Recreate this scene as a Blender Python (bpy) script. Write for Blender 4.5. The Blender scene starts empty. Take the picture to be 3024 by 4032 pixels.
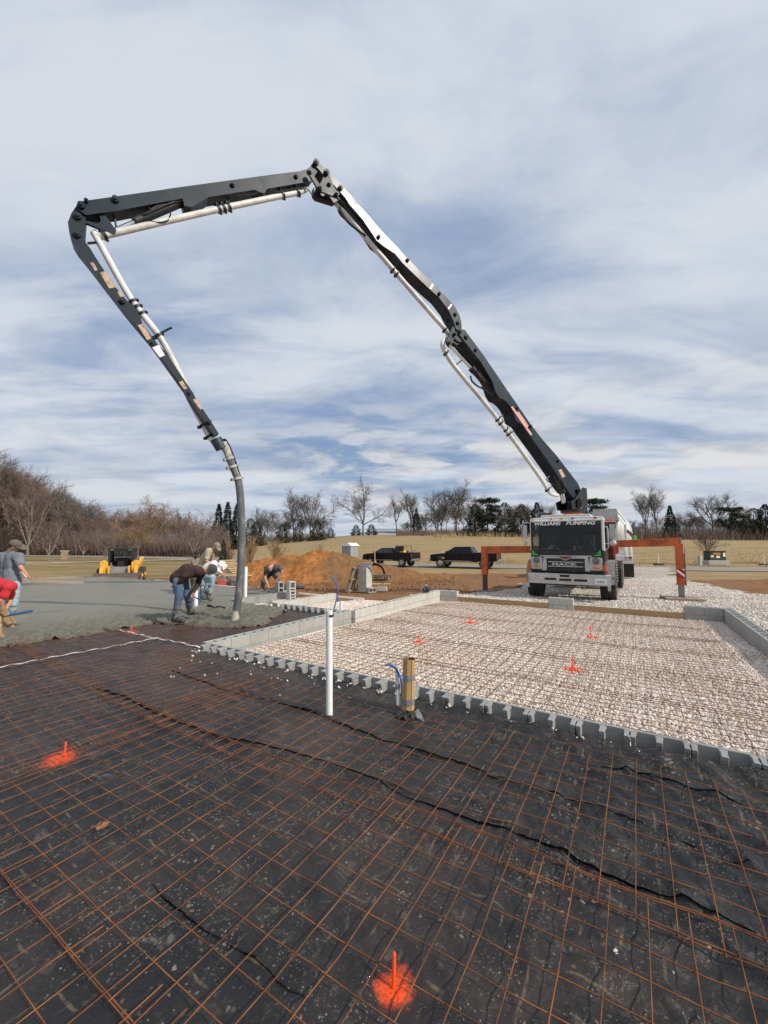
import bpy, math, random
import numpy as np
from mathutils import Vector, Matrix, noise as mn
PI = math.pi
R = math.radians
S = bpy.context.scene
COL = S.collection

# ---------------------------------------------------------------- camera, sky, sun, exposure
FPX, HORIZON, CAMZ = 1600.0, 2140.0, 1.70
PITCH = math.atan((HORIZON - 2016) / FPX)
cam = bpy.data.cameras.new('camera')
camo = bpy.data.objects.new('camera', cam); COL.objects.link(camo)
cam.sensor_fit = 'VERTICAL'; cam.sensor_height = 36; cam.sensor_width = 27
cam.lens = 36 * FPX / 4032
cam.clip_start = 0.05; cam.clip_end = 3000
camo.location = (0, 0, CAMZ); camo.rotation_euler = (PI / 2 + PITCH, 0, 0)
S.camera = camo
S.view_settings.view_transform = 'Standard'; S.view_settings.look = 'None'
S.view_settings.exposure = 0.0; S.view_settings.gamma = 1.0
S.render.resolution_x, S.render.resolution_y = 768, 1024
SUN_EL, SUN_AZ = 37.0, 120.0          # elevation, compass bearing from +Y (right and a little behind the camera)
SV = Vector((math.cos(R(SUN_EL)) * math.sin(R(SUN_AZ)), math.cos(R(SUN_EL)) * math.cos(R(SUN_AZ)), math.sin(R(SUN_EL))))
sl = bpy.data.lights.new('sun', 'SUN'); sl.energy = 4.0; sl.angle = R(0.8); sl.color = (1.0, 0.93, 0.83)
so = bpy.data.objects.new('sun', sl); COL.objects.link(so)
so.rotation_euler = SV.to_track_quat('Z', 'Y').to_euler(); so.location = SV * 60

def N(nt, t, **k):
    n = nt.nodes.new(t)
    for a, v in k.items():
        if a.startswith('i_'):
            n.inputs[a[2:].replace('_', ' ')].default_value = v
        else:
            setattr(n, a, v)
    return n
def M(nt, op, a, b=None, c=None, clamp=False):
    n = nt.nodes.new('ShaderNodeMath'); n.operation = op; n.use_clamp = clamp
    for i, x in enumerate((a, b, c)):
        if x is None: continue
        if isinstance(x, (int, float)): n.inputs[i].default_value = x
        else: nt.links.new(x, n.inputs[i])
    return n.outputs[0]
def MR(nt, v, a, b, c=0.0, d=1.0, smooth=False):
    n = nt.nodes.new('ShaderNodeMapRange'); n.interpolation_type = 'SMOOTHSTEP' if smooth else 'LINEAR'
    nt.links.new(v, n.inputs[0])
    for i, x in enumerate((a, b, c, d)): n.inputs[i + 1].default_value = x
    return n.outputs[0]
def MIX(nt, f, a, b, blend='MIX'):
    n = nt.nodes.new('ShaderNodeMix'); n.data_type = 'RGBA'; n.blend_type = blend
    for s, x in ((0, f), (6, a), (7, b)):
        if isinstance(x, (int, float)): n.inputs[s].default_value = x
        elif isinstance(x, tuple): n.inputs[s].default_value = (x[0], x[1], x[2], 1)
        else: nt.links.new(x, n.inputs[s])
    return n.outputs[2]
def NOISE(nt, vec, scale, detail=4, rough=.55, dist=0.0, out=0):
    n = nt.nodes.new('ShaderNodeTexNoise'); n.inputs['Scale'].default_value = scale
    n.inputs['Detail'].default_value = detail; n.inputs['Roughness'].default_value = rough; n.inputs['Distortion'].default_value = dist
    if vec is not None: nt.links.new(vec, n.inputs['Vector'])
    return n.outputs[out]
def MAP(nt, vec, scale=(1, 1, 1), rot=(0, 0, 0), loc=(0, 0, 0)):
    n = nt.nodes.new('ShaderNodeMapping'); nt.links.new(vec, n.inputs[0])
    n.inputs['Scale'].default_value = scale; n.inputs['Rotation'].default_value = rot; n.inputs['Location'].default_value = loc
    return n.outputs[0]

W = bpy.data.worlds.new('World'); S.world = W; W.use_nodes = True
nt = W.node_tree; nt.nodes.clear()
sky = N(nt, 'ShaderNodeTexSky'); sky.sky_type = 'NISHITA'; sky.sun_disc = False
sky.sun_elevation = R(SUN_EL); sky.sun_rotation = R(SUN_AZ); sky.air_density = 1.0; sky.dust_density = 1.0; sky.ozone_density = 1.5
bg = N(nt, 'ShaderNodeBackground'); bg.inputs[1].default_value = 0.1
wo = N(nt, 'ShaderNodeOutputWorld'); nt.links.new(bg.outputs[0], wo.inputs[0])
tc = N(nt, 'ShaderNodeTexCoord'); gen = tc.outputs['Generated']
sx = N(nt, 'ShaderNodeSeparateXYZ'); nt.links.new(gen, sx.inputs[0])
dx, dy, dz = sx.outputs
zz = M(nt, 'ADD', M(nt, 'MAXIMUM', dz, 0.0), 0.11)
px_, py_ = M(nt, 'DIVIDE', dx, zz), M(nt, 'DIVIDE', dy, zz)
cx = N(nt, 'ShaderNodeCombineXYZ'); nt.links.new(px_, cx.inputs[0]); nt.links.new(py_, cx.inputs[1])
pl = cx.outputs[0]
azm = M(nt, 'ARCTAN2', dx, dy); elv = M(nt, 'ARCSINE', dz)
def gauss(a0, e0, sa, se):
    a = M(nt, 'POWER', M(nt, 'DIVIDE', M(nt, 'ABSOLUTE', M(nt, 'SUBTRACT', azm, R(a0))), R(sa)), 2.0)
    e = M(nt, 'POWER', M(nt, 'DIVIDE', M(nt, 'ABSOLUTE', M(nt, 'SUBTRACT', elv, R(e0))), R(se)), 2.0)
    return M(nt, 'EXPONENT', M(nt, 'MULTIPLY', M(nt, 'ADD', a, e), -1.0))
# streaky high deck, drawn out along one direction, with soft large patches
warp = NOISE(nt, pl, 0.8, 3, .5, 0, 1)
wv = N(nt, 'ShaderNodeVectorMath', operation='MULTIPLY_ADD'); nt.links.new(warp, wv.inputs[0]); wv.inputs[1].default_value = (.55, .55, 0); nt.links.new(pl, wv.inputs[2])
big = NOISE(nt, MAP(nt, wv.outputs[0], (.42, .55, 1), (0, 0, R(25)), (3.1, 1.7, 0)), 1.0, 5, .5, .3)
strk = NOISE(nt, MAP(nt, wv.outputs[0], (.50, 1.35, 1), (0, 0, R(-46)), (1.3, .4, 0)), 1.5, 8, .58, .5)
fine = NOISE(nt, MAP(nt, wv.outputs[0], (1.3, 2.2, 1), (0, 0, R(-40)), (9, 4, 0)), 2.4, 8, .62, .4)
cov = M(nt, 'ADD', M(nt, 'MULTIPLY', big, .50), M(nt, 'ADD', M(nt, 'MULTIPLY', strk, .46), M(nt, 'MULTIPLY', fine, .20)))
gap1 = M(nt, 'MULTIPLY', gauss(-14, 13.5, 17, 4.0), .15)
gap1b = M(nt, 'MULTIPLY', gauss(-8, 12.0, 9, 2.4), .06)
gap2 = M(nt, 'ADD', M(nt, 'MULTIPLY', gauss(3, 42, 13, 5), .05), M(nt, 'ADD', M(nt, 'MULTIPLY', gauss(13, 36, 9, 7), .07), M(nt, 'MULTIPLY', gauss(-30, 27, 14, 5), .04)))
gap3 = M(nt, 'MULTIPLY', gauss(26, 8.0, 9, 1.6), .05)
gap4 = M(nt, 'ADD', M(nt, 'MULTIPLY', gauss(38, 24, 16, 7), -.10), M(nt, 'MULTIPLY', gauss(-10, 44, 12, 6), -.04))
cov = M(nt, 'SUBTRACT', cov, M(nt, 'ADD', M(nt, 'ADD', M(nt, 'ADD', gap1, gap1b), M(nt, 'ADD', gap2, gap3)), gap4))
cov = M(nt, 'SUBTRACT', cov, M(nt, 'ADD', .03, M(nt, 'MULTIPLY', gauss(25, 62, 40, 9), .05)))
f_cloud = MR(nt, cov, .33, .57, 0, 1, True)
tone = NOISE(nt, MAP(nt, wv.outputs[0], (.6, .9, 1), (0, 0, R(10)), (5, 8, 0)), 1.1, 6, .6, .3)
grey = MR(nt, M(nt, 'ADD', M(nt, 'MULTIPLY', tone, .55), M(nt, 'MULTIPLY', strk, .45)), .36, .60, 0, 1, True)
ccol = MIX(nt, grey, (3.9, 4.8, 6.3), (6.9, 7.35, 8.0))
skyblue = MIX(nt, .75, sky.outputs[0], (2.3, 3.4, 5.6))
base = MIX(nt, M(nt, 'ADD', M(nt, 'MULTIPLY', f_cloud, .90), .06), skyblue, ccol)
# low broken cumulus near the horizon
cv = N(nt, 'ShaderNodeCombineXYZ'); nt.links.new(M(nt, 'MULTIPLY', azm, 2.6), cv.inputs[0]); nt.links.new(M(nt, 'MULTIPLY', elv, 9.0), cv.inputs[1])
cum = NOISE(nt, cv.outputs[0], 1.6, 7, .55, .25)
cumb = NOISE(nt, MAP(nt, cv.outputs[0], (1, 1, 1), (0, 0, 0), (0, -.22, 0)), 1.6, 7, .55, .25)
band = M(nt, 'MULTIPLY', MR(nt, elv, R(1), R(5), .35, 1, True), MR(nt, elv, R(11), R(24), 1, 0, True))
band = M(nt, 'MULTIPLY', band, MR(nt, azm, R(-22), R(2), .45, 1, True))
cf = M(nt, 'MULTIPLY', MR(nt, cum, .45, .56, 0, 1, True), band)
shade = MR(nt, M(nt, 'SUBTRACT', cumb, cum), -.10, .10, 0, 1, True)
cumcol = MIX(nt, shade, (7.6, 7.6, 7.6), (4.6, 4.85, 5.4))
base = MIX(nt, M(nt, 'MULTIPLY', cf, .8), base, cumcol)
hz = MR(nt, elv, R(0), R(9), 1, 0, True)
base = MIX(nt, M(nt, 'MULTIPLY', hz, .45), base, (5.4, 6.0, 6.8))
nt.links.new(base, bg.inputs[0])

# ---------------------------------------------------------------- measuring helpers (photo pixel -> place)
def ray(x, y):
    a, b = (x - 1512) / FPX, (2016 - y) / FPX
    return Vector((a, math.cos(PITCH) - b * math.sin(PITCH), math.sin(PITCH) + b * math.cos(PITCH)))
def at(x, y, z):
    r = ray(x, y); t = (z - CAMZ) / r.z
    return Vector((r.x * t, r.y * t, z))
def dep(x, y, D):
    r = ray(x, y); t = D / r.y
    return Vector((r.x * t, D, CAMZ + r.z * t))
HO = Vector((-2.79, 6.39, 0)); YAW = -R(31.6)
UX = Vector((math.cos(YAW), math.sin(YAW), 0)); VX = Vector((-math.sin(YAW), math.cos(YAW), 0))
def H(u, v, z=0.0): return HO + UX * u + VX * v + Vector((0, 0, z))
def toH(p):
    q = p - HO; return q.dot(UX), q.dot(VX)

# ---------------------------------------------------------------- materials
MATS = {}
def pm(name, col, rough=.6, metal=0.0, var=.18, scale=6.0, bump=0.0, bscale=40.0, dirt=None, dirtamt=.35, dscale=3.0, spec=.5, coat=0.0, stretch=None):
    if name in MATS: return MATS[name]
    m = bpy.data.materials.new(name); m.use_nodes = True; nt = m.node_tree
    b = nt.nodes['Principled BSDF']
    tc = N(nt, 'ShaderNodeTexCoord'); o = tc.outputs['Object']
    if stretch: o = MAP(nt, o, stretch)
    n1 = NOISE(nt, o, scale, 6, .6)
    f = MR(nt, n1, .25, .75, 1 - var, 1 + var)
    hs = N(nt, 'ShaderNodeHueSaturation'); hs.inputs['Color'].default_value = (*col, 1); nt.links.new(f, hs.inputs['Value'])
    c = hs.outputs[0]
    if dirt:
        n2 = NOISE(nt, o, dscale, 7, .65, .4)
        c = MIX(nt, M(nt, 'MULTIPLY', MR(nt, n2, .45, .68, 0, 1, True), dirtamt), c, dirt)
    nt.links.new(c, b.inputs['Base Color'])
    b.inputs['Metallic'].default_value = metal
    nt.links.new(MR(nt, n1, .2, .8, max(.02, rough - .1), min(1, rough + .1)), b.inputs['Roughness'])
    b.inputs['Specular IOR Level'].default_value = spec
    b.inputs['Coat Weight'].default_value = coat
    if bump:
        bn = N(nt, 'ShaderNodeBump'); bn.inputs['Strength'].default_value = bump; bn.inputs['Distance'].default_value = .01
        nt.links.new(NOISE(nt, o, bscale, 5, .6), bn.inputs['Height']); nt.links.new(bn.outputs[0], b.inputs['Normal'])
    MATS[name] = m; return m
def glassm(name, col, rough=.05):
    m = pm(name, col, rough, 0, .05, 3.0, spec=.8); return m

# ---------------------------------------------------------------- mesh building
class MB:
    def __init__(s): s.v = []; s.f = []; s.mi = []; s.sm = []
    def add(s, vs, fs, mi=0, sm=False):
        o = len(s.v); s.v.extend([tuple(x) for x in vs])
        for f in fs: s.f.append(tuple(i + o for i in f)); s.mi.append(mi); s.sm.append(sm)
        return s
    def box(s, c, d, rot=None, mi=0, taper=1.0):
        c = Vector(c); x, y, z = d[0] / 2, d[1] / 2, d[2] / 2
        vs = [Vector((sx * x * (taper if sz > 0 else 1), sy * y * (taper if sz > 0 else 1), sz * z)) for sz in (-1, 1) for sx, sy in ((-1, -1), (1, -1), (1, 1), (-1, 1))]
        if rot is not None:
            m = rot if isinstance(rot, Matrix) else Matrix.Rotation(rot, 3, 'Z')
            vs = [m @ v for v in vs]
        return s.add([v + c for v in vs], [(3, 2, 1, 0), (4, 5, 6, 7), (0, 1, 5, 4), (1, 2, 6, 5), (2, 3, 7, 6), (3, 0, 4, 7)], mi)
    def bar(s, p, q, w, h, up=(0, 0, 1), mi=0):
        p, q = Vector(p), Vector(q); d = (q - p); L = d.length; d.normalize(); up = Vector(up)
        r = d.cross(up)
        if r.length < 1e-4: r = d.cross(Vector((1, 0, 0)))
        r.normalize(); u = r.cross(d); m = Matrix((r, d, u)).transposed()
        return s.box((p + q) / 2, (w, L, h), m, mi)
    def tube(s, pts, rad, n=10, cap=True, mi=0, sm=True):
        pts = [Vector(p) for p in pts]; k = len(pts)
        if isinstance(rad, (int, float)): rad = [rad] * k
        vs = []; pr = None
        for i, p in enumerate(pts):
            d = (pts[min(i + 1, k - 1)] - pts[max(i - 1, 0)]).normalized()
            if pr is None:
                a = Vector((0, 0, 1)) if abs(d.z) < .9 else Vector((1, 0, 0)); r = d.cross(a).normalized()
            else:
                r = (pr - d * pr.dot(d)).normalized()
            pr = r; u = d.cross(r)
            vs += [p + (r * math.cos(2 * PI * j / n) + u * math.sin(2 * PI * j / n)) * rad[i] for j in range(n)]
        fs = [(i * n + j, i * n + (j + 1) % n, (i + 1) * n + (j + 1) % n, (i + 1) * n + j) for i in range(k - 1) for j in range(n)]
        s.add(vs, fs, mi, sm)
        if cap: s.add(vs[:n], [tuple(range(n))[::-1]], mi); s.add(vs[-n:], [tuple(range(n))], mi)
        return s
    def cyl(s, p, q, r0, r1=None, n=14, mi=0, sm=True): return s.tube([p, q], [r0, r0 if r1 is None else r1], n, True, mi, sm)
    def prism(s, poly, ext, mi=0, holes=None):
        poly = [Vector(p) for p in poly]; e = Vector(ext); k = len(poly)
        tri = tess(poly)
        s.add(poly + [p + e for p in poly], [t for t in tri] + [tuple(i + k for i in t[::-1]) for t in tri] + [(i, i + k, (i + 1) % k + k, (i + 1) % k) for i in range(k)], mi)
        return s
    def lathe(s, prof, c=(0, 0, 0), axis='Z', n=20, mi=0, sm=True):
        c = Vector(c); vs = []
        for (r, h) in prof:
            for j in range(n):
                a = 2 * PI * j / n; x, y = r * math.cos(a), r * math.sin(a)
                vs.append(c + (Vector((x, y, h)) if axis == 'Z' else Vector((x, h, y)) if axis == 'Y' else Vector((h, x, y))))
        k = len(prof)
        return s.add(vs, [(i * n + j, i * n + (j + 1) % n, (i + 1) * n + (j + 1) % n, (i + 1) * n + j) for i in range(k - 1) for j in range(n)], mi, sm)
    def ell(s, c, r, nu=14, nv=9, mi=0, fn=None, rot=None):
        c = Vector(c); r = Vector((r, r, r)) if isinstance(r, (int, float)) else Vector(r); vs = []
        for i in range(nv + 1):
            t = PI * i / nv
            for j in range(nu):
                a = 2 * PI * j / nu; p = Vector((math.sin(t) * math.cos(a), math.sin(t) * math.sin(a), math.cos(t)))
                if fn: p = fn(p)
                p = Vector((p.x * r.x, p.y * r.y, p.z * r.z))
                if rot is not None: p = rot @ p
                vs.append(c + p)
        return s.add(vs, [(i * nu + j, (i + 1) * nu + j, (i + 1) * nu + (j + 1) % nu, i * nu + (j + 1) % nu) for i in range(nv) for j in range(nu)], mi, True)
    def build(s, name, mats, parent=None, bevel=0.0, angle=35, seg=2):
        me = bpy.data.meshes.new(name); me.from_pydata(s.v, [], s.f)
        if not isinstance(mats, (list, tuple)): mats = [mats]
        for m in mats: me.materials.append(m)
        me.polygons.foreach_set('material_index', s.mi); me.polygons.foreach_set('use_smooth', s.sm); me.update()
        if any(s.sm):
            try: me.set_sharp_from_angle(angle=R(angle))
            except Exception: pass
        return link(name, me, parent, bevel, seg)
def link(name, me, parent=None, bevel=0.0, seg=2):
    o = bpy.data.objects.new(name, me); COL.objects.link(o)
    if parent is not None: o.parent = parent
    if bevel:
        b = o.modifiers.new('bevel', 'BEVEL'); b.width = bevel; b.segments = seg; b.limit_method = 'ANGLE'; b.angle_limit = R(40)
    return o
def tess(poly):
    from mathutils.geometry import tessellate_polygon
    return [tuple(t) for t in tessellate_polygon([poly])]
def npmesh(name, V, F, mat, parent=None, smooth=False, attr=None):
    """mesh from numpy arrays; F is (n,3) or (n,4)"""
    me = bpy.data.meshes.new(name); k = F.shape[1]
    me.vertices.add(len(V)); me.vertices.foreach_set('co', np.ascontiguousarray(V, dtype=np.float32).ravel())
    me.loops.add(F.size); me.loops.foreach_set('vertex_index', np.ascontiguousarray(F, dtype=np.int32).ravel())
    me.polygons.add(len(F)); me.polygons.foreach_set('loop_start', np.arange(0, F.size, k, dtype=np.int32))
    me.polygons.foreach_set('use_smooth', np.full(len(F), smooth))
    me.update(calc_edges=True); me.validate()
    for m in (mat if isinstance(mat, (list, tuple)) else [mat]): me.materials.append(m)
    if attr:
        for an, av in attr.items():
            a = me.attributes.new(an, 'FLOAT', 'POINT'); a.data.foreach_set('value', np.ascontiguousarray(av, dtype=np.float32))
    return link(name, me, parent)
def gridmesh(X, Y, Z): # 2-D arrays -> V, F
    n, m = X.shape
    V = np.stack([X.ravel(), Y.ravel(), Z.ravel()], 1); i = np.arange(n * m).reshape(n, m)
    F = np.stack([i[:-1, :-1].ravel(), i[1:, :-1].ravel(), i[1:, 1:].ravel(), i[:-1, 1:].ravel()], 1)
    return V, F
def thing(name, label, cat, loc=(0, 0, 0), rotz=0.0, group=None):
    o = bpy.data.objects.new(name, None); COL.objects.link(o); o.empty_display_size = .2
    o.location = loc; o.rotation_euler = (0, 0, rotz); tag(o, label, cat, group); return o
def tag(o, label, cat, group=None, kind='thing'):
    o['label'] = label; o['category'] = cat; o['kind'] = kind
    if group: o['group'] = group
    return o
def struct(o, label=None, kind='structure', cat=None):
    o['kind'] = kind
    if label: o['label'] = label
    if cat: o['category'] = cat
    return o
def copytree(o, parent=None):
    c = o.copy(); COL.objects.link(c)
    if parent is not None: c.parent = parent
    for ch in list(o.children): copytree(ch, c)
    return c
def fbm(X, Y, sc, oct=4, seed=0, gain=.5):
    """cheap value-noise fbm on numpy arrays"""
    out = np.zeros_like(X, dtype=np.float64); a = 1.0; tot = 0
    for o in range(oct):
        out += a * vnoise(X * sc, Y * sc, seed + o * 17); tot += a; a *= gain; sc *= 2.03
    return out / tot
def vnoise(x, y, seed):
    rs = np.random.RandomState(seed); T = rs.rand(256, 256)
    xi = np.floor(x).astype(int); yi = np.floor(y).astype(int); fx = x - xi; fy = y - yi
    fx = fx * fx * (3 - 2 * fx); fy = fy * fy * (3 - 2 * fy)
    g = lambda a, b: T[a % 256, b % 256]
    return (g(xi, yi) * (1 - fx) + g(xi + 1, yi) * fx) * (1 - fy) + (g(xi, yi + 1) * (1 - fx) + g(xi + 1, yi + 1) * fx) * fy
def sstep(x, a, b):
    t = np.clip((x - a) / (b - a), 0, 1); return t * t * (3 - 2 * t)
def textmesh(name, body, size, mat, parent, mtx, extrude=.004, shear=0.0, bold=0.0, spx=1.0, sx=1.0, align='CENTER'):
    cu = bpy.data.curves.new(name, 'FONT'); cu.body = body; cu.size = size; cu.extrude = extrude; cu.shear = shear
    cu.offset = bold; cu.space_character = spx; cu.align_x = align; cu.align_y = 'CENTER'; cu.resolution_u = 3
    o = bpy.data.objects.new(name, cu); COL.objects.link(o)
    bpy.context.view_layer.update()
    me = bpy.data.meshes.new_from_object(o.evaluated_get(bpy.context.evaluated_depsgraph_get()))
    bpy.data.objects.remove(o); bpy.data.curves.remove(cu)
    me.transform(mtx @ Matrix.Diagonal((sx, 1, 1, 1))); me.materials.clear(); me.materials.append(mat)
    return link(name, me, parent)
# ---------------------------------------------------------------- the setting
rng = np.random.RandomState(7)
ROADX = np.array([-200, -90, -62, -40, -22, -8, 4.7, 31, 90, 250.])
ROADY = np.array([110, 84, 75, 67.5, 58, 48.5, 41.8, 36.2, 30, 20.])
def road_y(x):
    return (np.interp(x - 4, ROADX, ROADY) + np.interp(x, ROADX, ROADY) + np.interp(x + 4, ROADX, ROADY)) / 3
def ground_z(x, y):
    x = np.asarray(x, float); y = np.asarray(y, float)
    z = np.interp(y, [0, 8, 13, 20, 31, 40], [-.42, -.36, -.2, -.33, -.6, -.58])
    t = y - road_y(x) - 3.6
    rise = np.interp(x, [-140, -60, -32, -12, 30, 90, 200], [1.6, 1.8, 4.2, 5.5, 5.6, 4.6, 3.4])
    z = z + rise * sstep(t, 0, np.interp(x, [-60, -20, 40], [80, 108, 118])) - 9 * sstep(y, 190, 420) - 14 * sstep(y, 420, 1200)
    return z
def gz(x, y): return float(ground_z(x, y))
def terr_noise(x, y): return (fbm(x, y, .9, 4, 3) - .5) * .10 + (fbm(x, y, .12, 3, 9) - .5) * .25

def groundmat():
    m = bpy.data.materials.new('ground_soil_grass'); m.use_nodes = True; nt = m.node_tree; b = nt.nodes['Principled BSDF']
    g = N(nt, 'ShaderNodeNewGeometry').outputs['Position']
    at_ = lambda n: N(nt, 'ShaderNodeAttribute', attribute_name=n).outputs['Fac']
    n0 = NOISE(nt, g, .35, 6, .6, .4); n1 = NOISE(nt, g, 3.0, 8, .65); n2 = NOISE(nt, g, 22, 6, .7)
    rows = NOISE(nt, MAP(nt, g, (.10, 1.3, 1), (0, 0, R(3))), 1.0, 7, .62, .3)
    dry = MIX(nt, MR(nt, rows, .33, .68), (.235, .160, .080), (.43, .325, .175))
    dry = MIX(nt, M(nt, 'MULTIPLY', MR(nt, n1, .4, .7), .45), dry, (.20, .135, .06))
    lawn = MIX(nt, MR(nt, NOISE(nt, MAP(nt, g, (.12, .6, 1)), 1.0, 6, .6), .38, .62), (.165, .130, .055), (.30, .215, .105))
    dirt = MIX(nt, MR(nt, n1, .3, .7), (.15, .062, .026), (.33, .155, .062))
    dirt = MIX(nt, M(nt, 'MULTIPLY', MR(nt, NOISE(nt, MAP(nt, g, (.5, 1.6, 1)), .9, 8, .7, .5), .42, .60), .75), dirt, (.235, .155, .092))
    dirt = MIX(nt, M(nt, 'MULTIPLY', MR(nt, n2, .52, .7), .5), dirt, (.09, .04, .02))
    d = at_('dirt'); l = at_('lawn')
    dm = M(nt, 'ADD', d, M(nt, 'MULTIPLY', M(nt, 'SUBTRACT', NOISE(nt, MAP(nt, g, (.35, 1.2, 1)), .8, 8, .7), .5), 1.7))
    c = MIX(nt, l, dry, lawn); c = MIX(nt, MR(nt, dm, .42, .58, 0, 1, True), c, dirt)
    nt.links.new(c, b.inputs['Base Color']); b.inputs['Roughness'].default_value = .95; b.inputs['Specular IOR Level'].default_value = .15
    bp = N(nt, 'ShaderNodeBump'); bp.inputs['Strength'].default_value = .8; bp.inputs['Distance'].default_value = .08
    nt.links.new(M(nt, 'ADD', n1, M(nt, 'MULTIPLY', n2, .4)), bp.inputs['Height']); nt.links.new(bp.outputs[0], b.inputs['Normal'])
    return m
GM = groundmat()
xs = np.concatenate([np.arange(-900, -220, 60), np.arange(-220, -34, 5), np.arange(-34, 46, .4), np.arange(46, 240, 5), np.arange(240, 900, 60)])
ys = np.concatenate([np.arange(-14, 8, 1.5), np.arange(8, 46, .4), np.arange(46, 170, 2), np.arange(170, 430, 12), np.arange(430, 1500, 120)])
X, Y = np.meshgrid(xs, ys)
nz = fbm(X, Y, .11, 4, 5)
dirt = sstep(29 + (nz - .5) * 22 - Y, -1.5, 3) * np.where(X < 9, 1, np.where(X < 12, np.clip(1 - (X - 9) / 4, .18, 1), .92 * sstep(27 - Y, 0, 4)))
dirt = np.maximum(dirt, .95 * np.exp(-((X - 15) / 6) ** 2 - ((Y - 15.5) / 1.6) ** 2))
lawn = sstep(road_y(X) - 3 - Y, 0, 1.0) * np.where(X < 2, 1, .12)
Z = ground_z(X, Y) + terr_noise(X, Y) * sstep(np.abs(Y - road_y(X)), 3.2, 6)
Z += np.where(dirt > .3, (fbm(X, Y, 1.7, 4, 21) - .5) * .13, 0) * sstep(np.abs(Y - road_y(X)), 3.2, 6)
UU = (X - HO.x) * UX.x + (Y - HO.y) * UX.y; VV = (X - HO.x) * VX.x + (Y - HO.y) * VX.y
inside = ((UU > -17) & (UU < 8.2) & (VV < 6.4) & (VV > -30)) | ((UU > -.4) & (UU < 8.0) & (VV < 9.3) & (VV > -1))
Z = np.where(inside, np.minimum(Z, -.45), Z)
V_, F_ = gridmesh(X, Y, Z)
struct(npmesh('ground', V_, F_[:, ::-1], GM, None, True, {'dirt': dirt.ravel(), 'lawn': lawn.ravel()}))

# road and the pale path at the left
asph = pm('road_asphalt', (.24, .215, .18), .9, 0, .16, 2.0, .4, 60, (.30, .25, .18), .5, .4)
def strip(name, cx_, cy_, wid, mat, lift):
    cx_ = np.array(cx_, float); cy_ = np.array(cy_, float); t = np.gradient(cx_), np.gradient(cy_); L = np.hypot(*t)
    nx, ny = -t[1] / L, t[0] / L; w = np.linspace(-.5, .5, 9)[None, :] * wid
    X = cx_[:, None] + nx[:, None] * w; Y = cy_[:, None] + ny[:, None] * w
    Z = ground_z(X, Y) + lift
    V, F = gridmesh(X, Y, Z); return npmesh(name, V, F, mat, None, True)
rx = np.linspace(-120, 140, 300)
struct(strip('road', rx, road_y(rx), 6.4, asph, .05))
pathm = pm('path_concrete', (.62, .57, .49), .9, 0, .1, 3, .2)
p0 = [dep(270, 2205, 47), dep(480, 2196, 60), dep(700, 2190, 66), dep(905, 2196, 62)]
struct(strip('path', np.interp(np.linspace(0, 1, 40), [0, .4, 1], [-46, -36.5, -27.5]), np.interp(np.linspace(0, 1, 40), [0, .4, 1], [44, 49, 57.3]), 1.3, pathm, .07))

def inpoly(x, y, poly):
    r = np.zeros(x.shape, bool); k = len(poly); j = k - 1
    for i in range(k):
        xi, yi = poly[i]; xj, yj = poly[j]
        c = ((yi > y) != (yj > y)) & (x < (xj - xi) * (y - yi) / (yj - yi + 1e-12) + xi); r ^= c; j = i
    return r
# gravel ---------------------------------------------------------------
PAINT = [(at(1650, 2530, -.10), .11), (at(1850, 2447, -.13), .16), (at(2330, 2500, -.1), .12), (at(2255, 2630, -.09), .125)]
PAINTP = [(at(1552, 3895, .01), .064), (at(240, 2985, .01), .105), (at(518, 2492, .01), .12)]
def paintnodes(nt, spots, g):
    f = None; nn = NOISE(nt, g, 14, 8, .75); n2 = NOISE(nt, g, 150, 3, .7)
    for p, r in spots:
        d = N(nt, 'ShaderNodeVectorMath', operation='DISTANCE'); nt.links.new(g, d.inputs[0]); d.inputs[1].default_value = p
        k = MR(nt, M(nt, 'ADD', d.outputs['Value'], M(nt, 'MULTIPLY', M(nt, 'SUBTRACT', nn, .5), r * 2.6)), r * .45, r * 1.45, 1, 0, True)
        f = k if f is None else M(nt, 'MAXIMUM', f, k)
    return M(nt, 'MULTIPLY', f, MR(nt, n2, .36, .56, .40, 1), None, True)
ORANGE = (.95, .095, .012)
def stonemat(name, lo, hi, dust, spots=None):
    m = bpy.data.materials.new(name); m.use_nodes = True; nt = m.node_tree; b = nt.nodes['Principled BSDF']
    g = N(nt, 'ShaderNodeNewGeometry').outputs['Position']; t = N(nt, 'ShaderNodeAttribute', attribute_name='tint').outputs['Fac']
    c = MIX(nt, t, lo, hi)
    c = MIX(nt, M(nt, 'MULTIPLY', MR(nt, NOISE(nt, g, .8, 6, .65), .45, .75), .55), c, dust)
    c = MIX(nt, M(nt, 'MULTIPLY', MR(nt, NOISE(nt, g, 60, 4, .6), .5, .75), .25), c, dust)
    if spots: c = MIX(nt, paintnodes(nt, spots, g), c, ORANGE)
    nt.links.new(c, b.inputs['Base Color']); b.inputs['Roughness'].default_value = .9; b.inputs['Specular IOR Level'].default_value = .25
    return m
SM = stonemat('white_limestone', (.46, .385, .32), (.84, .75, .665), (.46, .33, .24), PAINT)
SM2 = stonemat('driveway_limestone', (.40, .36, .31), (.80, .74, .66), (.42, .32, .23))
phi = (1 + 5 ** .5) / 2
ICO = np.array([(-1, phi, 0), (1, phi, 0), (-1, -phi, 0), (1, -phi, 0), (0, -1, phi), (0, 1, phi), (0, -1, -phi), (0, 1, -phi), (phi, 0, -1), (phi, 0, 1), (-phi, 0, -1), (-phi, 0, 1)]) / 1.902
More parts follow.
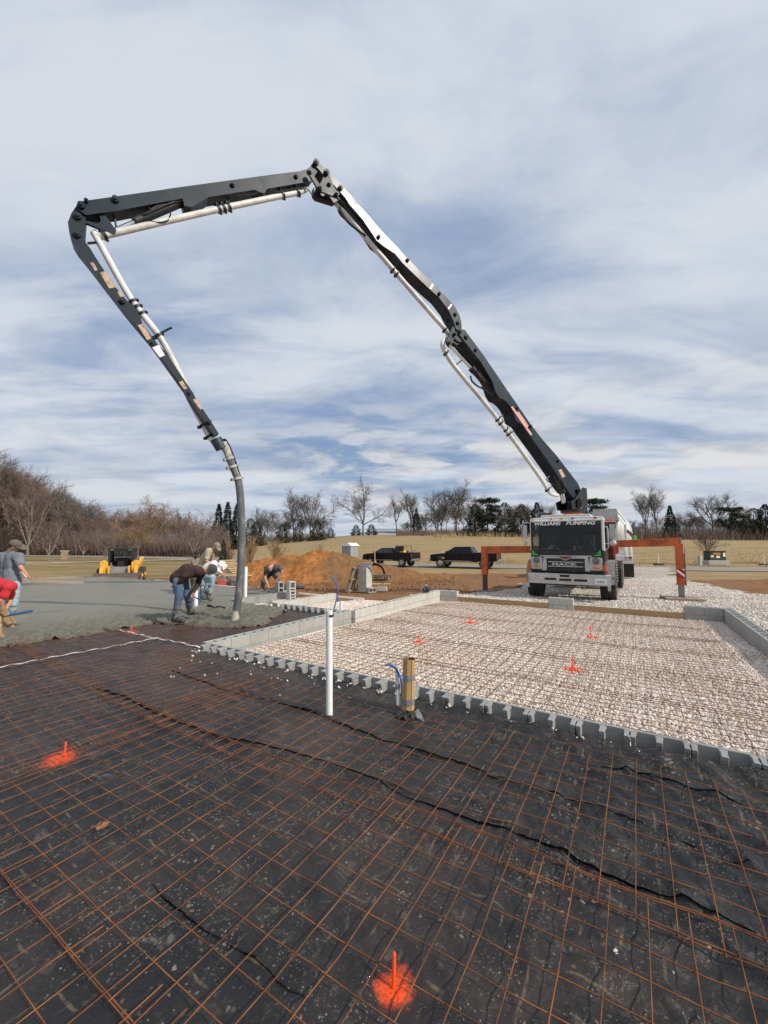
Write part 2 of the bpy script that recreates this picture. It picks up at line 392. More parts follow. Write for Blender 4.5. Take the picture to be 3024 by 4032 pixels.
ICF = np.array([(0, 11, 5), (0, 5, 1), (0, 1, 7), (0, 7, 10), (0, 10, 11), (1, 5, 9), (5, 11, 4), (11, 10, 2), (10, 7, 6), (7, 1, 8), (3, 9, 4), (3, 4, 2), (3, 2, 6), (3, 6, 8), (3, 8, 9), (4, 9, 5), (2, 4, 11), (6, 2, 10), (8, 6, 7), (9, 8, 1)])
def stones(P, size, seed=1):
    rs = np.random.RandomState(seed); n = len(P)
    B = ICO[None] * (1 + (rs.rand(n, 12, 1) - .5) * .55) * (.75 + .5 * rs.rand(n, 1, 3)) * size[:, None, None]
    B[:, :, 2] *= .8
    q = rs.randn(n, 4); q /= np.linalg.norm(q, axis=1)[:, None]; w, x, y, z = q.T
    Rm = np.stack([1 - 2 * (y * y + z * z), 2 * (x * y - z * w), 2 * (x * z + y * w), 2 * (x * y + z * w), 1 - 2 * (x * x + z * z), 2 * (y * z - x * w), 2 * (x * z - y * w), 2 * (y * z + x * w), 1 - 2 * (x * x + y * y)], 1).reshape(n, 3, 3)
    B = np.einsum('nij,nkj->nki', Rm, B) + P[:, None, :]
    F = (ICF[None] + (np.arange(n) * 12)[:, None, None]).reshape(-1, 3)
    t = np.repeat(np.clip(rs.beta(2.2, 1.3, n), 0, 1), 12)
    return B.reshape(-1, 3), F, t
def scatter(u0, u1, v0, v1, step, seed):
    rs = np.random.RandomState(seed); u, v = np.meshgrid(np.arange(u0, u1, step), np.arange(v0, v1, step))
    u = u.ravel() + (rs.rand(u.size) - .5) * step * 1.1; v = v.ravel() + (rs.rand(v.size) - .5) * step * 1.1
    return u, v, rs
def zgar(u, v): return -.075 - .145 * np.clip(v, 0, 9) / 9 + (fbm(u, v, 1.1, 3, 31) - .5) * .05
def UV2W(u, v, z): return np.stack([HO.x + UX.x * u + VX.x * v, HO.y + UX.y * u + VX.y * v, z], 1)
GL, GW = 9.0, 7.5                                   # garage length (v) and width (u)
u, v, rs = scatter(.16, GW - .02, .16, GL - .02, .0315, 2)
sz = .011 + .013 * rs.rand(u.size); z = zgar(u, v) + (rs.rand(u.size) - .35) * .012
P1 = UV2W(u, v, z)
u2, v2, rs = scatter(.18, GW - .02, .16, GL - .02, .085, 3)
P2 = UV2W(u2, v2, zgar(u2, v2) + .008); s2 = .013 + .014 * rs.rand(u2.size) ** 2
V_, F_, t_ = stones(np.concatenate([P1, P2]), np.concatenate([sz, s2]), 5)
struct(npmesh('gravel', V_, F_, SM, None, False, {'tint': t_}), 'white crushed limestone filling the garage pad under the wire mesh', 'stuff', 'gravel')
uu, vv = np.meshgrid(np.linspace(.02, GW, 90), np.linspace(.02, GL, 110))
V_, F_ = gridmesh(uu, vv, zgar(uu, vv) - .012)
V_ = UV2W(V_[:, 0], V_[:, 1], V_[:, 2])
struct(npmesh('gravel_bed', V_, F_[:, ::-1], pm('gravel_dust', (.60, .53, .46), .95, 0, .25, 30, .6, 70), None, True))
# porch gravel between the block walls and the driveway, one scattered mass each
def ring(x, y): return ground_z(x, y)
DRIVE = [(.2, 14.9), (3.0, 15.3), (5.6, 17.6), (8.2, 21.4), (17.8, 40.2), (27.0, 38.3), (18.6, 26), (14.9, 19), (13.8, 15.2), (15.8, 11), (12.5, 4.5), (8.3, 4.3), (10.2, 8.7)]
def drivez(x, y): return ground_z(x, y) + .065 + (fbm(x, y, .5, 3, 41) - .5) * .07
X, Y = np.meshgrid(np.arange(-1, 28, .2), np.arange(4, 41, .2))
jx = X + (fbm(X, Y, .7, 3, 6) - .5) * 1.6; jy = Y + (fbm(X, Y, .7, 3, 8) - .5) * 1.6
keep = inpoly(jx, jy, DRIVE); UD = (X - HO.x) * UX.x + (Y - HO.y) * UX.y; VD = (X - HO.x) * VX.x + (Y - HO.y) * VX.y
keep &= ~((UD < GW + .25) & (VD < GL + .25))
V_, F_ = gridmesh(X, Y, drivez(X, Y)); F_ = F_[keep[:-1, :-1].ravel()]
dm = bpy.data.materials.new('driveway_gravel'); dm.use_nodes = True; nt = dm.node_tree; b = nt.nodes['Principled BSDF']
g = N(nt, 'ShaderNodeNewGeometry').outputs['Position']
vo = N(nt, 'ShaderNodeTexVoronoi'); vo.inputs['Scale'].default_value = 17; nt.links.new(g, vo.inputs['Vector'])
sepc = N(nt, 'ShaderNodeSeparateColor'); nt.links.new(vo.outputs['Color'], sepc.inputs[0])
c = MIX(nt, sepc.outputs[0], (.40, .355, .30), (.72, .66, .58))
c = MIX(nt, M(nt, 'MULTIPLY', MR(nt, vo.outputs['Distance'], .35, .7), .7), c, (.14, .12, .10))
c = MIX(nt, M(nt, 'MULTIPLY', MR(nt, NOISE(nt, MAP(nt, g, (1, 1, 1), (0, 0, R(-32))), .5, 7, .65), .5, .68), .6), c, (.33, .19, .10))
nt.links.new(c, b.inputs['Base Color']); b.inputs['Roughness'].default_value = .92; b.inputs['Specular IOR Level'].default_value = .2
bp = N(nt, 'ShaderNodeBump'); bp.inputs['Strength'].default_value = .8; bp.inputs['Distance'].default_value = .03
nt.links.new(M(nt, 'SUBTRACT', 1.0, vo.outputs['Distance']), bp.inputs['Height']); nt.links.new(bp.outputs[0], b.inputs['Normal'])
struct(npmesh('driveway', V_, F_[:, ::-1], dm, None, True))
rs = np.random.RandomState(11)
def fillpoly(poly, n, seed):
    rs = np.random.RandomState(seed); xs_ = [p[0] for p in poly]; ys_ = [p[1] for p in poly]
    x = rs.uniform(min(xs_), max(xs_), n * 3); y = rs.uniform(min(ys_), max(ys_), n * 3)
    k = inpoly(x + (fbm(x, y, .7, 3, 6) - .5) * 1.6, y + (fbm(x, y, .7, 3, 8) - .5) * 1.6, poly); x, y = x[k][:n], y[k][:n]; return x, y, rs
NEARD = [(.2, 14.9), (3.0, 15.3), (5.6, 17.6), (8.2, 21.4), (10.5, 25), (17.8, 25), (14.9, 19), (13.8, 15.2), (15.8, 11), (12.5, 4.5), (8.3, 4.3), (10.2, 8.7)]
x, y, rs = fillpoly(NEARD, 42000, 12)
ud = (x - HO.x) * UX.x + (y - HO.y) * UX.y; vd = (x - HO.x) * VX.x + (y - HO.y) * VX.y; k = ~((ud < GW + .25) & (vd < GL + .3)); x, y = x[k], y[k]
PD = np.stack([x, y, drivez(x, y) + .008], 1); SD = .016 + .020 * rs.rand(len(x))
# gravel inside the porch walls and behind it
def porchz(u, v): return np.interp(v, [3.8, 6, 9], [-.10, -.13, -.24]) + (fbm(u, v, 1.3, 3, 51) - .5) * .06
u, v, rs = scatter(-4.0, -.12, 3.85, 8.9, .042, 14)
k = (v < 8.2 + u * .35 + (fbm(u, v, 1.0, 3, 52) - .5) * 1.2) & ~((u < -2.35) & (u > -2.62)) & ((u > -2.5) | (v < 6.4)); u, v = u[k], v[k]
PP = UV2W(u, v, porchz(u, v)); SP = .017 + .014 * rs.rand(len(u))
V_, F_, t_ = stones(PD, SD, 15)
struct(npmesh('driveway_stones', V_, F_, SM2, None, False, {'tint': t_}), 'loose pale stones lying over the driveway around the pump truck', 'stuff', 'gravel')
V_, F_, t_ = stones(PP, SP, 16)
struct(npmesh('porch_gravel', V_, F_, SM, None, False, {'tint': t_}), 'white gravel between the low block walls left of the garage pad', 'stuff', 'gravel')
uu, vv = np.meshgrid(np.linspace(-4.0, -.05, 50), np.linspace(3.8, 8.6, 60))
V_, F_ = gridmesh(uu, vv, porchz(uu, vv) - .012); V_ = UV2W(V_[:, 0], V_[:, 1], V_[:, 2])
kk = (V_[F_].mean(1)); uq = uu[:-1, :-1].ravel(); vq = vv[:-1, :-1].ravel()
F_ = F_[((vq < 7.9 + uq * .35)) & ((uq > -2.5) | (vq < 6.3))]
struct(npmesh('porch_bed', V_, F_[:, ::-1], MATS['gravel_dust'], None, True))

# black plastic --------------------------------------------------------
def seam(pts):
    q = sorted(toH(at(x, y, 0)) for x, y in pts); return np.array([a for a, b in q]), np.array([b for a, b in q])
SEAMS = [seam([(365, 2705), (560, 2780), (815, 2894), (1060, 2960), (1300, 3030), (1512, 3109), (1880, 3230), (2300, 3415), (2660, 3560), (3024, 3735)]),
         seam([(660, 2635), (900, 2720), (1060, 2770), (1240, 2810), (1500, 2930), (1780, 3010), (1980, 3090), (2300, 3195), (2500, 3270), (2660, 3325), (2780, 3370), (2900, 3400), (3024, 3440)]),
         seam([(2300, 3022), (2620, 3100), (2780, 3150), (2960, 3205), (3024, 3213)]),
         seam([(620, 3470), (720, 3560), (900, 3720), (1080, 3900), (1200, 4000)])]
SAMP = [.026, .020, .022, .016]
def plz(u, v):
    z = (fbm(u, v, .9, 3, 61) - .5) * .028
    n = fbm(u + .35 * v, v * 1.0, 3.2, 4, 62); rdg = 1 - np.abs(2 * n - 1); z = z + (rdg ** 2.5) * .026 * (0.45 + sstep(u, 3.3, 6.0))
    n = fbm((u * .8 + v * .6) * 1.0, (v * .8 - u * .6) * .28, 6.5, 3, 63); rdg = 1 - np.abs(2 * n - 1)
    z = z + (rdg ** 5) * .026 * (.25 + sstep(u + v * .6, 3.4, 5.4))
    n = fbm((u * .6 - v * .8), (v * .6 + u * .8) * .35, 9.0, 3, 68); rdg = 1 - np.abs(2 * n - 1); z = z + (rdg ** 6) * .013 * fbm(u, v, .7, 2, 69) * 1.6
    z = z + (fbm(u, v, 20, 2, 64) - .5) * .009
    for (su, sv), am in zip(SEAMS, SAMP):
        d = v - np.interp(u, su, sv) + (vnoise(u * 9, u * 0 + 3.3, 5) - .5) * .03
        on = sstep(u, su[0] - .05, su[0] + .25) * (1 - sstep(u, su[-1] - .25, su[-1] + .05)) if su[-1] < 7 else sstep(u, su[0] - .05, su[0] + .25)
        z = z + on * am * (np.exp(-np.clip(d, 0, 9) / .07) * sstep(d, -.012, .004) - .55 * np.exp(-(d / .012) ** 2)) * (.5 + vnoise(u * 3.1, u * 0 + 1.7, 66))
    z = z + .05 * np.exp(-np.abs(v) / .10) * (.35 + .9 * vnoise(u * 2.3, v * 0 + .5, 67)) * (v < .3)
    return z
def plasticmat():
    m = bpy.data.materials.new('black_plastic_film'); m.use_nodes = True; nt = m.node_tree; b = nt.nodes['Principled BSDF']
    g = N(nt, 'ShaderNodeNewGeometry').outputs['Position']
    n0 = NOISE(nt, g, .55, 5, .6, .6); n1 = NOISE(nt, g, 2.6, 8, .7, 1.2); n2 = NOISE(nt, g, 38, 6, .65); n3 = NOISE(nt, g, 11, 7, .66, .9)
    c = MIX(nt, MR(nt, n1, .3, .75), (.0060, .0062, .0072), (.024, .022, .022))
    c = MIX(nt, M(nt, 'MULTIPLY', MR(nt, n0, .42, .66, 0, 1, True), .8), c, (.062, .044, .035))
    film = M(nt, 'MULTIPLY', MR(nt, n3, .54, .70, 0, 1, True), MR(nt, n0, .35, .6, .35, 1))
    c = MIX(nt, M(nt, 'MULTIPLY', film, .5), c, (.135, .112, .088))
    def dots(scale, thr, rmax, clus, amt, col, c):
        vo = N(nt, 'ShaderNodeTexVoronoi'); vo.inputs['Scale'].default_value = scale
        wq = N(nt, 'ShaderNodeVectorMath', operation='MULTIPLY_ADD'); nt.links.new(NOISE(nt, g, scale * .8, 4, .65, 0, 1), wq.inputs[0]); wq.inputs[1].default_value = (1.1 / scale,) * 3; nt.links.new(g, wq.inputs[2]); nt.links.new(wq.outputs[0], vo.inputs['Vector'])
        sc = N(nt, 'ShaderNodeSeparateColor'); nt.links.new(vo.outputs['Color'], sc.inputs[0])
        rad = MR(nt, sc.outputs[0], thr, 1.0, .0, rmax); sp = M(nt, 'MULTIPLY', MR(nt, M(nt, 'SUBTRACT', rad, vo.outputs['Distance']), 0, .12), M(nt, 'GREATER_THAN', sc.outputs[0], thr))
        sp = M(nt, 'MULTIPLY', sp, M(nt, 'MULTIPLY', clus, M(nt, 'MULTIPLY', sc.outputs[1], amt))); return sp, MIX(nt, sp, c, col)
    clus = MR(nt, NOISE(nt, g, 1.5, 5, .65), .44, .62, .0, 1, True); clus2 = MR(nt, NOISE(nt, MAP(nt, g, (1, 1, 1), (0, 0, 0), (4, 2, 0)), 2.4, 5, .65), .45, .6, .04, 1, True)
    sp1, c = dots(38, .42, .44, clus, 1.2, (.235, .195, .135), c); sp2, c = dots(90, .30, .5, clus2, 1.3, (.22, .19, .145), c); sp3, c = dots(15, .66, .40, clus, .9, (.22, .17, .115), c)
    # chalky smears and the rusty ghost lines left where wires lay before
    hv = MAP(nt, g, (1, 1, 1), (0, 0, -YAW)); hx = N(nt, 'ShaderNodeSeparateXYZ'); nt.links.new(hv, hx.inputs[0])
    wob = M(nt, 'MULTIPLY', M(nt, 'SUBTRACT', NOISE(nt, g, 3.5, 4, .6), .5), .35); ghost = None
    for k, off, sd in ((0, .28, 1.3), (1, .41, 7.7)):
        q = M(nt, 'ABSOLUTE', M(nt, 'SUBTRACT', M(nt, 'FRACT', M(nt, 'ADD', M(nt, 'ADD', M(nt, 'DIVIDE', hx.outputs[k], .1524), off + 50), wob)), .5))
        q = M(nt, 'MULTIPLY', MR(nt, q, .018, .050, 1, 0, True), MR(nt, NOISE(nt, MAP(nt, g, (1, 1, 1), (0, 0, 0), (sd, 0, 0)), 4.0, 5, .7), .52, .62, 0, 1, True)); ghost = q if ghost is None else M(nt, 'MAXIMUM', ghost, q)
    c = MIX(nt, M(nt, 'MULTIPLY', ghost, .62), c, (.185, .125, .07))
    smear = M(nt, 'MULTIPLY', MR(nt, NOISE(nt, MAP(nt, g, (1, 2.2, 1), (0, 0, R(50))), 2.3, 8, .72, 1.4), .60, .72, 0, 1, True), .55)
    c = MIX(nt, smear, c, (.17, .15, .125))
    c = MIX(nt, paintnodes(nt, PAINTP, g), c, ORANGE)
    nt.links.new(c, b.inputs['Base Color'])
    nt.links.new(MR(nt, M(nt, 'ADD', n1, M(nt, 'MULTIPLY', film, .4)), .3, .9, .30, .68), b.inputs['Roughness']); b.inputs['Specular IOR Level'].default_value = .42
    cr = NOISE(nt, MAP(nt, g, (1, 1.6, 1), (0, 0, R(-20))), 13, 4, .55, .8); cr = M(nt, 'POWER', M(nt, 'SUBTRACT', 1.0, M(nt, 'ABSOLUTE', M(nt, 'MULTIPLY', M(nt, 'SUBTRACT', cr, .5), 3.0))), 3.0)
    bp = N(nt, 'ShaderNodeBump'); bp.inputs['Strength'].default_value = .62; bp.inputs['Distance'].default_value = .012
    h = M(nt, 'ADD', M(nt, 'MULTIPLY', n2, .45), M(nt, 'ADD', M(nt, 'MULTIPLY', n3, .5), M(nt, 'ADD', M(nt, 'MULTIPLY', sp1, .3), M(nt, 'MULTIPLY', cr, .28))))
    nt.links.new(h, bp.inputs['Height']); nt.links.new(bp.outputs[0], b.inputs['Normal'])
    return m
PLM = plasticmat()
uu, vv = np.meshgrid(np.arange(-9, 9.6, .026), np.arange(-5.2, .02, .02))
V_, F_ = gridmesh(uu, vv, plz(uu, vv)); V_ = UV2W(V_[:, 0], V_[:, 1], V_[:, 2])
uu2, vv2 = np.meshgrid(np.arange(-9, -.17, .045), np.arange(.02, 3.72, .045))
V2, F2 = gridmesh(uu2, vv2, plz(uu2, vv2)); V2 = UV2W(V2[:, 0], V2[:, 1], V2[:, 2])
# lapped edges of the film: a raised lip, its front coloured near-black as the seam's shadow gap
SEAM_SHADE = pm('seam_shadow', (.0035, .0035, .004), .8, 0, .1, 5, spec=.15); LV, LF, lb = [], [], len(V_) + len(V2)
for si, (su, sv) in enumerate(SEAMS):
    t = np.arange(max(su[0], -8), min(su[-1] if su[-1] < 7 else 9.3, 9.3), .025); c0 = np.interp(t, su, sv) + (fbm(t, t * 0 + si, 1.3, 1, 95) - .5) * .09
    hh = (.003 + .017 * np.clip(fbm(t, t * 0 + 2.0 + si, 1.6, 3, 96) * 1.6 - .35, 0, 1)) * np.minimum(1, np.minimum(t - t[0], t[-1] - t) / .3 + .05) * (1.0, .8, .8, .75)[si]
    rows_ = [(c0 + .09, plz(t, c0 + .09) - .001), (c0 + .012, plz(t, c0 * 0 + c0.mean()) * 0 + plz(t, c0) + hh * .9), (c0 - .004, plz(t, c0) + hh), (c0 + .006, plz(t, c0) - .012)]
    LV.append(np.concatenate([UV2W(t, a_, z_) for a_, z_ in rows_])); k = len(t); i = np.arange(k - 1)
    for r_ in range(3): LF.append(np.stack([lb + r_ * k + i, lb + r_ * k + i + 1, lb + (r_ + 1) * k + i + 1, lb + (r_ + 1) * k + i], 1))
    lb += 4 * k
nf0 = len(F_) + len(F2)
o = npmesh('plastic_sheet', np.concatenate([V_, V2] + LV), np.concatenate([F_[:, ::-1], (F2 + len(V_))[:, ::-1]] + LF), [PLM, SEAM_SHADE], None, True)
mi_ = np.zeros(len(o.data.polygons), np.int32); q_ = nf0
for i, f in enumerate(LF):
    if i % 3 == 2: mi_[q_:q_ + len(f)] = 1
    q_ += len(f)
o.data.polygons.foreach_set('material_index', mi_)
tag(o, 'wrinkled black plastic vapour barrier spread under the rusty wire mesh', 'plastic sheet')

# fresh concrete -------------------------------------------------------
CEDGE = [(-1.62, 3.58), (-1.30, 2.85), (-.85, 2.1), (-.95, 1.55), (-1.6, 1.18), (-2.4, 1.12), (-2.95, .95), (-2.85, .2), (-2.9, -.55), (-3.02, -1.5), (-3.2, -4), (-3.6, -9)]
CPOLY = CEDGE + [(-16.5, -9), (-16.5, 6.0), (-4.05, 6.0), (-4.05, 3.60)]
uu, vv = np.meshgrid(np.concatenate([np.arange(-16.5, -5.5, .16), np.arange(-5.5, -.6, .035)]), np.concatenate([np.arange(-9, -2.2, .15), np.arange(-2.2, 6.02, .04)]))
wob = (fbm(uu, vv, 3.0, 4, 71) - .5) * .35
ins = inpoly(uu + wob, vv + wob * .7, CPOLY)
dd = np.full(uu.shape, 9.0)
for a, b_ in zip(CEDGE[:-1], CEDGE[1:]):
    ax, ay = a; bx, by = b_; t = np.clip(((uu - ax) * (bx - ax) + (vv - ay) * (by - ay)) / ((bx - ax) ** 2 + (by - ay) ** 2), 0, 1)
    dd = np.minimum(dd, np.hypot(uu - ax - t * (bx - ax), vv - ay - t * (by - ay)))
hq = toH(at(925, 2443, .05)); hd = np.hypot(uu - hq[0], vv - hq[1])
rough = np.exp(-(dd / 1.5) ** 1.5) + .9 * np.exp(-hd / 1.3)
lump = (fbm(uu, vv, 10, 3, 72) - .5) * .13 + (fbm(uu, vv, 3, 3, 73) - .5) * .08
zc = -.02 + .115 * (1 - np.exp(-dd / .16)) + lump * np.clip(rough, .05, 1) + (fbm(uu, vv, .8, 3, 74) - .5) * .012 + .03 * np.exp(-hd / .8)
V_, F_ = gridmesh(uu, vv, zc); V_ = UV2W(V_[:, 0], V_[:, 1], V_[:, 2]); F_ = F_[(ins[:-1, :-1] & ins[1:, 1:]).ravel()]
cm = bpy.data.materials.new('wet_concrete'); cm.use_nodes = True; nt = cm.node_tree; b = nt.nodes['Principled BSDF']
g = N(nt, 'ShaderNodeNewGeometry').outputs['Position']
n1 = NOISE(nt, g, 1.1, 6, .6, .5); n2 = NOISE(nt, g, 24, 6, .68); rr = N(nt, 'ShaderNodeAttribute', attribute_name='rough').outputs['Fac']
c = MIX(nt, MR(nt, n1, .3, .7), (.155, .142, .103), (.225, .208, .158))
c = MIX(nt, M(nt, 'MULTIPLY', MR(nt, n2, .48, .66), M(nt, 'MULTIPLY', rr, .9)), c, (.075, .070, .052)); c = MIX(nt, M(nt, 'MULTIPLY', MR(nt, NOISE(nt, MAP(nt, g, (.35, 1.6, 1), (0, 0, R(20))), 1.3, 7, .65, .6), .5, .68), .35), c, (.15, .140, .108))
nt.links.new(c, b.inputs['Base Color']); nt.links.new(MR(nt, n1, .3, .7, .30, .62), b.inputs['Roughness']); b.inputs['Specular IOR Level'].default_value = .35
bp = N(nt, 'ShaderNodeBump'); nt.links.new(MR(nt, rr, 0, 1, .15, 1.0), bp.inputs['Strength']); bp.inputs['Distance'].default_value = .05
nt.links.new(n2, bp.inputs['Height']); nt.links.new(bp.outputs[0], b.inputs['Normal'])
o = npmesh('fresh_concrete', V_, F_[:, ::-1], cm, None, True, {'rough': np.clip(rough, 0, 1).ravel()})
tag(o, 'wet grey-green concrete spread out from the hose with a ragged lumpy edge', 'concrete')
# ---------------------------------------------------------------- block walls, boards, wire mesh, pipes, stakes
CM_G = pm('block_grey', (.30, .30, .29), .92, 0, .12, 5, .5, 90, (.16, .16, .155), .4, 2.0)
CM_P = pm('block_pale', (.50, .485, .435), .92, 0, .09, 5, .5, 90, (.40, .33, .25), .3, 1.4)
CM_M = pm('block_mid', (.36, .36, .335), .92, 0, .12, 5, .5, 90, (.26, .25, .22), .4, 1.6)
MORT = pm('mortar', (.27, .265, .25), .95, 0, .12, 9, .4, 80)
CHALK = pm('chalk_orange', (.62, .33, .22), .9, 0, .2, 6)
def hollow(mb, x0, L, z0, h, t=.194, sh=.034, mi=0, rs=None):
    mb.box((x0 + L / 2, sh / 2, z0 + h / 2), (L, sh, h), None, mi); mb.box((x0 + L / 2, t - sh / 2, z0 + h / 2), (L, sh, h), None, mi)
    for xx in ([x0 + sh / 2, x0 + L / 2, x0 + L - sh / 2] if L > .25 else [x0 + sh / 2, x0 + L - sh / 2]):
        mb.box((xx, t / 2, z0 + h / 2 - .001), (sh, t - 2 * sh, h - .004), None, mi)
def cmu_wall(label, u, v, L, along='v', top=.123, courses=2, mat=CM_M, mats=None, off=0.0, chalk=None, group=None, tags='block wall', seed=1):
    """block wall; local x runs along the wall, local y is its thickness away from the garage"""
    rs = np.random.RandomState(seed); mb = MB(); bl, g, h, t = .397, .010, .190, .194
    for c in range(courses):
        z0 = top - h - c * (h + g); x = -((off + (c % 2) * .2035) % .407)
        while x < L - .02:
            a, b_ = max(x, 0), min(x + bl, L)
            if b_ - a > .03:
                dy = (rs.rand() - .5) * .003
                if c == 0: hollow(mb, a, b_ - a, z0, h, t, .034)
                else: mb.box(((a + b_) / 2, t / 2 + dy, z0 + h / 2), (b_ - a, t, h))
            x += bl + g
    z1 = top - .012; z2 = top - courses * (h + g)
    mb.box((L / 2, .015, (z1 + z2) / 2), (L - .012, .018, z1 - z2), None, 1); mb.box((L / 2, t - .015, (z1 + z2) / 2), (L - .012, .018, z1 - z2), None, 1)
    o = mb.build('block_wall', [mat, MORT], None, .004, seg=1)
    o.location = H(u, v); o.rotation_euler = (0, 0, YAW + (PI / 2 if along == 'v' else 0))
    tag(o, label, tags, group)
    if chalk is not None: MB().box((L / 2, -.0015, chalk), (L - .02, .003, .007)).build('chalk_line', CHALK, o)
    return o
WG = 'concrete block walls of the foundation'
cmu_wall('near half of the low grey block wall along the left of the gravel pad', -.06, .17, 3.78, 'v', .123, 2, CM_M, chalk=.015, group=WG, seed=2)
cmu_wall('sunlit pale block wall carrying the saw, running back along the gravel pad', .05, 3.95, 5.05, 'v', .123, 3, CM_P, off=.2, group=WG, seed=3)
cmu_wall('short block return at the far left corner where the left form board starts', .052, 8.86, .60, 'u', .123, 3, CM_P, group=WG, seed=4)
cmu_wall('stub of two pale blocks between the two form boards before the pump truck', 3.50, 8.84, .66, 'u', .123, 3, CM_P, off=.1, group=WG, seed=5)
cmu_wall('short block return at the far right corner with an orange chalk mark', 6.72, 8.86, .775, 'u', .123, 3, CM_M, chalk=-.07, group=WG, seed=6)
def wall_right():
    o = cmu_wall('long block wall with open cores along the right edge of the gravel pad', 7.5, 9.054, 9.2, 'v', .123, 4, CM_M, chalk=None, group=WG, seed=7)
    o.rotation_euler = (0, 0, YAW - PI / 2); o.location = H(7.5, 9.054); return o
wr = wall_right()
MB().box((4.7, -.0015, -.07), (8.6, .003, .008)).build('chalk_line', CHALK, wr)
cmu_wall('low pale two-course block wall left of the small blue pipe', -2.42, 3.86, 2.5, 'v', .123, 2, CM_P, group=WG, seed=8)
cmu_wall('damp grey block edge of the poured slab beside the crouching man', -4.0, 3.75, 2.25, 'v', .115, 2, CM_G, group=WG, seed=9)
# rows laid with their front shells knocked off: webs and rear shells show
def open_row(label, u0, u1, v, top, bot, off, seed):
    mb = MB(); rs = np.random.RandomState(seed); u = u0 - off; h = top - bot
    while u < u1:
        a, b_ = max(u, u0), min(u + .397, u1)
        if b_ - a > .05:
            mb.box(((a + b_) / 2, .178, (top + bot) / 2), (b_ - a, .032, h), None, 0)
            for k, xx in enumerate((u + .018, u + .1985, u + .379)):
                if a <= xx <= b_:
                    w = .016 if k != 1 else .019; j = rs.rand() * .022; top2 = top - .006 * rs.rand()
                    pr = [(.012 + j, top2), (.03 + j, top2 - .03), (.058 + j, bot + h * .35), (.066 + j, bot), (.165, bot), (.165, top2)]
                    mb.prism([(xx - w, y, z) for y, z in pr], (2 * w, 0, 0), 0)
                    mb.prism([(xx - w - .012, .158, top2 + .0007), (xx + w + .012, .158, top2 + .0007), (xx + w, .118, top2 + .0007), (xx + w + .004, .02 + j, top2 + .0007), (xx - w - .004, .02 + j, top2 + .0007), (xx - w, .118, top2 + .0007)], (0, 0, -.03), 0)
        u += .407
    o = mb.build('block_row', [CM_G], None, .003, seg=1)
    for i in range(len(o.data.vertices)): pass
    o.location = H(0, v); o.rotation_euler = (0, 0, YAW); tag(o, label, 'block row', WG); return o
open_row('long row of broken-faced blocks between the black plastic and the white gravel', -.26, 9.2, 0.0, .123, -.09, .215, 3)
open_row('short row of broken-faced blocks in front of the porch gravel by the small white pipe', -2.25, -.30, 3.66, .123, -.06, .1, 4)

WOOD = pm('form_wood', (.42, .29, .15), .8, 0, .22, 4, .3, 60, (.24, .15, .07), .5, 2.5, stretch=(.25, 3, 3))
WOOD2 = pm('grey_wood', (.30, .25, .19), .9, 0, .25, 4, .4, 60, (.16, .12, .08), .5, 2.5, stretch=(.4, 3, 3))
YWOOD = pm('yellow_wood', (.66, .47, .21), .8, 0, .15, 4, .2, 60, stretch=(.3, 3, 3))
def plank(label, p, q, w, h, mat, group=None, name='form_board', cat='board', up=(0, 0, 1)):
    p, q = Vector(p), Vector(q); c = (p + q) / 2; d = q - p
    mb = MB(); L = d.length; n = max(2, int(L / .5))
    for i in range(n): pass
    mb.box((0, 0, 0), (L, w, h)); o = mb.build(name, mat, None, .004, seg=1)
    o.location = c; o.rotation_euler = d.to_track_quat('X', 'Z').to_euler(); return tag(o, label, cat, group)
plank('long wooden form board from the far left corner to the two-block stub', H(.66, 8.90, -.125), H(3.49, 8.90, -.125), .04, .15, WOOD, 'wooden form boards at the end of the gravel pad')
plank('long wooden form board right of the two-block stub, ending at the right corner', H(4.17, 8.90, -.125), H(6.71, 8.90, -.125), .04, .15, WOOD, 'wooden form boards at the end of the gravel pad')

# wire mesh ------------------------------------------------------------
def wirestrip(name, label, u0, u1, v0, v1, zf, rad, mat, seed, rot=0.0, piv=(0, 0), group='rusty wire mesh strips', seg=.22, cat='wire mesh'):
    rs = np.random.RandomState(seed); Vs = []; Fs = []; nb = 0
    lines = []
    for vv in np.arange(v0, v1 + .001, .1524): lines.append((np.arange(u0 - .03, u1 + .03, seg), vv, 'u'))
    for uu in np.arange(u0, u1 + .001, .1524): lines.append((np.arange(v0 - .02, v1 + .021, min(seg, .19)), uu, 'v'))
    cr, sr = math.cos(rot), math.sin(rot)
    for t, k, d in lines:
        j = .006 * (fbm(t, t * 0 + k * 3.1 + seed, .7, 2, seed) - .5) * 2
        U_, V_ = (t, k + j) if d == 'u' else (k + j, t)
        du, dv = U_ - piv[0], V_ - piv[1]; U2 = piv[0] + cr * du - sr * dv; V2 = piv[1] + sr * du + cr * dv
        zz = zf(U2, V2) + (0 if d == 'v' else -2 * rad)
        P = UV2W(U2, V2, zz); T = np.gradient(P, axis=0); T /= np.linalg.norm(T, axis=1)[:, None]
        A = np.cross(T, [0, 0, 1.]); A /= np.linalg.norm(A, axis=1)[:, None]; B = np.cross(A, T); n = len(P)
        ring_ = np.stack([P + (A * math.cos(a) + B * math.sin(a)) * rad for a in (.785, 2.356, 3.927, 5.498)], 1).reshape(-1, 3)
        i = np.arange(n - 1)[:, None] * 4; q = np.arange(4)[None]; q2 = (q + 1) % 4
        F = np.stack([i + q, i + q2, i + 4 + q2, i + 4 + q], -1).reshape(-1, 4) + nb
        Vs.append(ring_); Fs.append(F); nb += len(ring_)
    o = npmesh(name, np.concatenate(Vs), np.concatenate(Fs), mat, None, True); return tag(o, label, cat, group)
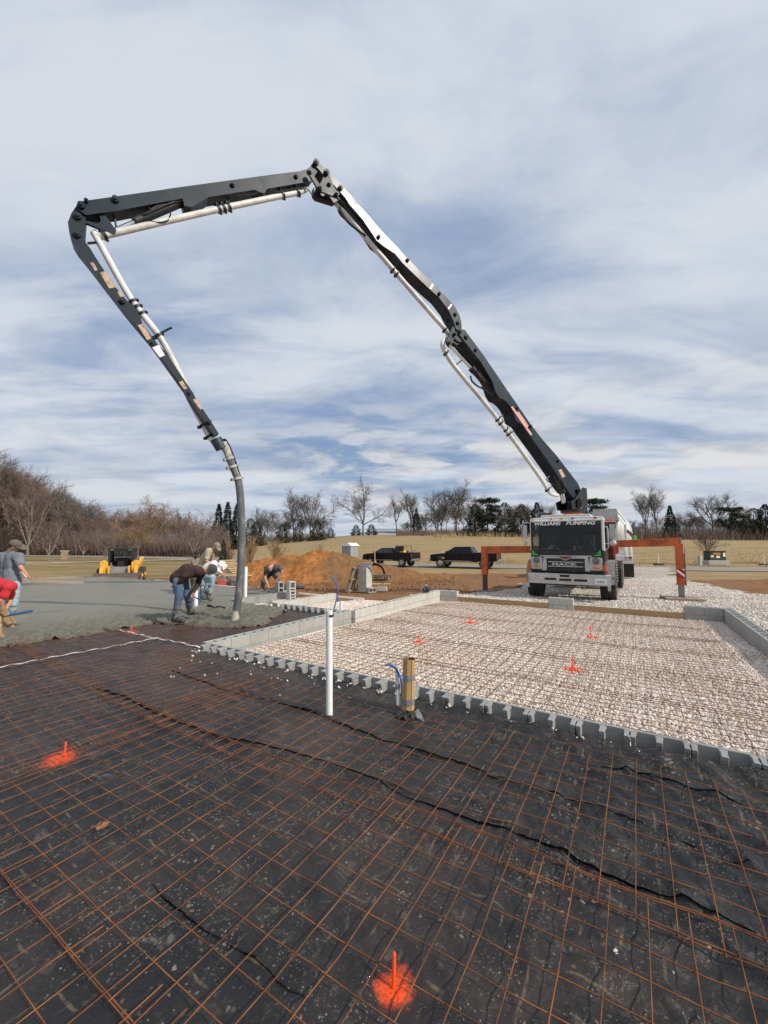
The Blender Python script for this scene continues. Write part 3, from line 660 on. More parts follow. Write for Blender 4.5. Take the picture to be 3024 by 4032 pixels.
def rustmat(name, a, b_):
    m = bpy.data.materials.new(name); m.use_nodes = True; nt = m.node_tree; b = nt.nodes['Principled BSDF']
    g = N(nt, 'ShaderNodeNewGeometry').outputs['Position']
    c = MIX(nt, MR(nt, NOISE(nt, g, 5, 6, .65), .35, .65), a, b_); c = MIX(nt, paintnodes(nt, [(p, r * .9) for p, r in PAINTP + PAINT], g), c, ORANGE)
    nt.links.new(c, b.inputs['Base Color']); b.inputs['Roughness'].default_value = .85; b.inputs['Specular IOR Level'].default_value = .3; return m
RUST = rustmat('rusty_wire', (.10, .038, .016), (.31, .115, .038)); RUST2 = rustmat('dark_rusty_wire', (.12, .052, .026), (.26, .12, .06))
def zpl(lift):
    return lambda u, v: plz(u, v) * .6 + lift + .006 + .010 * sstep(u, 3.3, 6) + .010 * fbm(u, v, 1.1, 2, 91)
wirestrip('wire_mesh', 'rusty wire mesh strip on the plastic closest to the broken-faced block row', 1.55, 9.4, -1.75, -.225, zpl(.022), .0027, RUST, 1)
wirestrip('wire_mesh', 'rusty wire mesh strip on the plastic, second from the block row', 1.75, 9.4, -3.12, -1.595, zpl(.030), .0027, RUST, 2)
wirestrip('wire_mesh', 'rusty wire mesh strip along the bottom edge of the photo, under the thick stake', 1.4, 9.2, -4.5, -2.98, zpl(.022), .0027, RUST, 3)
wirestrip('wire_mesh', 'skewed rusty wire mesh strip running left from the white pipe', -7.8, 2.1, -1.75, -.23, zpl(.030), .0027, RUST, 4, -R(4.5), (1.8, -1.2))
wirestrip('wire_mesh', 'skewed rusty wire mesh strip under the orange paint spot at the left', -7.8, 2.25, -3.15, -1.62, zpl(.038), .0027, RUST, 5, -R(4.5), (1.8, -1.2))
wirestrip('wire_mesh', 'skewed rusty wire mesh strip in the lower left corner of the plastic', -7.8, 2.4, -4.55, -3.02, zpl(.028), .0027, RUST, 6, -R(4.5), (1.8, -1.2))
wirestrip('wire_mesh', 'rusty wire mesh strip beside the outer face of the left block wall', -7.5, -.35, .12, 1.64, zpl(.030), .0027, RUST, 7)
wirestrip('wire_mesh', 'rusty wire mesh strip half buried by the wet concrete edge', -7.5, -.32, 1.56, 3.1, zpl(.036), .0027, RUST, 8)
gl = ['at the broken-faced block row', 'second from the broken-faced block row', 'third from the broken-faced block row', 'between the two middle orange stakes', 'second from the wooden form boards', 'beside the wooden form boards']
for i in range(6):
    v0 = .22 + i * 1.40
    wirestrip('wire_mesh', 'dark wire mesh strip over the white gravel, ' + gl[i], .28 + .05 * (i % 2), 7.2, v0, v0 + 1.524, lambda u, v: zgar(u, v) + .040 + .016 * fbm(u, v, 1.3, 2, 92), .0034, RUST2, 20 + i, R((-.6, .4, -.3, .8, -.5, .3)[i]), (3.5, v0 + .7), 'wire mesh strips over the gravel pad', .25)

# orange rebar stakes --------------------------------------------------
OR = pm('orange_spray_paint', ORANGE, .55, 0, .12, 30)
def stake(label, px, py, h, r, zb, tilt=(0, 0)):
    p = at(px, py, zb); mb = MB(); k = 26; pts = []; rad = []
    for i in range(k):
        t = i / (k - 1); pts.append((tilt[0] * t, tilt[1] * t, h * t)); rad.append(r * (1 + .16 * (i % 2)) if i < k - 1 else r * .6)
    mb.tube(pts, rad, 8); o = mb.build('rebar_stake', OR); o.location = p - Vector((0, 0, .01)); return tag(o, label, 'stake', 'orange rebar stakes')
stake('thick orange rebar stake standing in the paint spot at the bottom of the photo', 1549, 3902, .138, .0068, .0, (.004, .01))
stake('orange rebar stake in the glowing paint spot at the left of the black plastic', 254, 2985, .135, .0062, .0, (.003, 0))
stake('orange rebar stake beside the white tape strip near the wet concrete', 517, 2494, .15, .0085, .0)
stake('orange rebar stake on the gravel nearest the cardboard tube', 1650, 2530, .16, .008, -.11, (-.008, 0))
stake('orange rebar stake on the gravel nearest the dark saw on the wall', 1851, 2449, .16, .009, -.15)
stake('orange rebar stake on the gravel furthest to the right, below the truck', 2327, 2502, .20, .008, -.12)
stake('orange rebar stake on the gravel nearest the broken-faced block row', 2255, 2632, .17, .008, -.1)

# pipes ----------------------------------------------------------------
PVC = pm('white_pvc', (.80, .80, .79), .35, 0, .05, 5, 0, 40, (.62, .60, .56), .35, 3)
BLU = pm('blue_pex', (.035, .13, .42), .35, 0, .1, 8)
TAPE = pm('duct_tape', (.33, .33, .34), .35, .5, .12, 12, .5, 30)
DKG = pm('dark_grey_rubber', (.035, .037, .04), .6, 0, .2, 6)
def pipe(label, base, top, r, name='pvc_pipe', mat=PVC, group=None, cat='pipe'):
    b_, t_ = Vector(base), Vector(top); mb = MB(); d = t_ - b_; mb.tube([(0, 0, 0), d], r, 20, False); mb.tube([d, d - d.normalized() * .12], r * .88, 20, False)
    dn = d.normalized(); a = dn.cross(Vector((0, 1, 0))).normalized(); c = dn.cross(a); k = len(mb.v)
    ri = [(d + (a * math.cos(2 * PI * j / 20) + c * math.sin(2 * PI * j / 20)) * q) for q in (r, r * .88) for j in range(20)]
    mb.add(ri, [(j, (j + 1) % 20, 20 + (j + 1) % 20, 20 + j) for j in range(20)])
    mb.add([d - dn * .11 + (a * math.cos(2 * PI * j / 20) + c * math.sin(2 * PI * j / 20)) * r * .9 for j in range(20)], [tuple(range(20))])
    o = mb.build(name, mat); o.location = b_; return tag(o, label, cat, group)
pb = at(1297, 2823, .0)
p_ = pipe('tall white plastic pipe standing upright in the black plastic sheet', pb - Vector((0, 0, .02)), dep(1297, 2402, pb.y), .0325)
MB().tube([(0, 0, .99), (0, 0, 1.012)], .0345, 18, False).build('collar', DKG, p_)
b_ = at(965, 2362, .02); pipe('white plastic pipe rising from the wet concrete just right of the hose', b_, dep(968, 2232, b_.y), .052)
b_ = at(771, 2394, .04); pipe('white plastic pipe stub behind the rake handle of the man in brown', b_, dep(771, 2325, b_.y), .05)
b_ = at(786, 2392, .04); pipe('blue pipe stub beside the white stub behind the rake', b_, dep(785, 2335, b_.y), .02, 'blue_pipe', BLU)
b_ = at(1343, 2414, .0); pipe('short white plastic pipe stub standing behind the left block wall', b_, dep(1343, 2367, b_.y), .036)
def tube_thing(name, label, pts, r, mat, cat, n=10):
    o = MB().tube(pts, r, n).build(name, mat); return tag(o, label, cat)
def smooth(pts, k=6):
    pts = [Vector(p) for p in pts]; out = []
    for i in range(len(pts) - 1):
        p0, p1, p2, p3 = pts[max(i - 1, 0)], pts[i], pts[i + 1], pts[min(i + 2, len(pts) - 1)]
        for j in range(k):
            t = j / k; out.append(.5 * ((2 * p1) + (p2 - p0) * t + (2 * p0 - 5 * p1 + 4 * p2 - p3) * t * t + (3 * p1 - p0 - 3 * p2 + p3) * t ** 3))
    return out + [pts[-1]]
D1 = at(1318, 2408, .03).y
tube_thing('blue_pipe', 'curved blue water pipe rising behind the top of the tall white pipe', smooth([dep(x, y, D1) for x, y in ((1313, 2412), (1318, 2388), (1327, 2350), (1330, 2325), (1322, 2297), (1304, 2268))]), .016, BLU, 'water pipe')
cb = at(1606, 2818, .0)
D2 = cb.y + .17
w_ = pipe('short white conduit taped to a bent blue pipe beside the cardboard tube', dep(1568, 2775, D2), dep(1563, 2636, D2), .021, 'conduit')
T0 = w_.location
MB().tube([dep(1567, 2712, D2) - T0, dep(1566, 2692, D2) - T0], .0245, 16, False).build('tape_band', TAPE, w_)
MB().tube([p - T0 for p in smooth([dep(x, y, D2 - .03) for x, y in ((1584, 2790), (1583, 2740), (1582, 2700), (1576, 2668), (1560, 2635), (1537, 2618), (1516, 2620))])], .011, 10).build('blue_pipe', BLU, w_)
CARD = pm('cardboard', (.46, .285, .12), .85, 0, .14, 7, .25, 40, (.33, .20, .085), .4, 3, stretch=(1, 1, .3))
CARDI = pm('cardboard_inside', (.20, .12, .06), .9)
tb = thing('cardboard_tube', 'brown cardboard tube bound with two silver tape bands beside the block row', 'cardboard tube', cb)
mb = MB(); n = 9; r = .066; ht = dep(1610, 2592, cb.y).z
lean = Vector((.012, 0, ht)); ringz = [(.0, .12), (.14, .12), (ht * .6, ht * .6), (ht, ht)]
vs = []; k = n
for j in range(n + 1):
    a = -PI * .36 + 2 * PI * j / n * .985
    low = .0 if j in (6, 7) else (.055 + .055 * abs(math.sin(a * .5 + .5)))
    for z_ in (low, .16, ht * .55, ht - .012 * (j % 3 == 1)): vs.append((r * math.cos(a) * (1 - .06 * (z_ > .3)) + .016 * z_ / ht, r * math.sin(a), z_))
fs = [(4 * j + i, 4 * j + 4 + i, 4 * j + 5 + i, 4 * j + 1 + i) for j in range(n) for i in range(3)]
mb.add(vs, fs, 0); mb.add([(x * .93, y * .93, z) for x, y, z in vs], [f[::-1] for f in fs], 1)
mb.build('tube_wall', [CARD, CARDI], tb)
def oct_band(z0, z1):
    m = MB(); q = []
    for z_ in (z0, (z0 + z1) / 2, z1): q += [((r + .0035) * math.cos(-PI * .36 + 2 * PI * j / n) * (1 - .06 * (z_ > .3)) + .016 * z_ / ht, (r + .0035) * math.sin(-PI * .36 + 2 * PI * j / n), z_ + .004 * math.sin(j * 2.1)) for j in range(n)]
    return m.add(q, [(i * n + j, i * n + (j + 1) % n, (i + 1) * n + (j + 1) % n, (i + 1) * n + j) for i in range(2) for j in range(n)])
oct_band(ht - .205, ht - .15).build('tape_band', TAPE, tb); oct_band(.115, .175).build('tape_band', TAPE, tb)
# gathered plastic round its foot
mb = MB(); rs = np.random.RandomState(4)
for j in range(16):
    a = 2 * PI * j / 16 + rs.rand() * .3; L = .10 + .07 * rs.rand(); c_, s_ = math.cos(a), math.sin(a); w = .035 + .03 * rs.rand()
    mb.add([(r * .9 * c_, r * .9 * s_, .055 + .03 * rs.rand()), (L * c_ - w * s_, L * s_ + w * c_, .003), (L * .8 * c_ + .25 * w * s_, L * .8 * s_ - .25 * w * c_, .03 + .03 * rs.rand()), (L * c_ + w * 1.3 * s_, L * s_ - w * 1.3 * c_, .003), (r * 1.3 * (c_ + .5 * s_), r * 1.3 * (s_ - .5 * c_), .05)], [(0, 1, 2), (0, 2, 4), (4, 2, 3)], 0, False)
mb.build('plastic_gather', PLM, tb)
mb = MB(); mb.add([(0, 0, .05), (.07, -.03, .06), (.10, -.11, .01), (.03, -.06, .025), (.05, .01, .085)], [(0, 3, 1), (3, 2, 1), (0, 1, 4)])
o = mb.build('tape_scrap', TAPE); o.location = cb + Vector((.05, -.05, .0)); tag(o, 'loose flap of silver tape at the foot of the cardboard tube', 'tape scrap')
WT = pm('white_tape', (.62, .62, .58), .6, 0, .12, 8)
def ribbon(label, pts, w):
    pts = smooth([at(x, y, .042) for x, y in pts], 8); vs = []; rs = np.random.RandomState(len(pts))
    for i, p in enumerate(pts):
        d = (pts[min(i + 1, len(pts) - 1)] - pts[max(i - 1, 0)]).normalized(); nrm = Vector((-d.y, d.x, 0)); q = w * (.7 + .5 * rs.rand())
        z_ = Vector((0, 0, .008 * math.sin(i * 1.3)))
        vs += [p + nrm * q + z_, p + Vector((0, 0, .006)) + z_, p - nrm * q + z_]
    o = MB().add(vs, [(3 * i + j, 3 * i + j + 1, 3 * i + 4 + j, 3 * i + 3 + j) for i in range(len(pts) - 1) for j in (0, 1)], 0, True).build('tape_strip', WT); return tag(o, label, 'tape strip')
ribbon('long white tape strip across the wire mesh at the left', [(-60, 2637), (0, 2626), (130, 2602), (260, 2577), (400, 2553), (520, 2530), (622, 2512)], .017)
ribbon('short white tape strip between the orange stake and the block corner', [(465, 2479), (530, 2494), (622, 2514), (700, 2528), (790, 2549)], .02)
LEAF = pm('dead_leaf', (.26, .12, .06), .8, 0, .2, 20)
mb = MB(); rs = np.random.RandomState(9)
for i in range(9):
    a = 2 * PI * i / 9; q = .024 + .018 * (i % 2); mb.v.append((q * math.cos(a) * 1.3, q * math.sin(a), .01 + .025 * rs.rand()))
mb.v.append((0, 0, .008)); mb.f = [(i, (i + 1) % 9, 9) for i in range(9)]; mb.mi = [0] * 9; mb.sm = [False] * 9
o = mb.build('dead_leaf', LEAF); o.location = at(395, 3262, .03); tag(o, 'curled brown dead leaf caught on the wire mesh', 'leaf')
# white pebbles that rolled on to the plastic, and crumbs along the block row
rs = np.random.RandomState(31); pp = []; ss = []
for i in range(26): u_, v_ = 2.0 + rs.rand() * 3 - 2.2, -.9 * rs.rand() ** 1.6 - .05; pp.append(H(u_, v_, float(plz(np.array([u_]), np.array([v_]))[0]) + .012)); ss.append(.008 + .011 * rs.rand())
for i in range(130): u_ = -.2 + 8 * rs.rand(); u_ = round((u_ + .215 - .39) / .2035) * .2035 - .215 + .39 + (rs.rand() - .5) * .06; pp.append(H(u_, .0 + .08 * rs.rand() - .04, .035 + .02 * rs.rand())); ss.append(.006 + .012 * rs.rand())
for i in range(60): pp.append(H(-.22 - .12 * rs.rand(), .1 + 3.4 * rs.rand(), .05)); ss.append(.012 + .014 * rs.rand())
for i in range(30): pp.append(H(-.28 + .25 * rs.rand(), -.06 + .1 * rs.rand(), .03)); ss.append(.012 + .014 * rs.rand())
for x, y, q in ((1033, 3878, .012), (2310, 3500, .016), (2366, 3590, .018), (2420, 3750, .026), (2440, 3765, .02), (2400, 3800, .018), (2430, 3768, .03), (2510, 3900, .024), (2545, 3905, .02), (2530, 3935, .026), (2652, 3828, .012), (1885, 3605, .016), (2390, 3387, .012), (2575, 3298, .01), (3010, 3660, .014), (2990, 3450, .01), (1640, 2942, .012), (2802, 3105, .022)):
    pp.append(at(x, y, .012)); ss.append(q * .55)
V_, F_, t_ = stones(np.array([tuple(p) for p in pp]), np.array(ss), 33)
struct(npmesh('pebbles', V_, F_, SM, None, False, {'tint': t_}), 'white pebbles strewn over the black plastic and along the block row', 'stuff', 'pebbles')
# ---------------------------------------------------------------- trees and brush
BARK = pm('bark_grey', (.105, .090, .078), .95, 0, .25, 1.2); BARKB = pm('bark_brown', (.150, .115, .092), .95, 0, .25, 1.2)
BARKD = pm('bark_dark', (.060, .050, .045), .95, 0, .25, 1.2); BARKP = pm('bark_pale', (.26, .22, .17), .95, 0, .2, 1.2)
TWIG = pm('twigs_grey', (.125, .108, .096), .95, 0, .2, .5); TWIGB = pm('twigs_brown', (.165, .120, .095), .95, 0, .25, .4); TWIGT = pm('twigs_tan', (.24, .155, .085), .95, 0, .2, .5)
CEDAR = pm('cedar_green', (.022, .032, .017), .9, 0, .5, 1.1); PINE = pm('pine_green', (.026, .036, .019), .9, 0, .5, .9); CEDARB = pm('cedar_bronze', (.050, .048, .022), .9, 0, .5, .9)
def rdir(d, ang, rs):
    d = d.normalized(); a = d.cross(Vector((0, 0, 1)) if abs(d.z) < .95 else Vector((1, 0, 0))).normalized()
    a = Matrix.Rotation(rs.random() * 2 * PI, 3, d) @ a
    return (Matrix.Rotation(ang, 3, a) @ d).normalized()
def bare_tree(seed, h=16, fork=.28, lims=5, limang=42, kids=(8, 8, 7), ang=48, up=.10, droop=0.0, spread=1.0, tr=.0165, twig=1.15, wig=.22):
    rs = random.Random(seed); T = MB(); C = MB()
    L = [h * fork, h * .50 * spread, h * .25 * spread, h * .125 * spread, h * .062 * spread]
    RD = [h * tr, h * tr * .55, h * tr * .24 * twig, h * tr * .095 * twig, h * tr * .05 * twig]
    def grow(p, d, ln, r, lv):
        ns = (3, 6, 4, 3, 2)[lv]; pts = [p]; rad = [r]
        for i in range(ns):
            t = (i + 1) / ns; d = rdir(d, rs.random() * wig * (1 if lv else .3), rs)
            d = (d + Vector((0, 0, up if lv < 3 else up * .4)) - Vector((0, 0, droop * t * (lv >= 2)))).normalized()
            p = p + d * ln / ns; pts.append(p); rad.append(r * (1 - .62 * t) if lv else r * (1 - .3 * t))
        (T if lv <= 1 else C).tube(pts, rad, (7, 5, 3, 3, 3)[lv], False, 0, True)
        if lv == 0:
            for k in range(lims):
                a = R(limang * (.35 + .85 * rs.random())); dd = rdir(Vector((0, 0, 1)), 0, rs)
                az = 2 * PI * (k + .6 * rs.random()) / lims
                dd = Vector((math.sin(a) * math.cos(az), math.sin(a) * math.sin(az), math.cos(a)))
                t = .72 + .28 * rs.random(); q = pts[-1] * t + pts[-2] * (1 - t) if k else pts[-1]
                grow(q, dd, L[1] * (.75 + .5 * rs.random()), RD[1] * (.7 + .5 * rs.random()), 1)
            return
        if lv >= 4: return
        n = kids[lv - 1]
        for k in range(n):
            t = .22 + .78 * (k + rs.random()) / n; f = t * ns; i = min(int(f), ns - 1); q = pts[i].lerp(pts[i + 1], f - i)
            grow(q, rdir(pts[i + 1] - pts[i], R(ang * (.5 + .8 * rs.random())), rs), L[lv + 1] * (.55 + .6 * rs.random()) * (1.25 - .5 * t), RD[lv + 1], lv + 1)
    grow(Vector((0, 0, -.3)), Vector((rs.uniform(-.06, .06), rs.uniform(-.06, .06), 1)), L[0], RD[0], 0)
    return T, C
def tomesh(mb, name, mat):
    o = mb.build(name, mat); me = o.data; bpy.data.objects.remove(o); return me
PROT = {}
def proto(key, bark, tw, **k):
    T, C = bare_tree(**k); PROT[key] = (tomesh(T, 'trunk', bark), tomesh(C, 'crown', tw), k['h'])
proto('oak', BARK, TWIG, seed=3, h=16, fork=.24, lims=6, limang=62, spread=1.12, up=.07, wig=.34)
proto('oak2', BARK, TWIG, seed=8, h=16, fork=.26, lims=6, limang=52, spread=1.02, up=.10, wig=.28)
proto('upright', BARK, TWIG, seed=12, h=16, fork=.30, lims=5, limang=32, spread=.98, up=.14, wig=.22)
proto('upright2', BARK, TWIG, seed=21, h=16, fork=.34, lims=5, limang=36, spread=.92, up=.12, wig=.25)
proto('wood', BARKB, TWIGB, seed=31, h=16, fork=.34, lims=5, limang=36, spread=.9, up=.12, tr=.012, twig=1.25, wig=.25)
proto('wood2', BARKB, TWIGB, seed=37, h=16, fork=.22, lims=6, limang=46, spread=1.0, up=.10, tr=.012, twig=1.25, wig=.3)
proto('young', BARKP, TWIGB, seed=41, h=16, fork=.14, lims=8, limang=34, kids=(7, 6, 5), spread=1.0, up=.12, tr=.013, twig=1.5, wig=.16)
proto('willow', BARKB, TWIGT, seed=45, h=16, fork=.24, lims=7, limang=46, spread=1.0, up=.10, droop=.30, twig=1.2, wig=.26)
def conifer(seed, h, wide, n, mat, base=.06, power=.75, sz=.42, gaps=.35):
    rs = random.Random(seed); C = MB(); T = MB(); T.tube([(0, 0, -.3), (.05, 0, h * .5), (0, 0, h * .97)], [h * .02, h * .012, .02], 6, False)
    ph = [rs.random() * 6.28 for _ in range(8)]
    for i in range(n):
        t = rs.random() ** 1.25; z = h * (base + (1 - base) * t); a = rs.random() * 2 * PI
        Rm = wide * (1 - t) ** power * (1 + gaps * math.sin(3 * a + ph[0] + 9 * t) * .5 + gaps * math.sin(19 * t + ph[1] + 2 * a)) + .10
        r = Rm * (.35 + .65 * rs.random() ** .5); p = Vector((r * math.cos(a), r * math.sin(a), z - r * .18))
        out = Vector((math.cos(a), math.sin(a), rs.uniform(-.5, .75))).normalized(); sd = rdir(out, PI / 2, rs); s = sz * (.5 + rs.random()) * (.55 + .45 * (1 - t))
        C.add([p - out * s * .3 - sd * s * .22, p - out * s * .3 + sd * s * .22, p + out * s * .8 + sd * s * .08, p + out * s * .8 - sd * s * .08], [(0, 1, 2, 3)])
    return T, C
def cproto(key, seed, h, wide, n, mat, **k):
    T, C = conifer(seed, h, wide, n, mat, **k); PROT[key] = (tomesh(T, 'trunk', BARKD), tomesh(C, 'crown', mat), h)
cproto('cedar', 51, 10, 2.3, 4200, CEDAR); cproto('cedar2', 52, 10, 3.2, 5200, CEDARB, power=.5, base=.03); cproto('spire', 53, 10, 1.7, 3600, CEDAR, power=.9)
def pine(seed, h, n, rad):
    rs = random.Random(seed); C = MB(); T = MB(); T.tube([(0, 0, -.3), (.1, .05, h * .5), (.15, 0, h * .95)], [h * .022, h * .016, .04], 6, False)
    for b in range(30):
        t = .30 + .68 * rs.random(); a = rs.random() * 2 * PI; L = rad * (1.05 - .6 * abs(t - .55)) * (.45 + .6 * rs.random()); p = Vector((.1, 0, h * t)); q = p + Vector((L * math.cos(a), L * math.sin(a), L * .18))
        T.tube([p, q], [.09, .03], 4, False); cr = .55 + .75 * rs.random()
        for i in range(n // 30):
            d = Vector((rs.gauss(0, 1), rs.gauss(0, 1), rs.gauss(0, .5))) * cr * .55; c = p.lerp(q, .55 + .5 * rs.random()) + d; o_ = rdir(Vector((0, 0, 1)), rs.random() * 1.6, rs); s_ = rdir(o_, PI / 2, rs); s = .20 + .22 * rs.random()
            C.add([c - o_ * s - s_ * s * .35, c - o_ * s + s_ * s * .35, c + o_ * s], [(0, 1, 2)])
    return T, C
T, C = pine(61, 11, 5400, 3.4); PROT['pine'] = (tomesh(T, 'trunk', BARKD), tomesh(C, 'crown', PINE), 11)
def bush(seed, n, h, wide, mat):
    rs = random.Random(seed); C = MB(); T = MB()
    for i in range(n):
        a = rs.random() * 2 * PI; l = rs.random() * wide; hh = h * (.55 + .5 * rs.random()); b0 = Vector((.12 * math.cos(a), .12 * math.sin(a), -.1)); t1 = Vector((l * math.cos(a), l * math.sin(a), hh)); m = b0.lerp(t1, .5) + Vector((rs.uniform(-.1, .1), rs.uniform(-.1, .1), .12 * hh))
        T.tube([b0, m, t1], [.028, .018, .008], 3, False)
        for k in range(9):
            f = .25 + .75 * rs.random(); p = b0.lerp(m, f * 2) if f < .5 else m.lerp(t1, f * 2 - 1); d = rdir(t1 - b0, R(20 + 40 * rs.random()), rs); C.tube([p, p + d * hh * .22], [.010, .005], 3, False)
    return T, C
T, C = bush(71, 34, 2.6, 1.1, TWIGT); PROT['bush'] = (tomesh(T, 'stems', TWIGT), tomesh(C, 'twigs', TWIGT), 2.6)
def plant_tree(key, name, x, y, h, label, cat='tree', group=None, rot=None, sx=1.0, zb=None):
    T, C, h0 = PROT[key]; s = h / h0; t = thing(name, label, cat, (x, y, gz(x, y) - .05 if zb is None else zb), random.Random(int(x * 31 + y * 17)).random() * 6.28 if rot is None else rot, group)
    t.scale = (s * sx, s * sx, s)
    for me in (T, C):
        o = bpy.data.objects.new(me.name, me); COL.objects.link(o); o.parent = t
    return t
def by_px(key, name, px, ytop, D, label, cat='tree', group=None, rot=None, sx=1.0):
    q = dep(px, 2140, D); x = q.x; zt = dep(px, ytop, D).z; return plant_tree(key, name, x, D, max(.5, zt - gz(x, D)), label, cat, group, rot, sx)
FG = 'bare trees along the far field edge'
for a in [
    ('oak2', 1043, 1972, 140, 'small round bare tree at the far field edge just right of the hose', 0.3, 1.0),
    ('upright2', 1158, 1925, 142, 'left of two tall bare trees sharing a crown behind the dirt mound', 1.0, 1.0),
    ('oak2', 1222, 1905, 142, 'taller right one of the two bare trees behind the dirt mound', 2.2, 1.0),
    ('oak', 1430, 1901, 140, 'wide spreading bare oak alone on the field crest above the portable toilet', .9, 1.12),
    ('upright2', 1563, 1950, 142, 'slender bare tree above the cab of the first black pickup', .4, .9),
    ('upright', 1620, 1912, 142, 'bare tree right of the slender one above the first pickup', 2.9, .9),
    ('oak2', 1723, 1893, 140, 'broad bare tree above the gap between the two black pickups', 3.6, 1.0),
    ('upright', 1795, 1880, 140, 'tallest bare tree of the far field edge, above the second black pickup', 5.1, 1.15),
    ('wood', 1868, 1925, 150, 'brownish bare tree half hidden behind the evergreens above the second pickup', 1.1, 1.0),
    ('wood2', 2060, 1950, 150, 'bare crown rising behind the dark evergreens left of the boom foot', .1, 1.1),
    ('wood', 2150, 1962, 152, 'bare crown just left of the foot of the pump boom', 2.1, 1.0),
    ('upright', 2548, 1912, 120, 'left trunk of the tall bare pair right of the mixer drum', 1.9, .92),
    ('upright2', 2588, 1908, 120, 'right trunk of the tall bare pair right of the mixer drum', 4.4, .80),
    ('oak2', 2808, 1908, 118, 'large bare oak with a forked crown above the green utility box', 2.5, 1.18),
    ('wood2', 2700, 1985, 122, 'low bare tree between the cedar and the large oak at the right', .7, 1.1),
    ('wood', 2925, 1985, 128, 'bare crown between the two dark evergreens at the right edge', 3.0, 1.0),
    ('wood', 2480, 2035, 126, 'low brown bare tree seen just right of the mixer drum', 1.4, 1.1)]:
    by_px(a[0], 'bare_tree', a[1], a[2], a[3], a[4], 'tree', FG, a[5], a[6])
rs = random.Random(55)
for px in list(range(1000, 1290, 26)) + list(range(1590, 1900, 24)) + list(range(1905, 2200, 30)) + list(range(2430, 3050, 32)):
    D = rs.uniform(146, 172) - (22 if px > 2400 else 0); yt = float(np.interp(px, [1000, 1150, 1290, 1590, 1760, 1900, 2200, 2430, 2600, 3050], [2030, 1985, 2020, 2010, 1955, 1975, 1985, 2040, 2010, 2020])) + rs.uniform(-12, 45)
    by_px(rs.choice(['wood', 'wood2', 'oak2', 'upright']), 'bare_tree', px + rs.uniform(-12, 12), yt, D, 'bare grey-brown tree in the thin row behind the far field edge', 'tree', 'trees of the thin row behind the far field edge', rs.random() * 6.28, rs.uniform(.9, 1.2))
EG = 'dark evergreen trees'
for a in [
    ('spire', 'cedar_tree', 858, 1984, 98, 'leftmost spire of the pointed dark evergreens left of the hose', 1.0), ('spire', 'cedar_tree', 893, 1976, 98, 'second pointed dark spire left of the hose', 1.0),
    ('spire', 'cedar_tree', 930, 1982, 99, 'dark evergreen spire right behind the hose', 1.1), ('cedar2', 'cedar_tree', 985, 2040, 110, 'dark evergreen mound just right of the hose', 1.0),
    ('cedar2', 'cedar_tree', 1010, 2050, 112, 'low dark evergreen between the hose and the small round bare tree', 1.1),
    ('cedar2', 'cedar_tree', 1112, 2062, 120, 'low rounded dark cedar behind the crouching man', 1.3), ('cedar2', 'cedar_tree', 1172, 2068, 122, 'bronze cedar under the pair of tall bare trees', 1.1),
    ('cedar2', 'cedar_tree', 1248, 2048, 124, 'bushy dark cedar left of the gap in the tree line', 1.25), ('cedar2', 'cedar_tree', 1302, 2076, 136, 'small dark evergreen at the left side of the gap in the tree line', 1.3),
    ('cedar2', 'cedar_tree', 1402, 2066, 150, 'far small dark evergreen left of the lone spreading oak trunk', 1.6), ('cedar2', 'cedar_tree', 1462, 2064, 150, 'far small dark evergreen right of the lone spreading oak trunk', 1.7),
    ('cedar', 'cedar_tree', 1640, 2000, 143, 'dark pointed cedar among the bare trees above the first pickup', .8),
    ('cedar2', 'cedar_tree', 1872, 1985, 128, 'leftmost of the big dark evergreens left of the boom foot', 1.1), ('pine', 'pine_tree', 1922, 1962, 126, 'tallest dark pine left of the boom foot', 1.0),
    ('cedar2', 'cedar_tree', 1990, 1978, 124, 'broad bronze evergreen in the middle of the mass left of the boom foot', 1.25), ('cedar2', 'cedar_tree', 2058, 1985, 126, 'broad dark evergreen of the mass left of the boom foot', 1.3),
    ('cedar', 'cedar_tree', 2118, 1978, 126, 'dark evergreen at the right end of the mass left of the boom foot', 1.3), ('pine', 'pine_tree', 2330, 1966, 122, 'dark pine right of the boom foot above the cab roof', 1.25),
    ('spire', 'cedar_tree', 2644, 1990, 112, 'open pointed cedar between the bare pair and the large oak', 1.3), ('pine', 'pine_tree', 2880, 1998, 112, 'dense round pine right of the large bare oak', 1.25),
    ('cedar2', 'cedar_tree', 2975, 2000, 114, 'dark evergreen at the right edge beside the round pine', 1.3), ('cedar', 'cedar_tree', 3022, 1985, 113, 'tall dark evergreen cut by the right edge of the photo', 1.5), ('cedar2', 'cedar_tree', 2945, 2030, 112, 'low dark evergreen between the round pine and the right edge', 1.2),
    ('cedar2', 'cedar_tree', 700, 2105, 80, 'low dark evergreen in the brown wood behind the skid loader', 1.0)]:
    by_px(a[0], a[1], a[2], a[3], a[4], a[5], 'evergreen tree', EG, None, a[6])
by_px('oak2', 'bare_tree', 285, 1888, 86, 'large bare oak standing above the brown wood at the left', 'tree', None, 1.3, 1.2)
by_px('willow', 'willow_tree', 592, 1918, 84, 'tall willow with drooping tan twigs behind the skid loader', 'tree', None, .4, 1.1)
by_px('willow', 'willow_tree', 545, 2005, 57, 'nearer tan branching tree right behind the yellow skid loader', 'tree', None, 2.0, 1.15)
YG = 'young bare trees near the road'
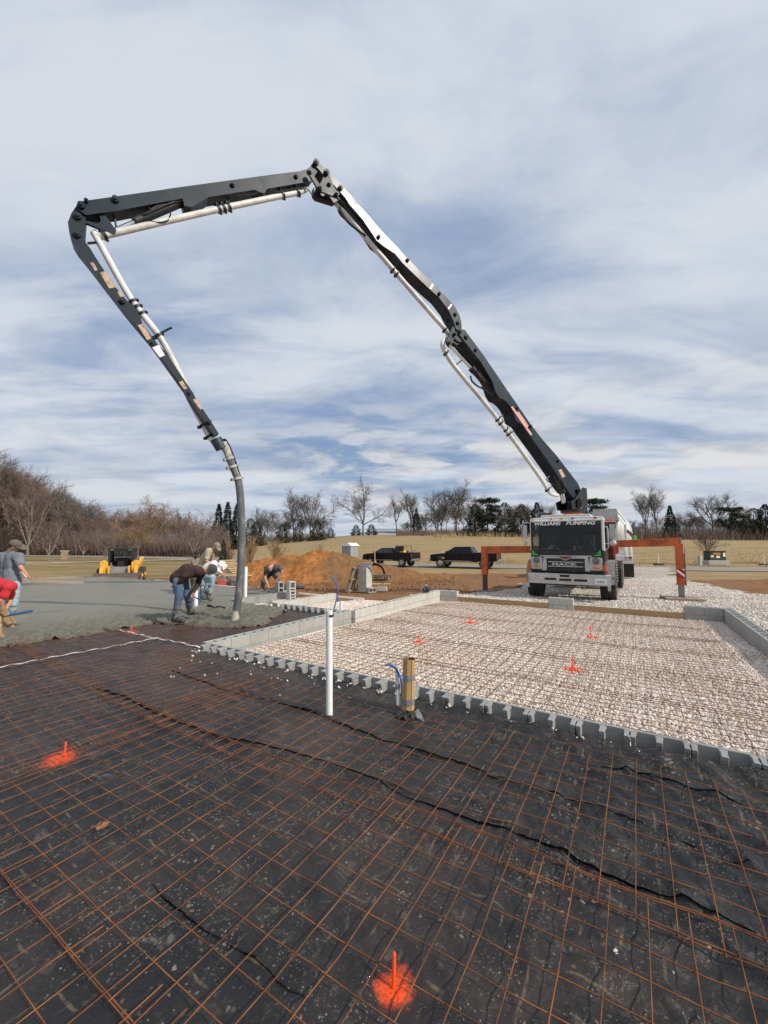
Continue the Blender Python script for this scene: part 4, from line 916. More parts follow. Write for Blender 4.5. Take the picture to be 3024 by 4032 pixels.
for a in [('young', 196, 2008, 52, 'young pale-stemmed tree beside the stone pillar', 1.2), ('young', 418, 2050, 50, 'thin pale young tree left of the skid loader', 3.1), ('young', 768, 1965, 50, 'young bare tree above the man in the tan cap', .5), ('young', 866, 2040, 62, 'young bare tree before the dark spires left of the hose', 2.2), ('young', 330, 2060, 64, 'young bare tree between the pillar and the skid loader', 4.2), ('young', 2785, 2012, 43, 'bare many-stemmed small tree behind the green utility box', .9)]:
    by_px(a[0], 'young_tree', a[1], a[2], a[3], a[4], 'tree', YG, a[5], 1.0)
BGp = 'bare bushes by the road'
for a in [('bush', 985, 2108, 45, 'tan bare bush just right of the hose', 1.3), ('bush', 1093, 2118, 46, 'tan bare bush behind the left foot of the dirt mound', 1.3), ('bush', 905, 2140, 45, 'bare bush beside the small green evergreen left of the hose', 1.0), ('bush', 1258, 2142, 50, 'small reddish bush behind the top of the dirt mound', .8)]:
    by_px(a[0], 'bare_bush', a[1], a[2], a[3], a[4], 'bush', BGp, None, a[5])
by_px('cedar', 'small_evergreen', 880, 2120, 44, 'small loose green evergreen left of the hose', 'evergreen', None, None, .7)
# the brown wood at the left: every trunk its own tree
rs = random.Random(101); xsil = [-260, -60, 0, 60, 150, 240, 330, 430, 520, 640, 760, 860]; ysil = [1700, 1770, 1785, 1810, 1870, 1915, 1945, 1985, 1990, 2000, 2020, 2040]
for i in range(96):
    px = -230 + 1090 * (i + rs.random()) / 96; D = 78 + 34 * rs.random() + (8 if px > 500 else 0)
    ytop = float(np.interp(px, xsil, ysil)) + rs.uniform(-15, 95)
    by_px(rs.choice(['wood', 'wood2', 'wood', 'upright2', 'young']), 'bare_tree', px, ytop, D, 'bare brown tree in the dense wood along the left side', 'tree', 'trees of the brown wood at the left', rs.random() * 6.28, rs.uniform(.8, 1.15))
# brush, undergrowth and dry grass: masses nobody could count
def blades(P, h, w, lean, seed):
    rs = np.random.RandomState(seed); n = len(P); a = rs.rand(n) * 2 * PI; b_ = rs.rand(n) * 2 * PI
    d = np.stack([np.cos(a), np.sin(a), np.zeros(n)], 1) * w[:, None]; tip = np.stack([np.cos(b_) * lean * h, np.sin(b_) * lean * h, h], 1)
    V = np.stack([P - d, P + d, P + tip], 1).reshape(-1, 3); return V, np.arange(3 * n).reshape(-1, 3)
nr = np.random.RandomState(77)
n = 34000; px = nr.uniform(-300, 900, n); D = nr.uniform(64, 104, n); D = np.maximum(D, road_y((px - 1512) / 1600 * D) + 6); x = (px - 1512) / 1600 * D
P = np.stack([x, D, ground_z(x, D) - .1 + nr.rand(n) * 1.2], 1); h = nr.uniform(.5, 5.0, n) * np.interp(px, [-300, 400, 900], [1.3, 1.0, .75])
V1, F1 = blades(P, h, nr.uniform(.02, .05, n), .3, 1)
n2 = 20000; px = nr.uniform(980, 3150, n2); D = nr.uniform(128, 158, n2); D = np.where(px > 2300, D - 22, D); k = (px < 1290) | (px > 1560); px, D = px[k], D[k]; x = (px - 1512) / 1600 * D
P = np.stack([x, D, ground_z(x, D) - .2 + nr.rand(len(x)) * .5], 1); h = nr.uniform(.6, 3.0, len(x)) * np.where(px > 2350, 1.5, 1.0)
V2, F2 = blades(P, h, nr.uniform(.04, .08, len(x)), .35, 2)
struct(npmesh('undergrowth', np.concatenate([V1, V2]), np.concatenate([F1, F2 + len(V1)]), TWIGB, None, False), 'brown leafless undergrowth below the trees along the wood and the field edge', 'stuff', 'undergrowth')
STRAW = pm('dry_straw', (.42, .305, .15), .95, 0, .3, .6)
def grasspts(n, px0, px1, d0, d1, seed):
    r_ = np.random.RandomState(seed); D = d0 + (d1 - d0) * r_.rand(n) ** 1.3; x = (r_.uniform(px0, px1, n) - 1512) / 1600 * D; y = road_y(x) + 3.6 + (D - d0); return np.stack([x, y, ground_z(x, y) - .02], 1)
A = grasspts(26000, 300, 3200, 40, 48, 1); Bp = grasspts(26000, 500, 3300, 44, 95, 2)
q = fbm(A[:, 0], A[:, 1], .5, 3, 4); A = A[q > .45]
tD = nr.uniform(116, 126, 500); tx = (nr.uniform(1700, 3100, 500) - 1512) / 1600 * tD; tall = np.stack([tx, tD, ground_z(tx, tD) - .05], 1)
ct = np.repeat(tall, 14, 0) + nr.randn(500 * 14, 3) * [.35, .35, 0]
V1, F1 = blades(A, nr.uniform(.05, .17, len(A)) * np.where(fbm(A[:, 0], A[:, 1], .35, 3, 14) > .60, 2.6, 1), nr.uniform(.012, .028, len(A)), .45, 5); V2, F2 = blades(Bp, nr.uniform(.06, .18, len(Bp)), nr.uniform(.02, .05, len(Bp)), .5, 6); k = nr.rand(len(ct)) < .35; ct = ct[k]; V3, F3 = blades(ct, nr.uniform(.6, 2.0, len(ct)), nr.uniform(.04, .09, len(ct)), .4, 7)
struct(npmesh('dry_grass', np.concatenate([V1, V2, V3]), np.concatenate([F1, F2 + len(V1), F3 + len(V1) + len(V2)]), STRAW, None, False), 'dry straw-coloured grass of the field behind the road', 'stuff', 'grass')
# ---------------------------------------------------------------- concrete pump truck, its boom and the mixer behind it
WPAINT = pm('white_truck_paint', (.74, .74, .72), .3, 0, .05, 4, 0, 40, (.45, .40, .34), .35, 2.5, coat=.3)
BPAINT = pm('black_truck_paint', (.012, .012, .013), .35, 0, .2, 4, 0, 40, (.06, .055, .05), .4, 3)
CHROME = pm('brushed_steel', (.56, .56, .55), .30, .9, .1, 5, .1, 30, (.30, .29, .27), .45, 2.2)
SILVER = pm('silver_panel', (.50, .50, .49), .4, .25, .08, 5, 0, 40, (.40, .38, .34), .4, 3)
GREYM = pm('grey_steel', (.26, .255, .245), .6, .2, .2, 5, .2, 40, (.16, .13, .10), .5, 3)
ORP = pm('orange_truck_paint', (.60, .125, .032), .5, 0, .18, 3, .1, 40, (.13, .035, .022), .65, 2.2)
DRED = pm('dark_red_paint', (.14, .016, .012), .5, 0, .2, 3, 0, 40, (.05, .02, .015), .5, 2)
TYRE = pm('tyre_rubber', (.030, .029, .028), .85, 0, .25, 8, .3, 40, (.16, .13, .105), .55, 5)
GREEN = pm('bright_green', (.06, .52, .07), .45, 0, .1, 5)
AMBER = pm('amber_lens', (.75, .24, .015), .2, 0, .08, 9); REDL = pm('red_lens', (.42, .015, .012), .2, 0, .08, 9)
LENS = pm('headlamp_lens', (.16, .17, .17), .12, .4, .2, 9)
BOOMP = pm('boom_paint', (.012, .022, .032), .44, 0, .22, 2.0, .05, 25, (.028, .040, .050), .5, 1.6, spec=.30)
BOOM_GLARE = pm('boom_paint_glare', (.015, .025, .034), .30, 0, .3, 2.0, .05, 25, (.050, .058, .066), .5, 1.3, spec=.38)  # same boom paint, lighter and glossier: sun glare put into section two's colour
HYD = pm('hydraulic_black', (.012, .013, .014), .45, 0, .2, 6)
RODM = pm('chrome_rod', (.78, .78, .76), .16, 1.0, .04, 5)
PIPEW = pm('delivery_pipe_white', (.70, .69, .64), .4, 0, .08, 3, .05, 30, (.36, .33, .28), .5, 2.6)
HOSE = pm('hose_rubber', (.105, .110, .115), .85, 0, .3, 3, .3, 40, (.30, .29, .27), .8, 6, stretch=(1, 1, .35))
SPLAT = pm('splashed_pipe', (.48, .46, .41), .7, 0, .15, 6, .3, 40, (.13, .125, .115), .8, 8)
DECAL = pm('warning_decal', (.54, .36, .24), .6, 0, .15, 12, 0, 40, (.10, .08, .06), .8, 14); WHITEP = pm('white_decal', (.85, .85, .83), .5, 0, .05, 9)
LETR = pm('red_letters', (.62, .05, .03), .5, 0, .1, 20); LETW = pm('white_letters', (.85, .85, .83), .5, 0, .05, 9); LETK = pm('black_letters', (.02, .02, .025), .5, 0, .05, 9)
def winmat():
    m = bpy.data.materials.new('tinted_glass'); m.use_nodes = True; nt = m.node_tree; nt.nodes.clear()
    t = N(nt, 'ShaderNodeBsdfTransparent'); t.inputs[0].default_value = (.30, .38, .355, 1); g = N(nt, 'ShaderNodeBsdfGlossy'); g.inputs['Roughness'].default_value = .03
    f = N(nt, 'ShaderNodeFresnel'); f.inputs[0].default_value = 1.5; x = N(nt, 'ShaderNodeMixShader'); nt.links.new(f.outputs[0], x.inputs[0]); nt.links.new(t.outputs[0], x.inputs[1]); nt.links.new(g.outputs[0], x.inputs[2])
    o = N(nt, 'ShaderNodeOutputMaterial'); nt.links.new(x.outputs[0], o.inputs[0]); return m
GLASS = winmat()
DKGLASS = pm('dark_glass', (.006, .007, .008), .08, 0, .1, 3, spec=.3)
CARGLASS = pm('car_glass', (.022, .026, .028), .06, 0, .1, 3, spec=.6)
INTER = pm('cab_interior', (.035, .035, .036), .9, 0, .2, 4)
TA = Vector((6.40, 14.04, -.14)); TROT = Matrix.Rotation(YAW, 3, 'Z'); TINV = TROT.transposed()
def TL(p): return TINV @ (Vector(p) - TA)
PT = thing('pump_truck', 'white and black concrete pump truck with its long dark boom raised over the site', 'pump truck', TA, YAW)
def wheel(parent, x, y, r, w, hub=SILVER, lugs=44, inner=.30, name='wheel', zc=None, dual=False):
    zc = r if zc is None else zc; sgn = 1 if x > 0 else -1; m = MB()
    pr = [(inner, -w / 2 * .8), (r * .86, -w / 2), (r * .965, -w / 2 * .93), (r * .975, -w * .2), (r * .975, w * .2), (r * .965, w / 2 * .93), (r * .86, w / 2), (inner, w / 2 * .8)]
    m.lathe([(a, h) for a, h in pr], (x, y, zc), 'X', 36)
    if lugs:
        for i in range(lugs):
            for k, o_ in enumerate((-.36, -.12, .12, .36)):
                a = 2 * PI * (i + (.5 if k % 2 else 0)) / lugs; c_, s_ = math.cos(a), math.sin(a); rm = Matrix(((1, 0, 0), (0, c_, -s_), (0, s_, c_)))
                m.box((x + o_ * w, y + r * .985 * c_, zc + r * .985 * s_), (w * .20, r * .035, 2 * PI * r / lugs * .66), rm)
    o = m.build(name, TYRE, parent)
    q = MB(); e = x + sgn * w / 2 * (.45 if not dual else .15)
    q.lathe([(inner * 1.02, x - sgn * w * .4 - e), (inner * 1.03, x + sgn * w * .40 - e), (inner * .93, x + sgn * w * .36 - e), (inner * .86, 0), (inner * .5, sgn * .02), (inner * .42, sgn * .09), (inner * .25, sgn * .11), (0.001, sgn * .11)], (e, y, zc), 'X', 24)
    for i in range(10): a = 2 * PI * i / 10; q.cyl((e, y + inner * .66 * math.cos(a), zc + inner * .66 * math.sin(a)), (e + sgn * .05, y + inner * .66 * math.cos(a), zc + inner * .66 * math.sin(a)), .016, None, 6)
    q.build('rim', hub, o); return o
# chassis, cab shell
mb = MB(); mb.box((-.42, 4.2, .85), (.10, 10.2, .28)); mb.box((.42, 4.2, .85), (.10, 10.2, .28)); mb.box((0, -.35, .62), (1.5, .8, .30)); mb.box((0, 0, .5), (1.7, .16, .16)); mb.box((0, 4.3, .52), (1.6, .2, .2)); mb.box((0, 5.65, .52), (1.6, .2, .2)); mb.box((0, 1.8, .75), (1.1, 1.2, .4))
mb.build('chassis', BPAINT, PT, .01)
cabw = MB()
CX = -.03
def rrect(x0, x1, z0, z1, r, n=4):
    out = []
    for cx_, cz_, a0 in ((x1 - r, z1 - r, 0), (x0 + r, z1 - r, 90), (x0 + r, z0 + r, 180), (x1 - r, z0 + r, 270)):
        out += [(cx_ + r * math.cos(R(a0 + 90 * i / n)), cz_ + r * math.sin(R(a0 + 90 * i / n))) for i in range(n + 1)]
    return out
roof = [(x, -.93, z) for x, z in [(-1.11, 2.55), (1.11, 2.55), (1.11, 2.64), (1.06, 2.69), (.6, 2.715), (-.6, 2.715), (-1.06, 2.69), (-1.11, 2.64)]]
cabw.prism(roof, (0, 1.72, 0)); cabw.box((0, -.925, 2.585), (2.20, .10, .05))
for s in (-1, 1):
    cabw.box((s * (1.093 if s < 0 else 1.07), -.87, 2.08), (.035 if s < 0 else .09, .14, .96)); 0
cabw.box((0, .775, 1.85), (2.2, .05, 1.45))
cabw.build('cab', WPAINT, PT, .022, seg=3)
for s in (-1, 1):
    MB().box((s * 1.085, .62, 2.06), (.05, .34, 1.0)).box((s * 1.085, -.12, 1.42), (.05, 1.38, .42)).box((s * 1.09, -.72, 1.35), (.05, .24, .7)).build('door', BPAINT, PT, .02)
MB().box((0, .735, 1.95), (2.1, .03, 1.15)).box((0, -.55, 1.50), (2.1, .62, .10)).box((0, -.12, 1.3), (2.1, 1.5, .04)).build('cab_interior', INTER, PT, .01)
for x in (-.55, .5): MB().box((x, .35, 1.75), (.5, .16, .75)).box((x, .12, 1.42), (.5, .5, .16)).build('seat', pm('seat_cloth', (.05, .05, .055), .9), PT, .05, seg=3)
MB().tube([(.5 + .2 * math.cos(a), -.28 + .07 * math.sin(a), 1.78 + .19 * math.sin(a)) for a in [2 * PI * i / 20 for i in range(21)]], .016, 6).build('steering_wheel', HYD, PT)
face = MB(); face.box((0, -.90, 1.27), (2.20, .10, .74)); face.box((0, -.60, 1.02), (2.16, .6, .28)); face.build('front_face', BPAINT, PT, .03, seg=3)
ws = MB()
for a, b in ((-1.02, CX - .012), (CX + .012, 1.02)): ws.add([(a, -.955, 1.62), (b, -.955, 1.62), (b, -.945, 2.565), (a, -.945, 2.565)], [(0, 1, 2, 3)])
wso = ws.build('windshield', GLASS, PT)
MB().box((CX, -.95, 2.09), (.022, .025, .95)).box((0, -.945, 1.612), (2.1, .03, .03)).box((0, -.94, 2.572), (2.1, .03, .02)).box((-1.05, -.93, 2.09), (.05, .06, .95)).box((1.012, -.93, 2.09), (.03, .06, .95)).build('window_seal', HYD, wso)
def textfit(name, body, mat, parent, p0, p1, ydir_up, height, zdir, shear=0.0, bold=0.0, extrude=.004):
    """text from p0 to p1 (in the parent's space), of the given height, facing zdir"""
    p0, p1 = Vector(p0), Vector(p1); o = textmesh(name, body, 1.0, mat, parent, Matrix.Identity(4), 0, shear, bold)
    co = np.empty(len(o.data.vertices) * 3, np.float32); o.data.vertices.foreach_get('co', co); co = co.reshape(-1, 3)
    lo, hi = co.min(0), co.max(0); x = (p1 - p0); w = x.length; x.normalize(); z = Vector(zdir).normalized(); y = z.cross(x).normalized()
    sx, sy = w / (hi[0] - lo[0]), height / (hi[1] - lo[1]); c = (p0 + p1) / 2
    m = Matrix(((x.x * sx, y.x * sy, z.x, 0), (x.y * sx, y.y * sy, z.y, 0), (x.z * sx, y.z * sy, z.z, 0), (0, 0, 0, 1)))
    o.data.transform(Matrix.Translation(c) @ m @ Matrix.Translation((-(lo[0] + hi[0]) / 2, -(lo[1] + hi[1]) / 2, 0))); return o
textfit('lettering', 'WILLIAMS', LETW, wso, (-.95, -.966, 2.500), (-.13, -.966, 2.496), 1, .118, (0, -1, 0), .25, .03)
textfit('lettering', 'PUMPING', LETW, wso, (.03, -.966, 2.502), (.88, -.966, 2.492), 1, .118, (0, -1, 0), .25, .03)
for xs_, x1, tip in (((-.42, 1.56), (-.06, 2.22), 1), ((.48, 1.56), (.17, 2.25), -1)):
    w = MB(); w.tube([(xs_[0], -.99, xs_[1]), ((xs_[0] + x1[0]) / 2, -.992, (xs_[1] + x1[1]) / 2), (x1[0], -.975, x1[1])], .011, 6)
    dxx = .05; w.bar((xs_[0] + dxx - .02, -.975, xs_[1] + .12), (x1[0] + dxx, -.968, x1[1] + .02), .014, .03, (0, 1, 0)); w.bar((xs_[0] + dxx + .05, -.978, xs_[1] + .06), (x1[0] + dxx + .07, -.968, x1[1] - .10), .010, .02, (0, 1, 0)); w.build('wiper', HYD, PT)
gt = MB()
for s in (-1, 1):
    gt.box((CX + s * 1.0, -.962, 1.535), (.035, .03, .17)); gt.box((CX + s * .92, -.962, 1.47), (.16, .03, .035)); gt.box((CX + s * .96, -.962, 1.55), (.08, .02, .02)); gt.box((CX + s * .95, -.962, 1.51), (.10, .02, .014))
gt.build('green_trim', GREEN, PT)
MB().box((CX, -.965, 1.435), (1.55, .03, .035)).build('trim_strip', SILVER, PT, .006)
# grille, lamps, bumper
fr = MB()
fr.prism([(CX + x, -.955, z) for x, z in [(-.66, 1.405), (-.57, 1.405), (-.57, .98), (-.59, .96), (-.72, .96), (-.68, 1.25)]], (0, -.045, 0))
fr.prism([(CX - x, -.955, z) for x, z in [(-.66, 1.405), (-.57, 1.405), (-.57, .98), (-.59, .96), (-.72, .96), (-.68, 1.25)][::-1]], (0, -.045, 0))
fr.prism([(CX + x, -.955, z) for x, z in [(-.66, 1.41), (-.22, 1.41), (-.0, 1.325), (.22, 1.41), (.66, 1.41), (.66, 1.36), (.15, 1.36), (0, 1.29), (-.15, 1.36), (-.66, 1.36)]], (0, -.05, 0))
grl = fr.build('grille_surround', SILVER, PT, .008)
g = MB(); g.box((CX, -.958, 1.15), (1.14, .02, .40))
for z in (1.30, 1.06, 1.02, .98): g.box((CX, -.972, z), (1.1, .03, .016))
g.build('grille', BPAINT, PT)
gb = MB(); gb.box((CX, -.992, 1.245), (1.05, .02, .022)); gb.box((CX, -.992, 1.10), (1.05, .02, .022)); gb.build('grille_bar', CHROME, PT)
textfit('lettering', 'MACK', CHROME, PT, (CX - .40, -.995, 1.170), (CX + .36, -.995, 1.172), 1, .085, (0, -1, 0), 0, .03)
MB().prism([(CX + x, -1.008, z) for x, z in [(-.16, 1.405), (.16, 1.405), (0, 1.335)]], (0, -.012, 0)).build('emblem', REDL, PT)
for s in (-1, 1):
    p = MB(); p.prism([(CX + s * (x if s > 0 else x), -.955, z) for x, z in (rrect(.70, 1.06, 1.0, 1.40, .06) if s > 0 else rrect(.70, 1.06, 1.0, 1.40, .06))], (0, -.05, 0)); lp = p.build('lamp_panel', SILVER, PT, .01)
    hx = CX + s * .885; hl = MB(); hl.lathe([(.118, -.03), (.118, .02), (.10, .03), (.09, .0)], (hx, -1.01, 1.285), 'Y', 24); hl = hl.build('headlight', CHROME, PT)
    MB().ell((hx, -1.005, 1.285), (.095, .035, .095), 16, 8).build('lens', LENS, hl)
    MB().box((hx, -1.012, 1.085), (.19, .035, .085)).build('marker_lamp', AMBER, PT, .02, seg=3)
    h = MB(); h.box((CX + s * 1.12, -.98, 1.05), (.11, .08, .14)); h.box((CX + s * 1.13, -.98, 1.20), (.05, .06, .14)); h.box((CX + s * 1.16, -.98, .98), (.10, .08, .08)); h.box((CX + s * 1.10, -1.01, 1.13), (.13, .03, .04)); h.build('tow_hook', ORP, PT, .015)
b = MB(); b.prism([(x, y, .545) for x, y in [(-1.245, -.75), (-1.235, -1.06), (-1.14, -1.20), (1.14, -1.20), (1.235, -1.06), (1.245, -.75), (1.20, -.75), (1.19, -1.04), (1.12, -1.15), (-1.12, -1.15), (-1.19, -1.04), (-1.20, -.75)]], (0, 0, .335)); b.box((1.19, -.9, .47), (.08, .36, .16)); b.box((-1.19, -.9, .47), (.08, .36, .16))
bo = b.build('bumper', CHROME, PT, .012)
sl_ = MB(); sl_.box((-.46, -1.204, .70), (.36, .02, .075)); sl_.box((-.02, -1.204, .69), (.36, .02, .075)); sl_.box((.42, -1.204, .69), (.38, .02, .075)); sl_.box((-.04, -1.204, .815), (.28, .02, .08)); sl_.build('bumper_slot', BPAINT, bo, .01)
pl_ = MB().box((.98, -1.212, .675), (.31, .012, .16)).build('licence_plate', WHITEP, PT, .004)
textfit('lettering', '02838', LETK, pl_, (.865, -1.2195, .672), (1.055, -1.2195, .672), 1, .075, (0, -1, 0), 0, .01)
textfit('lettering', 'A', LETK, pl_, (1.08, -1.2195, .695), (1.105, -1.2195, .695), 1, .035, (0, -1, 0), 0, .01); textfit('lettering', 'B', LETK, pl_, (1.08, -1.2195, .65), (1.105, -1.2195, .65), 1, .035, (0, -1, 0), 0, .01)
for x in (-.99, -.40, -.09, .23, .88): MB().ell((x, -.945, 2.65), (.038, .035, .035), 10, 6).build('roof_lamp', AMBER if x < 0 else REDL, PT)
MB().box((-.05, -.1, 2.765), (1.55, 1.0, .09)).build('roof_hatch', pm('roof_grey', (.46, .45, .40), .6), PT, .03, seg=3)
def mirror(x0, x1, z0, z1, y, mat, sgn):
    m = MB(); m.box(((x0 + x1) / 2, y, (z0 + z1) / 2), (x1 - x0, .09, z1 - z0)); o = m.build('mirror', mat, PT, .02, seg=3)
    t = MB(); xe = x1 + .03 if sgn > 0 else x0 - .03; t.tube([(sgn * 1.09, y - .03, z1 + .08), (xe - sgn * .05, y - .03, z1 + .09), (xe, y - .03, z1 + .03), (xe, y - .03, z0 - .06), (xe - sgn * .05, y - .03, z0 - .13), (sgn * 1.09, y - .03, z0 - .15)], .014, 8); t.build('mirror_bracket', CHROME, o)
mirror(-1.36, -1.23, 2.02, 2.46, -.82, SILVER, -1); mirror(1.24, 1.41, 1.98, 2.45, -.72, pm('mirror_back', (.40, .39, .38), .5), 1)
MB().ell((1.33, -.75, 1.85), (.10, .06, .09), 14, 8).build('spot_mirror', SILVER, PT); MB().ell((-1.29, -.84, 1.86), (.06, .05, .08), 14, 8).build('spot_mirror', SILVER, PT)
MB().box((1.22, -.35, 2.565), (.24, .3, .11)).build('warning_box', ORP, PT, .02)
MB().tube([(1.12, -.86, 2.36), (1.19, -.9, 2.36), (1.21, -.9, 2.28), (1.21, -.9, 1.72), (1.13, -.88, 1.64)], .016, 8).build('grab_handle', CHROME, PT)
for x in (-1.125, 1.125): wheel(PT, x, 0, .545, .46)
for s in (-1, 1):
    for y in (4.3, 5.65): wheel(PT, s * 1.17, y, .54, .50, SILVER, 44, .29, dual=True)
    f = MB(); n = 12
    for i in range(n):
        a0, a1 = R(20 + 140 * i / n), R(20 + 140 * (i + 1) / n); q = [(math.cos(a) * .70, math.sin(a) * .78 + .50) for a in (a0, a1)]
        f.add([(s * x, q[k][0], q[k][1]) for x in (.92, 1.34) for k in (0, 1)] + [(s * x, q[k][0] * .95, q[k][1] - .03) for x in (.92, 1.34) for k in (0, 1)], [(0, 1, 3, 2), (4, 6, 7, 5), (2, 3, 7, 6), (0, 4, 5, 1)])
    f.add([(s * 1.14, -.72, .55), (s * 1.33, -.66, .55), (s * 1.33, -.60, 1.0), (s * 1.14, -.66, 1.0)], [(0, 1, 2, 3)]); f.build('fender', GREYM, PT)
st = MB(); st.box((1.31, 1.0, .88), (.04, .30, .72)); [st.box((1.33, 1.0, .55 + .09 * i), (.07, .34, .035)) for i in range(9)]; st.build('step_ladder', SILVER, PT)
dk = MB(); dk.box((0, 3.6, 1.12), (2.2, 5.6, .18)); dk.box((0, 7.4, 1.2), (1.3, 2.6, .5)); dk.box((-1.0, 3.4, 1.5), (.4, 3.4, .6)); dk.box((1.02, 4.2, 1.75), (.36, 3.0, .95)); dk.box((.6, 7.6, 1.7), (.5, 1.6, .5)); dk.build('deck', GREYM, PT, .02)
hp = MB(); hp.prism([(-.75, 8.7, 1.45), (.75, 8.7, 1.45), (.5, 8.7, .6), (-.5, 8.7, .6)], (0, 1.0, 0)); hp.build('hopper', ORP, PT, .02)
ob = MB(); ob.box((0, 1.05, 1.55), (2.56, .55, .40)); ob.box((1.20, 1.15, 1.42), (.22, .40, .30)); ob.build('outrigger_housing', DRED, PT, .02)
def stripes(parent, x, y, z, w, h):
    p = MB().box((x, y, z), (w, .006, h)).build('reflector_plate', REDL, parent); m = MB()
    m.prism([(x - w * .48, y - .005, z + .045), (x - w * .48, y - .005, z + .13), (x + w * .48, y - .005, z - .045), (x + w * .48, y - .005, z - .13)], (0, -.003, 0))
    m.prism([(x + w * .1, y - .005, z + h * .48), (x + w * .48, y - .005, z + h * .48), (x + w * .48, y - .005, z + h * .25)][::-1], (0, -.003, 0)); m.build('reflector_stripe', WHITEP, parent)
oa = MB(); oa.prism([(1.1, 1.08, 1.70), (3.16, 1.08, 1.755), (3.16, 1.08, 2.03), (1.1, 1.08, 1.935)], (0, .24, 0)); oa.box((1.25, 1.2, 1.68), (.34, .30, .40)); oR = oa.build('outrigger_arm', ORP, PT, .015)
MB().box((3.185, 1.2, 1.86), (.05, .27, .36)).box((3.27, 1.16, 1.1), (.03, .24, 1.2)).build('end_plate', GREYM, oR, .008)
lg = MB(); lg.box((3.14, 1.19, 1.17), (.22, .27, 1.34)); lR = lg.build('outrigger_leg', ORP, PT, .012); MB().box((3.14, 1.16, .27), (.165, .165, .52)).box((3.14, 1.16, .035), (.34, .34, .05)).build('jack_post', GREYM, lR, .01); MB().box((3.15, 1.16, .515), (.27, .27, .03)).build('collar', ORP, lR); stripes(lR, 3.14, 1.045, .88, .21, .30)
MB().box((3.255, 1.052, 1.62), (.035, .012, .20)).build('white_tag', WHITEP, lR)
oa = MB(); oa.prism([(-1.1, .40, 1.50), (-3.27, .40, 1.445), (-3.27, .40, 1.73), (-1.1, .40, 1.755)][::-1], (0, .24, 0)); oL = oa.build('outrigger_arm', ORP, PT, .015)
lg = MB(); lg.box((-3.16, .5, 1.06), (.21, .25, .88)); lL = lg.build('outrigger_leg', ORP, PT, .012); MB().box((-3.16, .5, .27), (.16, .16, .74)).box((-3.16, .5, -.05), (.32, .32, .05)).build('jack_post', pm('brown_steel', (.11, .06, .045), .7), lL, .01); stripes(lL, -3.16, .385, .97, .20, .30)
for nm, lab, x, y, z, rz in (('outrigger_pad', 'square of wooden cribbing under the right outrigger leg of the pump truck', 3.14, 1.16, .055, .2), ('outrigger_pad', 'thick pad on the gravel under the left outrigger leg of the pump truck', -3.16, .5, -.02, 0)):
    m = MB(); q = 1.05 if x > 0 else .62
    for i in range(4): m.box(((i - 1.5) * q / 4, 0, .0), (q / 4 - .01, q * .8, .085))
    o = m.build(nm, WOOD2, None, .012); o.location = TA + TROT @ Vector((x, y, z)); o.rotation_euler = (0, 0, YAW + rz); tag(o, lab, 'wooden pad', 'pads under the outrigger legs')
# things on the dash
o = MB().ell((0, 0, 0), (.155, .18, .13), 18, 10, 0, lambda p: Vector((p.x, p.y, max(p.z, -.12)))).lathe([(.20, -.02), (.20, .0), (.15, .02)], (0, 0, 0), 'Z', 18).build('hard_hat', pm('pale_green_hat', (.42, .66, .55), .45)); o.location = TA + TROT @ Vector((-.42, -.70, 1.66)); o.rotation_euler = (.3, .1, YAW); tag(o, 'pale green hard hat on the dash behind the truck windshield', 'hard hat')
o = MB().box((0, 0, 0), (.24, .14, .12), None, 0, .7).build('work_bag', pm('teal_cloth', (.12, .48, .44), .8), None, .03, 3); o.location = TA + TROT @ Vector((-.70, -.72, 1.63)); o.rotation_euler = (0, 0, YAW + .3); tag(o, 'crumpled teal bag on the dash beside the hard hat', 'bag')
o = MB().ell((0, 0, .06), (.065, .05, .07), 12, 8).ell((0, 0, .16), (.045, .045, .045), 12, 8).build('dash_toy', pm('toy_red', (.5, .16, .13), .7)); o.location = TA + TROT @ Vector((.22, -.78, 1.56)); tag(o, 'small pinkish soft toy standing on the truck dash', 'toy')

# boom -------------------------------------------------------------
BT = Vector((6.97, 14.98)); BH = Vector((-3.148, 8.731)); BD = (BT - BH).normalized(); BN = Vector((BD.y, -BD.x, 0))
if BN.x * BH.x + BN.y * BH.y > 0: BN = -BN
def BP(px, py, off=0.0):
    r = ray(px, py); n2 = BN; t = (n2.x * BT.x + n2.y * BT.y + off) / (n2.x * r.x + n2.y * r.y); return Vector((r.x * t, r.y * t, CAMZ + r.z * t))
def BL(px, py, off=0.0): return TL(BP(px, py, off))
BNL = TINV @ BN
def z7(x, y): return (1150 + x * .72333, 600 + y * .72333)
def z6(x, y): return (220 + x * .72333, 600 + y * .72333)
def q2(x, y): return (1180 + x * .16878, 620 + y * .16878)
def q3(x, y): return (1700 + x * .15672, 1220 + y * .15672)
def plateshape(name, poly, w, mat, parent, off=None, bevel=.012, holes=None):
    off = w / 2 if off is None else off; m = MB(); P = [BL(x, y, off) for x, y in poly]; e = BNL * -w
    if holes:
        from mathutils.geometry import tessellate_polygon
        Hh = [[BL(x, y, off) for x, y in h] for h in holes]; tri = [tuple(t) for t in tessellate_polygon([P] + Hh)]; allp = P + [p for h in Hh for p in h]; k = len(allp)
        m.add(allp + [p + e for p in allp], tri + [tuple(i + k for i in t[::-1]) for t in tri]); s0 = 0
        f = []
        for loop in [P] + Hh:
            n = len(loop); f += [(s0 + i, s0 + i + k, s0 + (i + 1) % n + k, s0 + (i + 1) % n) for i in range(n)]; s0 += n
        m.add([], []); m.f += f; m.mi += [0] * len(f); m.sm += [False] * len(f)
    else: m.prism(P, e)
    o = m.build(name, mat, parent)
    if bevel: bm_fix(o)
    return o
